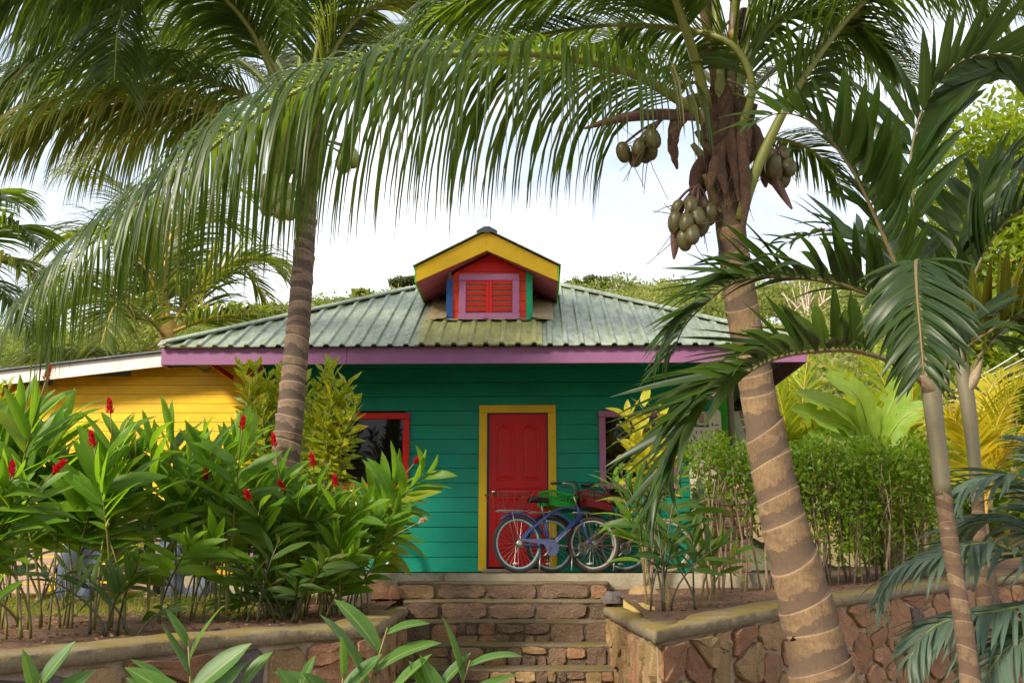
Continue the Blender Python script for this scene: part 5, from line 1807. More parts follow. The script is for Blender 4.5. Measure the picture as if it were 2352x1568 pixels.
palm_clump("areca_palm", "yellow-green feathery palm behind the banana leaves, fronds arching sideways", (2060, 1230, 14.5),
           [[(2040, 1060, 14.4), (1990, 930, 14.2), (1920, 850, 14.6), (1860, 830, 14.8)], [(2060, 1030, 14.5), (2040, 900, 14.5), (1985, 820, 14.5), (1900, 800, 14.4)],
            [(2075, 1040, 14.4), (2095, 920, 14.2), (2090, 850, 14.0), (2040, 800, 13.8)], [(2050, 1080, 14.6), (1970, 1010, 14.9), (1900, 960, 15.0), (1840, 990, 15.0)],
            [(2090, 1060, 14.4), (2150, 930, 14.4), (2210, 870, 14.4), (2260, 880, 14.4)], [(2080, 1090, 14.3), (2160, 1010, 14), (2220, 990, 13.8), (2280, 1020, 13.6)], [(2062, 1000, 14.7), (2050, 860, 14.9), (2080, 780, 15), (2140, 770, 15)]],
           'areca', 'rachis_y', .62, .040, 14.5, 100)
palm_clump("areca_palm", "golden yellow feather palm glowing beside the earth bank", (2260, 1210, 12.5),
           [[(2268, 1060, 12.4), (2300, 950, 12.2), (2360, 870, 12), (2430, 840, 11.8)], [(2280, 1100, 12.4), (2340, 1020, 12.2), (2420, 990, 12), (2500, 1010, 11.8)],
            [(2255, 1060, 12.6), (2260, 940, 12.8), (2290, 870, 13), (2340, 850, 13.2)], [(2250, 1090, 12.4), (2220, 1000, 12.3), (2180, 960, 12.2), (2130, 970, 12.1)]],
           'areca_y', 'rachis_y', .60, .036, 12.5, 120)
palm_clump("areca_palm", "upright yellow-green palm fronds between the house corner and the thick trunk", (1830, 1240, 15.5),
           [[(1836, 1040, 15.5), (1846, 900, 15.5), (1858, 810, 15.5), (1880, 740, 15.4)], [(1818, 1050, 15.4), (1795, 930, 15.3), (1772, 850, 15.2), (1740, 800, 15.1)],
            [(1826, 1040, 15.6), (1815, 900, 15.7), (1800, 800, 15.8), (1760, 740, 15.8)], [(1815, 1080, 15.3), (1770, 990, 15.1), (1725, 950, 14.9), (1680, 960, 14.8)], [(1840, 1080, 15.3), (1880, 980, 15.1), (1930, 930, 14.9), (1990, 930, 14.8)]],
           'areca', 'rachis_y', .62, .040, 15.5, 140)

BN = Vector(P(2030, 1200, 13.2)); BN.z = .0
ban = empty("banana_plant", BN)
tag(ban, "banana plant with broad pale green leaves reaching sideways above the hedge", "banana plant")
MB(BN).tube([BN - Vector((0, 0, .3)), BN + Vector((0, 0, .7)), BN + Vector((-.02, 0, 1.45))], [.09, .075, .05], 12).build("trunk", M['shaft'], ban, True)
bt = BN + Vector((-.02, 0, 1.4))


def banana_leaf(path, w, seed, up=(0, -.5, 1)):
    rr = random.Random(seed)
    pts, ln = catmull(path, 20)
    vs, fs, lu = [], [], []
    for i, p in enumerate(pts):
        t = i / 19
        T = (pts[min(19, i + 1)] - pts[max(0, i - 1)]).normalized()
        U = Vector(up); U = (U - T * U.dot(T)).normalized()
        Sd = T.cross(U)
        ww = 0 if t < .12 else w * .5 * (math.sin(math.pi * min(1, (t - .12) / .88 * .93 + .07)) ** .55)
        ww = max(ww, .008)
        for s, u_ in ((-1, 0), (-.5, .25), (0, .5), (.5, .75), (1, 1)):
            wob = .012 * math.sin(i * 1.9 + s * 3 + seed) * abs(s)
            vs.append(p + Sd * ww * s * rr.uniform(.93, 1.05) + U * (.24 * ww * (abs(s) ** 1.3) + wob))
            lu.append((u_, t, 0))
    for i in range(19):
        for s in range(4):
            if i > 5 and s in (0, 3) and rr.random() < .06: continue
            a = i * 5 + s
            fs.append((a, a + 5, a + 6, a + 1))
    mb = MB(BN).add(vs, fs, lu)
    mb.tube(pts, [.02 * (1 - .85 * i / 19) for i in range(20)], 6)
    mb.build("leaf", M['banana'], ban, True)


for k, (tip, mid, w, up) in enumerate((((1890, 856, 12.6), (1965, 905, 12.8), .40, (.2, -1, .4)), ((1822, 900, 12.2), (1930, 940, 12.7), .34, (0, -1, .5)), ((1817, 940, 12.3), (1920, 968, 12.7), .40, (0, -1, .35)),
                                       ((1852, 1000, 12.4), (1940, 1000, 12.8), .30, (0, -1, .5)), ((2080, 830, 13.4), (2060, 900, 13.3), .38, (0, -1, .3)), ((2150, 930, 12.9), (2090, 950, 13), .34, (0, -1, .5)))):
    banana_leaf([bt, bt.lerp(P(*mid), .5) + Vector((0, 0, .10)), P(*mid), P(*tip)], w, k, up)

# ================================================================ crotons and the golden shrub
def shrub(name, label, cat, base, tips, m, llen, asp, per, seed, stem_r=.012, kids=0, rosette=.9):
    o = Vector(base)
    s = empty(name, o)
    tag(s, label, cat)
    rr = random.Random(seed)
    pts, ds = [], []
    for (tx, ty, tY) in tips:
        tp = P(tx, ty, tY)
        mid = o.lerp(tp, .55) + Vector((rr.uniform(-.08, .08), rr.uniform(-.08, .08), .05))
        path, ln = catmull([o + Vector((rr.uniform(-.06, .06), rr.uniform(-.06, .06), 0)), mid, tp], 10)
        MB(o).tube(path, [stem_r * (1 - .6 * i / 9) for i in range(10)], 5).build("stem", M['bark'], s, True)
        ax = (path[-1] - path[-2]).normalized()
        for k in range(per):
            t = 1 - (k / per) * .42
            i = min(8, int(t * 9))
            p = path[i].lerp(path[i + 1], t * 9 - i)
            a = k * 2.4 + rr.uniform(-.3, .3)
            b1 = ax.orthogonal().normalized(); b2 = ax.cross(b1)
            up = 1.05 - 1.35 * (k / per) * rosette + rr.uniform(-.2, .2)
            d = (b1 * math.cos(a) + b2 * math.sin(a)) * math.cos(up) + ax * math.sin(up)
            pts.append(tuple(p)); ds.append(tuple(d))
    if kids:
        for p, d in zip(pts, ds):
            link("leaf", kids[rr.randrange(len(kids))], s, frame(Vector(p) - o, d, (rr.uniform(-.4, .4), -.3, 1)) @ Matrix.Scale(llen * rr.uniform(.7, 1.2), 4))
    else:
        leaf_cloud(np.array(pts), np.array(ds), llen, asp, "foliage", m, s, o, "stuff", bendz=.12)
    return s


yc = 11.0
shrub("croton", "yellow speckled croton bush close behind the slender palm, nearest the purple corner board", "shrub", P(608, 1388, yc),
      [(562, 850, yc), (590, 838, yc - .1), (615, 870, yc), (570, 910, yc - .2), (600, 930, yc - .25), (632, 905, yc), (560, 960, yc), (590, 990, yc - .2), (625, 980, yc - .1), (642, 850, yc + .1), (575, 1030, yc), (610, 1040, yc - .2), (580, 880, yc - .15), (604, 890, yc - .1)], M['croton'], .21, .34, 40, 1)
shrub("croton", "yellow and green croton bush between the slender palm and the red framed window", "shrub", P(742, 1388, yc),
      [(745, 850, yc), (765, 840, yc - .1), (800, 880, yc), (815, 930, yc - .1), (730, 890, yc), (720, 930, yc), (790, 960, yc - .2), (740, 960, yc - .2), (760, 910, yc - .2), (715, 985, yc), (760, 1010, yc - .1), (700, 870, yc + .1), (735, 1030, yc), (780, 905, yc - .1)], M['croton'], .21, .34, 40, 2)
shrub("croton", "small yellow croton at the far end of the annex wall behind the ginger", "shrub", P(20, 1384, 11.5),
      [(0, 890, 11.5), (20, 880, 11.4), (-20, 910, 11.5), (30, 920, 11.4), (10, 950, 11.3), (-25, 960, 11.4)], M['croton'], .18, .30, 34, 3)
GOLD = [leaf_mesh("leaf", M['golden'], w, b, .12, 5, None, .01, tw, i) for i, (w, b, tw) in enumerate([(.42, .3, .2), (.46, .5, -.3), (.38, .15, 0)])]
shrub("golden_shrub", "shrub with large golden yellow leaves before the purple framed window", "shrub", P(1490, 1345, 12.0),
      [(1440, 955, 12.1), (1480, 935, 12.1), (1520, 960, 12.1), (1470, 990, 12.0), (1505, 1005, 12.0), (1535, 1010, 12.1), (1455, 1030, 12.0), (1495, 1055, 12.0), (1525, 1070, 12.1)], None, .31, .4, 15, 5, .010, GOLD)

# ================================================================ ginger clumps in the left bed
def ginger(label, base_px, Y, canes, seed, leaves=None, mc='cane', group="tall ginger clumps in the bed"):
    """canes: (top px, top py, depth change, number of leaves, spike or None, leaf length)."""
    b = P(*base_px, Y)
    o = Vector((b.x, b.y, lbed(b.x, b.y) if b.x < 0 else rbed(b.x, b.y)))
    g = empty("ginger_plant", o)
    tag(g, label, "plant", group)
    rr = random.Random(seed)
    random.seed(seed)
    for (tx, ty, dY, nl, sp, ll) in canes:
        top = P(tx, ty, Y + dY)
        bx = Vector((rr.uniform(-.28, .28), rr.uniform(-.18, .18), 0))
        v = top - o - bx
        h = v.z
        lean = math.hypot(v.x, v.y)
        az = math.atan2(v.y, v.x)
        cane(g, bx, h / max(.6, 1 - .1 * lean), az, lean, rr.uniform(-.5, .5) + (0 if abs(v.x) > .1 else rr.uniform(-.4, .4)), nl, ll, leaves or GL, M[mc], sp, bare=rr.uniform(.38, .52), curve=rr.uniform(.5, 1.0))
    return g


def fan(x0, x1, ytop, n, seed, ll=.44, nl=14, jit=70, spikes=(), short=0):
    rr = random.Random(seed)
    out = []
    for k in range(n):
        tx = x0 + (x1 - x0) * (k + .5) / n + rr.uniform(-20, 20)
        out.append((tx, ytop + 62 + rr.uniform(-jit * .3, jit), rr.uniform(-.5, .5), nl + rr.randint(-1, 2), None, ll * rr.uniform(.9, 1.2)))
    for (tx, ty) in spikes:
        out.append((tx, ty - 12, rr.uniform(-.9, -.3), nl, 0, ll * .9))
    for k in range(short):
        tx = x0 + (x1 - x0) * rr.random()
        out.append((tx, ytop + rr.uniform(160, 330), rr.uniform(-.7, .2), nl - 3, None, ll * .85))
    return out


ginger("tallest ginger clump at the annex end, one red spike over the white fascia", (40, 1440), 8.3, fan(-80, 150, 905, 7, 1, .48, spikes=((104, 890),), short=2), 1)
ginger("ginger clump with a red spike low among its leaves at the bed's far end", (-40, 1470), 7.3, fan(-180, 60, 1030, 5, 2, .38, spikes=((24, 1110), (120, 1100)), short=2), 2)
ginger("ginger clump in front of the yellow boards with one tall dark red spike", (205, 1440), 8.4, fan(120, 300, 1000, 6, 3, .46, spikes=((254, 965), (216, 1040)), short=1), 3)
ginger("ginger clump with upright folded leaves where the yellow boards show most", (340, 1430), 8.9, fan(270, 450, 945, 6, 4, .48, short=2), 4)
ginger("ginger clump with pleated pale leaves next to the purple corner board", (470, 1425), 9.2, fan(420, 570, 960, 6, 5, .48, spikes=((556, 1000), (470, 1120)), short=2), 5)
ginger("ginger clump at the foot of the slender palm, red spike against the trunk", (590, 1415), 9.6, fan(520, 700, 1060, 6, 6, .42, spikes=((632, 1040), (575, 1160)), short=4), 6)
ginger("ginger clump below the red framed window with two open red flowers", (720, 1405), 9.8, fan(660, 850, 1100, 7, 7, .36, spikes=((720, 1085), (657, 1140), (770, 1130)), short=5), 7)
ginger("ginger leaning over the teal boards towards the door, with a red bud", (800, 1395), 10.2, [(950, 1065, -.3, 17, 1, .42), (985, 1085, -.5, 15, None, .44), (920, 1140, .1, 12, None, .36), (960, 1200, -.4, 13, 2, .38), (880, 1130, .2, 11, None, .38), (850, 1150, 0, 11, None, .36), (900, 1190, -.4, 12, None, .36), (840, 1200, -.5, 11, None, .34), (870, 1280, -.6, 9, None, .30), (800, 1180, -.5, 12, None, .36), (790, 1200, -.2, 11, None, .34)], 8)
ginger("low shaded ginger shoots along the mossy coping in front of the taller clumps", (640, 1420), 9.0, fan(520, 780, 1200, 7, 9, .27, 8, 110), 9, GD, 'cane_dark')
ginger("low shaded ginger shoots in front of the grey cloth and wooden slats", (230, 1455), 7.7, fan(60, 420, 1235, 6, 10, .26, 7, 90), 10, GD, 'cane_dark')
ginger("ginger with shade-coloured leaves screening the annex wall behind the front clumps", (150, 1410), 10.6, fan(-60, 330, 1110, 4, 11, .44, 9, 80), 11, GD, 'cane_dark')
ginger("ginger with shade-coloured leaves between the annex and the slender palm, behind the front clumps", (470, 1400), 10.9, fan(340, 640, 1100, 5, 12, .44, 9, 80), 12, GD, 'cane_dark')

# right of the steps
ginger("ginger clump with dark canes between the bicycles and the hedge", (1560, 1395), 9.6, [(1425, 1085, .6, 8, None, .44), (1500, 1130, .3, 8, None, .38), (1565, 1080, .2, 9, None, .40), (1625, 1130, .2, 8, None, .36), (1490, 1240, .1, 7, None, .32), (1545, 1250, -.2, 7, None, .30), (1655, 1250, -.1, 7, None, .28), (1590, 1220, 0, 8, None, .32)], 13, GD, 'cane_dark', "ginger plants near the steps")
ginger("ginger with broad lime leaves reaching in front of the bicycle handlebars", (1490, 1390), 9.9, [(1415, 1110, .2, 6, None, .46), (1445, 1130, .3, 6, None, .46), (1450, 1190, .1, 5, None, .38)], 33, GL, 'cane', "ginger plants near the steps")
ginger("young ginger with one bright lime leaf at the root of the hedge", (1665, 1385), 9.9, [(1655, 1245, 0, 6, None, .28), (1690, 1270, 0, 6, None, .28), (1630, 1260, 0, 6, None, .26)], 14, GL, 'cane', "ginger plants near the steps")


# young plants rising beside the path in front of the walls
def young(label, Y, canes, seed):
    b = P(canes[0][0], 1700, Y)
    o = Vector((b.x, b.y, GZ))
    g = empty("ginger_plant", o)
    tag(g, label, "plant", "young ginger plants below the wall")
    random.seed(seed)
    for (bx, tx, ty, dY, nl, ll, phi) in canes:
        top = P(tx, ty, Y + dY)
        bo = P(bx, 1700, Y)
        bb = Vector((bo.x - o.x, 0, 0))
        v = top - o - bb
        lean = math.hypot(v.x, v.y)
        cane(g, bb, v.z / max(.6, 1 - .1 * lean), math.atan2(v.y, v.x), lean, phi, nl, ll, GF, M['cane'], None, bare=.35, curve=.4, r0=.009, droop=.35)
    return g


young("young ginger with broad blue-green leaves standing before the dark wall stone", 4.7, [(480, 432, 1470, 0, 13, .34, .15), (500, 560, 1560, .1, 8, .30, -.3), (470, 390, 1560, .1, 9, .30, .4)], 1)
young("small young ginger with rounded leaves at the lower picture corner", 4.6, [(85, 92, 1560, 0, 10, .30, .3), (60, 20, 1600, .1, 6, .26, .1)], 2)
young("young ginger with long narrow shoot slanting up towards the steps", 5.0, [(745, 890, 1440, .1, 10, .38, .1), (740, 790, 1540, 0, 9, .32, .5), (720, 690, 1560, 0, 8, .28, -.2)], 3)
young("young ginger spreading sideways across the lowest visible steps", 4.8, [(930, 1080, 1515, .1, 10, .36, .1), (900, 905, 1565, 0, 8, .30, .5), (960, 1010, 1560, .1, 8, .28, .2)], 4)

# ================================================================ bicycles
def bicycle(label, loc, yaw, lean, paint_m, rim_m, tyre_m=None, saddle_m=None, steer=0.0, style='cruiser', basket=False, guard=True, fork_m=None, script=False, group="bicycles leaning along the front wall", rim_f=None, tyre_f=None):
    b = empty("bicycle", loc)
    b.rotation_euler = (lean, 0, yaw)
    b.rotation_mode = 'XYZ'
    tag(b, label, "bicycle", group)
    RW_ = .315
    rear, front = Vector((-.50, 0, .338)), Vector((.53, 0, .338))
    bbk = Vector((-.075, 0, .295))
    tyre_m = tyre_m or M['black']
    chrome = M['chrome']

    def wheel(c, parent, mw, rim_m=rim_m, tyre_m=tyre_m):
        w = MB().tube([Vector((c.x + RW_ * math.cos(a), c.y, c.z + RW_ * math.sin(a))) for a in [2 * math.pi * k / 36 for k in range(36)]], .024, 8, True).build("wheel", tyre_m, parent, True)
        if mw is not None: w.matrix_basis = mw
        rim = MB()
        rv = []
        for k in range(36):
            a = 2 * math.pi * k / 36
            for r_, y in ((RW_ - .018, -.014), (RW_ - .042, -.011), (RW_ - .042, .011), (RW_ - .018, .014)):
                rv.append((c.x + r_ * math.cos(a), c.y + y, c.z + r_ * math.sin(a)))
        rim.add(rv, [(k * 4 + s, ((k + 1) % 36) * 4 + s, ((k + 1) % 36) * 4 + (s + 1) % 4, k * 4 + (s + 1) % 4) for k in range(36) for s in range(4)])
        rim.build("rim", rim_m, w, True)
        sp = MB()
        for k in range(28):
            a = 2 * math.pi * k / 28
            a2 = a + (.45 if k % 2 else -.45)
            sp.tube([(c.x + .022 * math.cos(a2), c.y + (.025 if k % 4 < 2 else -.025), c.z + .022 * math.sin(a2)), (c.x + (RW_ - .04) * math.cos(a), c.y, c.z + (RW_ - .04) * math.sin(a))], .0016, 4)
        sp.build("spokes", chrome, w)
        MB().tube([(c.x, c.y - .055, c.z), (c.x, c.y - .02, c.z), (c.x, c.y + .02, c.z), (c.x, c.y + .055, c.z)], [.012, .026, .026, .012], 10).build("hub", chrome, w, True)
        rf = MB().lathe([(.002, -.004), (.028, -.004), (.028, .004), (.002, .004)], Matrix.Translation((c.x - .05, c.y - .012, c.z - RW_ + .085)) @ Matrix.Rotation(R(90), 4, 'X') @ Matrix.Diagonal((1.3, .55, 1, 1)), 10)
        rf.build("reflector", M['white'], w, True)
        return w
    wheel(rear, b, None)
    # frame
    st = Vector((-.135, 0, .70))
    ht, hb = Vector((.345, 0, .795)), Vector((.385, 0, .655))
    f = MB()
    if style == 'cruiser':
        f.tube(catmull([rear + Vector((.02, -.05, .02)), Vector((-.34, -.035, .50)), Vector((-.12, -.02, .655)), Vector((.02, 0, .74)), Vector((.16, 0, .785)), ht - Vector((0, 0, .02))], 20)[0], .018, 8)
        f.tube(catmull([rear + Vector((.02, .05, .02)), Vector((-.34, .035, .50)), Vector((-.12, .02, .65)), Vector((.0, .01, .70)), Vector((.12, 0, .69)), Vector((.22, 0, .62)), Vector((.265, 0, .58))], 20)[0], .014, 8)
    else:
        f.tube([st - Vector((0, 0, .06)), ht - Vector((0, 0, .04))], .017, 8)
        for sy in (-.05, .05): f.tube([rear + Vector((.01, sy, .0)), st + Vector((.005, sy * .3, -.12))], .010, 6)
    f.tube([bbk, hb + Vector((-.01, 0, .02))], [.027, .031], 10)
    f.tube([bbk, st], .018, 8)
    f.tube([hb - Vector((-.012, 0, .03)), ht + Vector((-.005, 0, .02))], .021, 10)
    for sy in (-.055, .055): f.tube([rear + Vector((0, sy, 0)), bbk + Vector((-.03, sy * .4, 0))], .011, 6)
    f.tube([bbk - Vector((0, .045, 0)), bbk + Vector((0, .045, 0))], .026, 10)
    fr = f.build("frame", paint_m, b, True)
    if script:                                            # pale flourish along the down tube
        sm = MB()
        d = (hb - bbk).normalized()
        upv = Vector((-d.z, 0, d.x))
        pts = []
        for k in range(60):
            s = k / 59
            pts.append(bbk + d * (.10 + .27 * s) + upv * (.009 * math.sin(s * 44) * (1 - .35 * s)) + Vector((0, -.0315 + .002 * math.cos(s * 44), 0)))
        sm.tube(pts, .0022, 4)
        sm.build("tube_lettering", M['white'], fr)
        MB().tube([bbk + d * .03 + Vector((0, -.0285, 0)), bbk + d * .30 + Vector((0, -.0300, .004))], .004, 5).build("pale_stripe", M['chrome'], fr)
    # seat post and saddle
    MB().tube([st - Vector((0, 0, .04)), st + Vector((-.035, 0, .14))], .0125, 8).build("seat_post", chrome, b, True)
    sd = st + Vector((-.05, 0, .165))
    sv, sf = [], []
    prof_ = [(-.14, .012, -.01), (-.13, .075, .0), (-.10, .098, .012), (-.05, .088, .012), (0, .055, .004), (.05, .030, .004), (.11, .022, .0), (.135, .006, -.006)]
    for (x, w, zz) in prof_:
        for k in range(8):
            a = math.pi * k / 7
            sv.append(sd + Vector((x, w * math.cos(a), zz + .034 * math.sin(a) ** .6 - (.028 if k in (0, 7) else 0))))
    for i in range(len(prof_) - 1):
        for k in range(7):
            a = i * 8 + k
            sf.append((a, a + 1, a + 9, a + 8))
        sf.append((i * 8 + 7, i * 8, i * 8 + 8, i * 8 + 15))
    sf += [tuple(range(8)), tuple(range(len(prof_) * 8 - 1, len(prof_) * 8 - 9, -1))]
    MB().add(sv, sf).build("saddle", saddle_m or M['black'], b, True)
    # crank, chain guard, pedals
    cr = MB().tube([bbk + Vector((0, -.062, 0)), bbk + Vector((-.125, -.075, -.115))], .009, 6)
    cr.tube([bbk + Vector((0, .062, 0)), bbk + Vector((.125, .075, .115))], .009, 6)
    c_ = cr.build("crank", chrome, b, True)
    for e in (Vector((-.125, -.115, -.115)), Vector((.125, .115, .115))):
        p = bbk + e
        MB().box(tuple(p - Vector((.045, .04, .012))), tuple(p + Vector((.045, .04, .012))), .006).build("pedal", M['black'], c_)
    rg = MB()
    for k in range(18):
        a = 2 * math.pi * k / 18
        rg.tube([bbk + Vector((.02 * math.cos(a), -.057, .02 * math.sin(a))), bbk + Vector((.066 * math.cos(a), -.057, .066 * math.sin(a)))], .0035, 4)
    rg.tube([bbk + Vector((.07 * math.cos(2 * math.pi * k / 24), -.057, .07 * math.sin(2 * math.pi * k / 24))) for k in range(24)], .005, 5, True)
    rg.build("chain_ring", chrome, c_, True)
    if guard:
        ou = []
        for k in range(13):
            a = -math.pi / 2 - .5 + (math.pi + .7) * k / 12
            ou.append(bbk + Vector((.10 * math.cos(a), 0, .10 * math.sin(a))))
        ou += [rear + Vector((.05, 0, .055)), rear + Vector((.02, 0, .03)), bbk + Vector((-.10, 0, .035))]
        for k in range(9):
            a = math.pi * .82 - (math.pi * 1.35) * k / 8
            ou.append(bbk + Vector((.078 * math.cos(a), 0, .078 * math.sin(a))))
        v0 = [p + Vector((0, -.066, 0)) for p in ou]
        MB().prism(v0[:16], (0, .010, 0)).build("chain_guard", M['guard_blue'] if style == 'cruiser' else paint_m, b)
    MB().lathe([(.002, 0), (.05, 0), (.05, .02), (.002, .02)], Matrix.Translation(rear + Vector((0, -.05, 0))) @ Matrix.Rotation(R(90), 4, 'X'), 16).build("sprocket", chrome, b, True)
    # rear mudguard and rack
    MB().tube([rear + Vector(((RW_ + .045) * math.cos(a), 0, (RW_ + .045) * math.sin(a))) for a in [R(20 + 12 * k) for k in range(10)]], .018, 6).build("mudguard", M['black'] if style != 'cruiser' else paint_m, b, True)
    rk = MB()
    for sy in (-.065, .065):
        rk.tube([rear + Vector((.22, sy * .5, .42)), rear + Vector((.10, sy, .385)), rear + Vector((-.28, sy, .385))], .006, 5)
        rk.tube([rear + Vector((-.01, sy * .9, .0)), rear + Vector((-.10, sy, .385))], .005, 5)
    for k in range(5): rk.tube([rear + Vector((-.28 + .09 * k, -.065, .385)), rear + Vector((-.28 + .09 * k, .065, .385))], .005, 5)
    rk.build("rear_rack", chrome, b, True)
    if basket:
        bk = MB()
        o = rear + Vector((-.10, 0, .395))
        for zz, hx, hy in ((0.0, .17, .11), (.08, .20, .14), (.20, .24, .17)):
            if zz == .08: continue
            bk.tube([o + Vector((sx * hx, sy * hy, zz)) for sx, sy in ((-1, -1), (1, -1), (1, 1), (-1, 1))], .0055, 5, True)
        for sx, sy in ((-1, -1), (1, -1), (1, 1), (-1, 1), (0, -1), (0, 1), (-1, 0), (1, 0), (-.5, -1), (.5, -1)):
            bk.tube([o + Vector((sx * .17, sy * .11, 0)), o + Vector((sx * .24, sy * .17, .20))], .0048, 5)
        bk.build("wire_basket", M['rust'], b, True)
    # steering: fork, front wheel, bars turn together round the head tube
    ax = (ht - hb).normalized()
    T = Matrix.Translation(hb) @ Matrix.Rotation(steer, 4, ax) @ Matrix.Translation(-hb)
    fk = MB()
    for sy in (-.055, .055):
        fk.tube(catmull([hb + Vector((.005, sy * .55, -.02)), hb + Vector((.035, sy, -.10)), hb + Vector((.085, sy, -.23)), front + Vector((0, sy, 0))], 10)[0], [.016, .016, .016, .015, .015, .014, .013, .012, .011, .010], 8)
    fk.tube([hb + Vector((.005, -.04, -.025)), hb + Vector((.005, .04, -.025))], .018, 8)
    fo = fk.build("fork", fork_m or paint_m, b, True)
    fo.matrix_basis = T
    wheel(front, b, T, rim_f or rim_m, tyre_f or tyre_m)
    hbm = MB()
    s0 = ht + ax * .15
    hbm.tube([ht, s0], .013, 8)
    bars = []
    for sy in (-1, 1):
        bars.append(catmull([s0, s0 + Vector((.03, sy * .10, .05)), s0 + Vector((-.03, sy * .23, .14)), s0 + Vector((-.20, sy * .30, .15))], 12)[0])
        hbm.tube(bars[-1], .011, 8)
    h_ = hbm.build("handlebar", chrome, b, True)
    h_.matrix_basis = T
    for bp in bars:
        d = (bp[-1] - bp[-3]).normalized()
        MB().tube([bp[-1] - d * .05, bp[-1] + d * .085], .017, 8).build("grip", M['black'], h_, True)
        MB().tube([bp[-3] + Vector((0, 0, -.005)), bp[-3] + Vector((.06, 0, -.05)), bp[-1] + Vector((.04, 0, -.045))], .006, 5).build("brake_lever", M['black'], h_, True)
        MB().tube(catmull([bp[-3], bp[-4] + Vector((.10, 0, .02)), s0 + Vector((.08, 0, -.05)), hb + Vector((.03, 0, -.02))], 12)[0], .004, 5).build("brake_cable", M['black'], h_, True)
    ca = MB()
    for sy in (-1, 1): ca.tube([hb + Vector((.04, sy * .035, -.05)), hb + Vector((.06, sy * .045, -.14))], [.012, .009], 6)
    c2 = ca.build("brake_caliper", chrome, b, True)
    c2.matrix_basis = T
    MB().tube([bbk + Vector((-.16, -.07, -.02)), bbk + Vector((-.24, -.17, -.28))], .008, 6).build("kick_stand", chrome, b, True)
    return b


M['rust'] = plain("rusty_wire", (0.20, 0.085, 0.045), 0.75, 0.3)
M['bike_blue'] = plain("blue_bicycle_paint", (0.055, 0.085, 0.30), 0.32, 0.2, rust=(0.30, 0.22, 0.20), rp_=(0.60, 0.68))
M['guard_blue'] = plain("faded_blue_guard", (0.11, 0.14, 0.30), 0.4, 0.1, rust=(0.30, 0.24, 0.22), rp_=(0.56, 0.66))
M['bike_silver'] = plain("silver_bicycle_paint", (0.42, 0.37, 0.31), 0.4, 0.4, rust=(0.25, 0.11, 0.05), rp_=(0.55, 0.66))
M['bike_brown'] = plain("rusty_brown_paint", (0.14, 0.055, 0.030), 0.55, 0.2, rust=(0.24, 0.12, 0.06))
M['rim_teal'] = plain("pale_teal_rim", (0.30, 0.50, 0.52), 0.4)
M['rim_white'] = plain("dull_white_rim", (0.52, 0.48, 0.41), 0.45)
M['tyre_beige'] = plain("dusty_beige_tyre", (0.36, 0.27, 0.16), 0.8)
M['tyre'] = plain("dusty_black_tyre", (0.050, 0.042, 0.034), 0.8)
M['saddle_brown'] = plain("brown_saddle", (0.20, 0.075, 0.035), 0.45)

B1 = P(1276, 1300, 12.62)
bicycle("blue cruiser bicycle with pale teal rims and a rusty wire basket before the door", (B1.x, 12.60, 0.004), R(27), R(-4), M['bike_blue'], M['rim_teal'], M['tyre'], None, R(-30), 'cruiser', True, True, script=True, rim_f=M['rim_white'])
B2 = P(1346, 1300, 12.95)
bicycle("silver bicycle behind the blue one, carrying a green crate on its rack", (B2.x + .02, 12.93, 0.004), R(24), R(-4), M['bike_silver'], M['rim_teal'], M['tyre'], None, R(-24), 'diamond', False, False)
B3 = P(1440, 1300, 13.08)
bicycle("rusty brown bicycle next to the ginger, carrying a red crate", (B3.x + .04, 13.06, 0.004), R(20), R(-4), M['bike_brown'], M['rim_white'], M['tyre'], M['saddle_brown'], R(-20), 'diamond', False, False, tyre_f=M['tyre_beige'])
B4 = P(752, 1300, 13.0)
bicycle("bicycle almost hidden behind the ginger, only its wheel showing on the teal wall", (B4.x, 13.06, -.026), R(4), R(-4), M['bike_silver'], M['rim_white'], M['tyre'], None, R(0), 'diamond', False, False)


def crate(label, loc, yaw, m, lx=.36, ly=.25, h=.19):
    c = empty("plastic_crate", loc, yaw)
    c.rotation_euler = (R(-4), R(9), yaw)
    tag(c, label, "crate", None)
    t = .008
    MB().box((-lx / 2, -ly / 2, 0), (lx / 2, ly / 2, .010)).build("crate_floor", m, c)
    for ax, sg in ((0, -1), (0, 1), (1, -1), (1, 1)):
        mb = MB()
        half, off = (ly / 2, lx / 2) if ax == 0 else (lx / 2, ly / 2)
        def put(u0, u1, z0, z1, th=t, proud=0.0):
            a, b_ = sorted((sg * (off + proud), sg * (off - th)))
            if ax == 0: mb.box((a, u0, z0), (b_, u1, z1))
            else: mb.box((u0, a, z0), (u1, b_, z1))
        put(-half, half, .011, .085)                         # lower solid band
        put(-half, half, h - .028, h, t, .008)               # rim
        put(-half, half, .098, .110)
        nsl = 7 if ax else 5
        for k in range(nsl + 1):
            u = -half + 2 * half * k / nsl
            u = max(-half + .007, min(half - .007, u))
            if ax == 0 and nsl // 2 == k: continue
            put(u - .006, u + .006, .085, h - .028)
        put(-half, half, .135, .142)
        mb.build("crate_side", m, c)
    return c


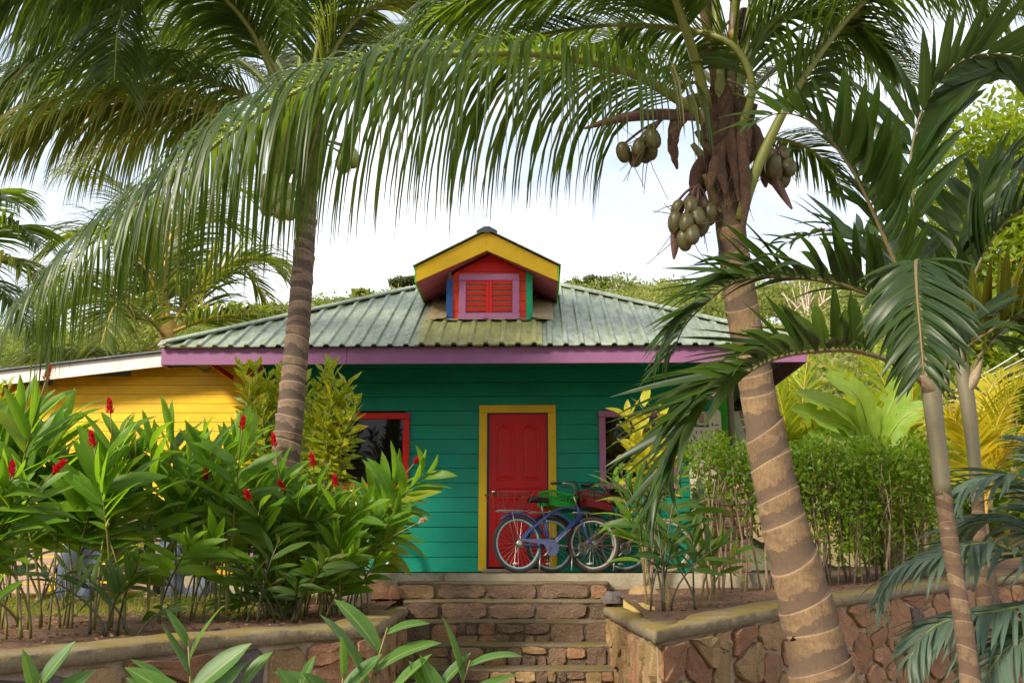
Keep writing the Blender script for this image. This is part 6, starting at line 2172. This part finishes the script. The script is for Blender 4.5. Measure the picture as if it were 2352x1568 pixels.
M['crate_green'] = plain("green_plastic", (0.010, 0.33, 0.020), 0.35)
M['crate_red'] = plain("dark_red_plastic", (0.20, 0.008, 0.012), 0.4)
q = P(1277, 1195, 12.7)
crate("green plastic crate on the rear rack of the silver bicycle", (B2.x - .36, 12.84, .775), R(34), M['crate_green'], .40, .28, .19)
crate("dark red plastic crate on the rear rack of the brown bicycle", (B3.x - .42, 12.98, .775), R(30), M['crate_red'], .40, .28, .20)
hb_ = empty("handlebar_bag", (B2.x + .50, 12.98, .62))
tag(hb_, "small black mesh bag hanging between the silver and brown bicycles", "bag")
MB().lathe([(.02, 0), (.075, .01), (.085, .07), (.09, .17), (.08, .20), (.02, .205)], None, 14).build("bag_body", M['black'], hb_, True)
MB().tube([(-.07, 0, .19), (-.04, 0, .27), (.04, 0, .27), (.07, 0, .19)], .008, 6).build("bag_strap", M['black'], hb_, True)

# ================================================================ things by the house corner
px_ = empty("perforated_panel", P(1622, 1085, 13.2))
tag(px_, "cream board with rows of dark slots standing against the teal wall by the green post", "panel")
o = Vector(px_.location)
a, c = P(1588, 1130, 13.2), P(1644, 978, 13.2)
MB(o).hexa([(a.x, 13.2, .0), (c.x, 13.2, .0), (c.x, 13.225, .0), (a.x, 13.225, .0), (a.x, 13.3, c.z), (c.x, 13.3, c.z), (c.x, 13.325, c.z), (a.x, 13.325, c.z)]).build("board", M['pegwhite'], px_)
for r_ in range(7):
    for k in range(5):
        if (k, r_) in ((2, 5), (3, 2)): continue
        x = a.x + .045 + (c.x - a.x - .09) * k / 4
        z = c.z - .07 - .115 * r_
        y = 13.3 - (c.z - z) * .1 / c.z
        MB(o).box((x - .006, y - .004, z - .02), (x + .006, y + .004, z + .02)).build("slot", M['void'], px_)  # near-black blocks on the board face; colour stands in for shade inside holes
a, c = P(1630, 1010, 13.3), P(1655, 940, 13.3)
nb_ = empty("notice_holder", (a.x, 13.3, a.z))
tag(nb_, "white rounded notice holder with a yellow-green leaflet, beside the slotted board", "notice")
o = Vector(nb_.location)
pts = [(a.x, 13.3, a.z - .25), (c.x + .01, 13.3, a.z - .25), (c.x, 13.3, c.z - .05)] + [(c.x - .05 + .05 * math.cos(w), 13.3, c.z - .05 + .05 * math.sin(w)) for w in (.4, .8, 1.2, 1.57)] + [(a.x, 13.3, c.z)]
MB(o).prism(pts, (0, .02, 0)).build("backing", M['pegwhite'], nb_)
mx0, mz0 = (a.x + c.x) / 2, c.z - .20
MB(o).box((mx0 - .045, 13.296, mz0 - .02), (mx0 - .028, 13.299, mz0 + .02)).build("printed_mark", M['black'], nb_)
MB(o).box((mx0 + .0, 13.296, mz0 - .012), (mx0 + .045, 13.299, mz0 + .002)).build("printed_mark", M['black'], nb_)
MB(o).box((c.x - .05, 13.24, a.z - .18), (c.x + .08, 13.262, a.z + .12), .003).build("leaflet", M['areca'], nb_)
MB(o).box((c.x - .08, 13.262, a.z - .19), (c.x - .05, 13.296, a.z + .14), .003).build("holder_side", M['raw_wood'], nb_)
cab = empty("meter_box", P(1609, 965, 13.42))
tag(cab, "small pale box on the teal wall above the slotted board", "box")
o = Vector(cab.location)
a, c = P(1600, 978, 13.42), P(1634, 946, 13.42)
MB(o).box((a.x, 13.36, a.z), (c.x, 13.488, c.z), .008).build("box_body", M['pegwhite'], cab)
MB(o).box((a.x + .02, 13.354, a.z + .03), (a.x + .09, 13.359, c.z - .03)).build("box_cover", M['raw_wood'], cab)

tr_ = empty("board_stack", P(1662, 1310, 12.95))
tag(tr_, "stack of rough bark-edged boards with dark gaps behind the hedge stems at the house corner", "boards")
o = Vector(tr_.location)
for k in range(8):
    x0, x1 = P(1612, 1200, 12.95).x + random.uniform(-.05, .05), P(1712, 1200, 12.95).x + random.uniform(-.06, .06)
    z0 = .01 + .138 * k
    mb = MB(o)
    vs, fs = [], []
    for q in range(9):
        x = x0 + (x1 - x0) * q / 8
        j = .012 * nz3(x, k, 7, k)
        vs += [(x, 12.9 + j, z0 + .006 * math.sin(q)), (x, 12.885 + j, z0 + .06), (x, 12.9 + j, z0 + .118 + j * .6), (x, 13.06, z0 + .118), (x, 13.06, z0)]
    for q in range(8):
        for r_ in range(5):
            fs.append((q * 5 + r_, q * 5 + 5 + r_, q * 5 + 5 + (r_ + 1) % 5, q * 5 + (r_ + 1) % 5))
    fs += [(0, 1, 2, 3, 4), (44, 43, 42, 41, 40)]
    mb.add(vs, fs).build("board", M['bark_board'], tr_)
for x in (.09, .50):
    MB(o).box((P(1612, 1200, 12.95).x + x, 13.062, 0), (P(1612, 1200, 12.95).x + x + .05, 13.11, 1.15)).build("upright", M['raw_wood'], tr_)
wn = empty("tilted_trellis", P(1690, 1050, 14.2))
tag(wn, "pale slatted panel leaning outside the house corner beyond the green post", "panel")
o = Vector(wn.location)
a = [P(1682, 944, 14.2), P(1696, 944, 14.2), P(1728, 1060, 14.2), P(1706, 1060, 14.2)]
MB(o).prism(a, (0, .03, 0)).build("panel_board", M['pegwhite'], wn)
for k in range(6):
    t = k / 6
    p0, p1 = a[1].lerp(a[2], t), a[1].lerp(a[2], t + .13)
    MB(o).prism([p0, p0 + Vector((.10, .0, 0)), p1 + Vector((.10, 0, 0)), p1], (0, .02, 0)).build("slat", M['raw_wood'], wn)

# wooden loungers half hidden behind the ginger
def lounger(label, px, py, Y, yaw, n, L_, w, cloth):
    b = P(px, py, Y)
    b.z = lbed(b.x, b.y)
    l = empty("wooden_lounger", b, yaw)
    tag(l, label, "lounger")
    tilt = .62
    for sx in (-1, 1):
        MB().hexa([(sx * w / 2 - .03, -.02, .0), (sx * w / 2 + .03, -.02, .0), (sx * w / 2 + .03, .03, .0), (sx * w / 2 - .03, .03, .0)] + [(sx * w / 2 - .03, -.02 + L_ * tilt, L_), (sx * w / 2 + .03, -.02 + L_ * tilt, L_), (sx * w / 2 + .03, .03 + L_ * tilt, L_), (sx * w / 2 - .03, .03 + L_ * tilt, L_)]).build("side_rail", M['pink_wood'], l)
        MB().box((sx * w / 2 - .025, .30, 0), (sx * w / 2 + .025, .36, L_ * .55)).build("leg", M['pink_wood'], l)
    for k in range(n):
        z = .08 + (L_ - .12) * k / n
        MB().hexa([(-w / 2 - .05, z * tilt - .045, z), (w / 2 + .05, z * tilt - .045, z), (w / 2 + .05, z * tilt - .022, z), (-w / 2 - .05, z * tilt - .022, z)] +
                  [(-w / 2 - .05, (z + .085) * tilt - .045, z + .085), (w / 2 + .05, (z + .085) * tilt - .045, z + .085), (w / 2 + .05, (z + .085) * tilt - .022, z + .085), (-w / 2 - .05, (z + .085) * tilt - .022, z + .085)]).build("slat", M['pink_wood'], l)
    if cloth:
        vs, fs = [], []
        for i in range(15):
            for j in range(9):
                u, v_ = i / 14, j / 8
                x = w * .55 + u * .62
                z = .96 - v_ * .95
                y = .1 + .28 * (1 - v_) + .07 * math.sin(u * 9 + v_ * 3) + .05 * math.sin(v_ * 8 + u * 4)
                vs.append((x + .1 * (v_ - .5), y, max(.01, z)))
        for i in range(14):
            for j in range(8):
                a = i * 9 + j
                fs.append((a, a + 9, a + 10, a + 1))
        o2 = MB().add(vs, fs).build("cover_cloth", M['cloth'], l, True)
        sm = o2.modifiers.new("thickness", 'SOLIDIFY'); sm.thickness = .012
    return l


lounger("folded wooden lounger of pinkish slats with grey-blue cover behind the ginger canes", 250, 1376, 12.2, R(8), 8, .98, .85, True)
lounger("wooden lounger with grey cover near the annex end, behind the ginger", 40, 1380, 12.0, R(-14), 7, .85, .55, True)

# ================================================================ loose stones, plank edging, litter, grass
def rock(label, px, py, Y, s, m, seed, z=None):
    b = P(px, py, Y)
    if z is not None: b.z = z
    rr = random.Random(seed)
    vs, fs = [], []
    n = 10
    for i in range(7):
        ph = math.pi * i / 6
        for k in range(n):
            w = 2 * math.pi * k / n
            d = Vector((math.sin(ph) * math.cos(w), math.sin(ph) * math.sin(w), math.cos(ph)))
            r_ = 1 + .28 * noise.noise(d * 1.4 + Vector((seed * 3.1, 0, 0))) + .10 * noise.noise(d * 4 + Vector((seed, 2, 0)))
            for ax in (Vector((.7, -.5, .5)), Vector((-.6, -.6, .4)), Vector((.1, -.3, .95))):
                r_ = min(r_, .86 / max(.05, d.dot(ax.normalized())))
            vs.append((d.x * s[0] * r_, d.y * s[1] * r_, max(-s[2] * .6, d.z * s[2] * r_)))
    for i in range(6):
        for k in range(n):
            fs.append((i * n + k, (i + 1) * n + k, (i + 1) * n + (k + 1) % n, i * n + (k + 1) % n))
    r = MB().add(vs, fs).build("rock", m, None)
    r.location = (b.x, b.y, b.z)
    tag(r, label, "rock")


rock("angular pinkish rock between the ginger and the top step", 872, 1358, 11.95, (.16, .12, .14), M['stone'], 1)
rock("small pinkish rock squeezed next to the end of the top step", 905, 1362, 11.9, (.08, .08, .11), M['stone'], 2)
rock("dark flat rock at the end of the second step by the hedge side", 1412, 1374, 11.6, (.16, .13, .09), M['stone_dark'], 3)
rock("tan angular rock behind the yellow plank", 1482, 1368, 11.6, (.19, .13, .12), M['stone_tan'], 4)
def plank_(label, p, q, Y0, Y1, h, m):
    a, b_ = P(*p, Y0), P(*q, Y1)
    d = (b_ - a)
    nn = Vector((d.y, -d.x, 0)).normalized() * .028
    e = empty("edging_plank", a)
    tag(e, label, "plank")
    MB(a).hexa([a - nn - Vector((0, 0, h)), b_ - nn - Vector((0, 0, h)), b_ + nn - Vector((0, 0, h)), a + nn - Vector((0, 0, h)), a - nn, b_ - nn, b_ + nn, a + nn]).build("board", m, e)
plank_("grey edging plank on the coping at the foot of the ginger", (768, 1388), (846, 1358), 10.2, 11.6, .14, M['raw_wood'])
plank_("yellowed edging plank pointing at the wall corner beside the steps", (1437, 1372), (1497, 1393), 11.2, 9.7, .10, M['plank_yellow'])

# leaf litter and grass
def scatter(n, xr, yr, zf, size, asp, flat, name, m, label):
    p = np.stack([NR.uniform(*xr, n), NR.uniform(*yr, n), np.zeros(n)], axis=1)
    ok = []
    for i in range(n):
        e = edge_at(LW, LTOP, p[i, 1]) if p[i, 0] < 0 else edge_at(RW, RTOP, p[i, 1])
        good = e and ((p[i, 0] < e[0] - .35) if p[i, 0] < 0 else (1.3 < p[i, 0] < e[0] - .35))
        if p[i, 0] < 0 and p[i, 1] > 8.2: good = p[i, 0] < -1.35
        ok.append(bool(good))
        p[i, 2] = zf(p[i, 0], p[i, 1]) + .006
    p = p[np.array(ok)]
    d = NR.normal(size=(len(p), 3)); d[:, 2] = np.abs(d[:, 2]) * flat
    o = leaf_cloud(p, d, size, asp, name, m, None, (0, 0, 0), "stuff")
    tag(o, label)


scatter(2600, (-6, -1.2), (5.5, 12.2), lbed, .055, .4, .12, "leaf_litter", M['litter'], "dry brown leaves and bits lying on the soil under the ginger")
scatter(900, (1.2, 6), (8, 13), rbed, .05, .4, .12, "leaf_litter", M['litter'], "dry leaves and bits on the soil below the hedge")
scatter(9000, (-7, -2.2), (9.6, 13.3), lbed, .075, .10, 1.6, "grass", M['grass'], "short yellow-green grass behind the ginger canes")

# ================================================================ big tree on the bank, hill trees
def tree_crown(center, rad, nclump, per, leaf, m, name, parent, off, seed, asp=.5, squash=1.0, kind="stuff", shell=.55, sub=.30):
    r = np.random.default_rng(seed)
    d = r.normal(size=(nclump, 3)); d /= np.linalg.norm(d, axis=1)[:, None]
    rr_ = (shell + (1 - shell) * r.random(nclump))[:, None]
    c = np.array(center) + d * rr_ * np.array(rad)
    cr = np.mean(rad) * sub * (.6 + .8 * r.random(nclump))
    pd = r.normal(size=(nclump, per, 3)); pd /= np.linalg.norm(pd, axis=2)[:, :, None]
    pts = c[:, None, :] + pd * (cr[:, None, None] * (r.random((nclump, per, 1)) ** .4)) * np.array([1, 1, .65 * squash])
    dirs = pd * .6 + r.normal(size=pd.shape) * .6 + np.array([0, 0, -.15])
    tone = np.clip(np.repeat(r.random(nclump) * .6, per) + r.random(nclump * per) * .4, 0, .999)
    leaf_cloud(pts.reshape(-1, 3), dirs.reshape(-1, 3), leaf, asp, name, m, parent, off, kind, rnd=tone)
    return c


TB = Vector((9.6, 16.5, .9))
big = empty("broadleaf_tree", TB)
tag(big, "tall bright green broadleaf tree on the bank beyond the slim palms", "tree")
limbs = [((9.6, 16.5, .5), (9.6, 16.4, 2.6), (9.5, 16.4, 4.5), (9.6, 16.3, 6.5))]
MB(TB).tube(catmull(limbs[0], 14)[0], [.26 - .014 * k for k in range(14)], 12).build("trunk", M['bark'], big, True)
rr = random.Random(77)
cl = tree_crown((9.45, 16.5, 4.7), (2.9, 2.2, 3.6), 210, 190, .18, M['tree'], "crown", big, TB, 5, .48)
for k in range(16):
    a = Vector((9.55, 16.4, 2.0 + k * .27))
    e = Vector(cl[rr.randrange(len(cl))])
    MB(TB).tube(catmull([a, a.lerp(e, .5) + Vector((0, 0, .3)), e], 8)[0], [.06, .05, .045, .04, .03, .025, .02, .012], 6).build("limb", M['bark'], big, True)
TB2 = Vector((14.0, 20, 3.2))
big2 = empty("broadleaf_tree", TB2)
tag(big2, "second bright tree higher on the bank, partly behind the taller one", "tree")
MB(TB2).tube([TB2 - Vector((0, 0, .5)), TB2 + Vector((0, 0, 3)), TB2 + Vector((.2, 0, 7))], [.28, .2, .1], 10).build("trunk", M['bark'], big2, True)
tree_crown((14.0, 20, 8.2), (2.8, 2.4, 4.6), 110, 120, .22, M['tree'], "crown", big2, TB2, 6, .48)
TB3 = Vector((8.2, 20.5, .0))
big3 = empty("bush", TB3)
tag(big3, "loose green bush at the foot of the bank under the bright tree", "bush")
MB(TB3).tube([TB3 - Vector((0, 0, .4)), TB3 + Vector((0, 0, 1.0)), TB3 + Vector((.1, 0, 2))], [.08, .06, .03], 8).build("stem", M['bark'], big3, True)
tree_crown((8.2, 20.5, 1.3), (1.8, 1.2, 1.3), 46, 70, .24, M['hedge'], "foliage", big3, TB3, 7, .48)

# vegetation on the earth bank
n = 2600
bp = np.stack([NR.uniform(8.2, 20, n), NR.uniform(15, 30, n), np.zeros(n)], axis=1)
sel = np.array([nz3(x, y, .7, 3) > .02 for x, y in bp[:, :2]])
bp = bp[sel]
bp[:, 2] = [bank(x, y) for x, y in bp[:, :2]]
dd = NR.normal(size=(len(bp), 3)); dd[:, 2] = np.abs(dd[:, 2]) + .6
tag(leaf_cloud(bp, dd, .42, .35, "undergrowth", M['tree'], None, (0, 0, 0), "stuff"), "patchy green undergrowth on the red earth bank")

cab_ = empty("cable_bundle", (9.5, 17, 1.5))
tag(cab_, "bundle of grey pipes and cables running up the bank beside the golden palm", "cables")
for k, (a, b_) in enumerate((((2180, 905), (2420, 780)), ((2180, 915), (2420, 800)), ((2170, 925), (2420, 822)), ((2190, 880), (2420, 760)))):
    q0, q1 = P(*a, 14.6), P(*b_, 14.2)
    MB((9.5, 17, 1.5)).tube(catmull([q0, q0.lerp(q1, .3) - Vector((0, 0, .03 + .02 * k)), q0.lerp(q1, .7) - Vector((0, 0, .05)), q1], 14)[0], .022 if k == 1 else .014, 6).build("cable", M['cloth'] if k == 1 else M['chrome'], cab_, True)

# wooded slopes: many crowns that read as one mass
def forest(name, label, spots, m, seed, leaf=.33, per=62, clumps=14):
    r = np.random.default_rng(seed)
    pts, dirs, tone = [], [], []
    for (x, y, rad, hh) in spots:
        z = hz(x, y)
        d = r.normal(size=(clumps, 3)); d[:, 2] = np.abs(d[:, 2]) * .8; d /= np.linalg.norm(d, axis=1)[:, None]
        c = np.array([x, y, z + hh]) + d * np.array([rad, rad, rad * .42]) * (.6 + .4 * r.random((clumps, 1)))
        pd = r.normal(size=(clumps, per, 3)); pd /= np.linalg.norm(pd, axis=2)[:, :, None]
        p = c[:, None, :] + pd * (r.random((clumps, per, 1)) ** .5) * np.array([rad * .45, rad * .45, rad * .20])
        pts.append(p.reshape(-1, 3)); dirs.append((pd * .5 + r.normal(size=pd.shape) * .6).reshape(-1, 3))
        tone.append(np.clip(r.random() * .5 + r.random(clumps * per) * .5, 0, .999))
    o = leaf_cloud(np.concatenate(pts), np.concatenate(dirs), leaf, .6, name, m, None, (0, 0, 0), "stuff", rnd=np.concatenate(tone))
    tag(o, label)


r = random.Random(5)
spots = []
for y in rng(42, 100, 4.2):
    w = y * .62
    x = 6 + r.uniform(-3, 3) if y < 70 else -8
    while x < w + 6:
        spots.append((x + r.uniform(-1, 1), y + r.uniform(-2, 2), r.uniform(2.0, 3.6), r.uniform(1.2, 3.2)))
        x += r.uniform(3.4, 6.0)
forest("hill_forest", "pale yellow-green tree canopies covering the hillside behind the house", spots, M['forest'], 3)
spots = []
for y in rng(70, 106, 4.0):
    x = -y * .66
    while x < -4:
        spots.append((x + r.uniform(-1, 1), y + r.uniform(-2, 2), r.uniform(2.2, 3.8), r.uniform(1.2, 3.0)))
        x += r.uniform(3.2, 5.5)
forest("hill_forest", "greener wooded slope seen beneath the drooping fronds behind the annex", spots, M['forest'], 4)


def ridge_tree(label, px, py, Y, w, flat, seed, m='forest_dark'):
    t = P(px, py, Y)
    g = hz(t.x, t.y)
    o = Vector((t.x, t.y, g - .5))
    e = empty("ridge_tree", o)
    tag(e, label, "tree", "trees along the hilltop ridge")
    rr = random.Random(seed)
    top = t.z
    mb = MB(o).tube([o, o.lerp(t, .5) + Vector((.2, 0, 0)), Vector((t.x, t.y, top - .4))], [.30, .22, .10], 7)
    mb.build("trunk", M['bark'], e, True)
    lb = MB(o)
    for k in range(7):
        a = Vector((t.x, t.y, o.z + (top - o.z) * rr.uniform(.35, .7)))
        b_ = Vector((t.x + rr.uniform(-1, 1) * w * .45, t.y + rr.uniform(-1, 1) * w * .3, top - rr.uniform(.3, .8)))
        lb.tube([a, a.lerp(b_, .6) + Vector((0, 0, .2)), b_], [.12, .08, .04], 5)
    lb.build("limb", M['bark'], e, True)
    tree_crown((t.x, t.y, top - w * .10 * (1 if flat else 2.5)), (w / 2, w / 2.6, w * (.10 if flat else .26)), 30, 110, .32, M[m], "crown", e, o, seed, .6, .55, sub=.28)


for a in (("broad umbrella shaped tree on the ridge close to the dormer's green edge", 1362, 640, 96, 4.8, True, 1), ("small umbrella tree on the ridge nearest the dormer", 1318, 652, 97, 2.6, True, 2),
          ("rounded dark tree on the ridge between the umbrella tree and the thick palm trunk", 1455, 656, 95, 3.4, False, 3), ("feathery flat topped tree on the ridge just past the dormer's yellow eave", 930, 640, 95, 3.6, True, 4),
          ("low rounded tree on the ridge over the roof slope", 842, 668, 92, 3.6, False, 5, 'forest'), ("low tree on the ridge beside the slender palm trunk", 780, 688, 90, 3.2, False, 6, 'forest'),
          ("pale green rounded tree at the ridge's low end near the slender trunk", 640, 700, 88, 3.4, False, 7, 'forest'), ("low flat tree on the ridge partly behind the thick palm trunk", 1560, 668, 94, 3.6, True, 8),
          ("far tree on the ridge seen between the palm fronds past the thick trunk", 1800, 660, 94, 4.0, True, 9)):
    ridge_tree(*a)


def bare_tree(label, px, py, Y, h, seed):
    t = P(px, py, Y)
    o = Vector((t.x, t.y, hz(t.x, t.y) - .3))
    e = empty("bare_tree", o)
    tag(e, label, "tree", "pale bare trees on the hillside")
    rr = random.Random(seed)
    mb = MB(o)
    mb.tube([o, o + Vector((.1, 0, h * .45))], [.32, .24], 7)
    mb.build("trunk", M['pale_bark'], e, True)
    lb = MB(o)
    for k in range(9):
        a = o + Vector((.1, 0, h * rr.uniform(.3, .45)))
        w = rr.uniform(-1.25, 1.25)
        m1 = a + Vector((math.sin(w) * h * .25, rr.uniform(-.6, .6), math.cos(w) * h * .28 + .2))
        e1 = m1 + Vector((math.sin(w * 1.2) * h * .3, rr.uniform(-.6, .6), abs(math.cos(w)) * h * .2 + .3))
        lb.tube(catmull([a, m1, e1], 7)[0], [.15, .13, .11, .09, .07, .05, .03], 5)
        for q in range(2): lb.tube([m1, m1 + Vector((rr.uniform(-1, 1), rr.uniform(-.4, .4), rr.uniform(.5, 1.6)))], [.07, .02], 4)
    lb.build("limb", M['pale_bark'], e, True)


for a in (("pale bare branched tree high on the hillside above the arching dark frond", 1850, 690, 72, 5.2, 1), ("bare pale tree lower on the hill between two dark fronds", 1960, 770, 62, 4.2, 2),
          ("pale leafless tree low on the hill near the roof's end", 1890, 790, 58, 3.6, 3), ("small bare tree on the hill beside the thick palm trunk", 1790, 760, 64, 3.6, 4)):
    bare_tree(*a)

# trees across the path behind the viewer: they shade the front garden and show in the window glass
spots = [(-9, -22, 3.6), (0.5, -25, 3.6), (10, -21, 3.4)]
for k, (x, y, rd) in enumerate(spots):
    o = Vector((x, y, GZ))
    e = empty("broadleaf_tree", o)
    tag(e, ("leafy tree across the path facing the annex", "leafy tree across the path straight opposite the door", "leafy tree across the path facing the hedge")[k], "tree", "trees across the path")
    MB(o).tube([o, o + Vector((.2, 0, 3)), o + Vector((0, .2, 5.5))], [.25, .2, .12], 8).build("trunk", M['bark'], e, True)
    tree_crown((x, y, GZ + 4.3), (rd, rd * .8, 3.2), 60, 34, .55, M['hedge'], "crown", e, o, 200 + k, .55)
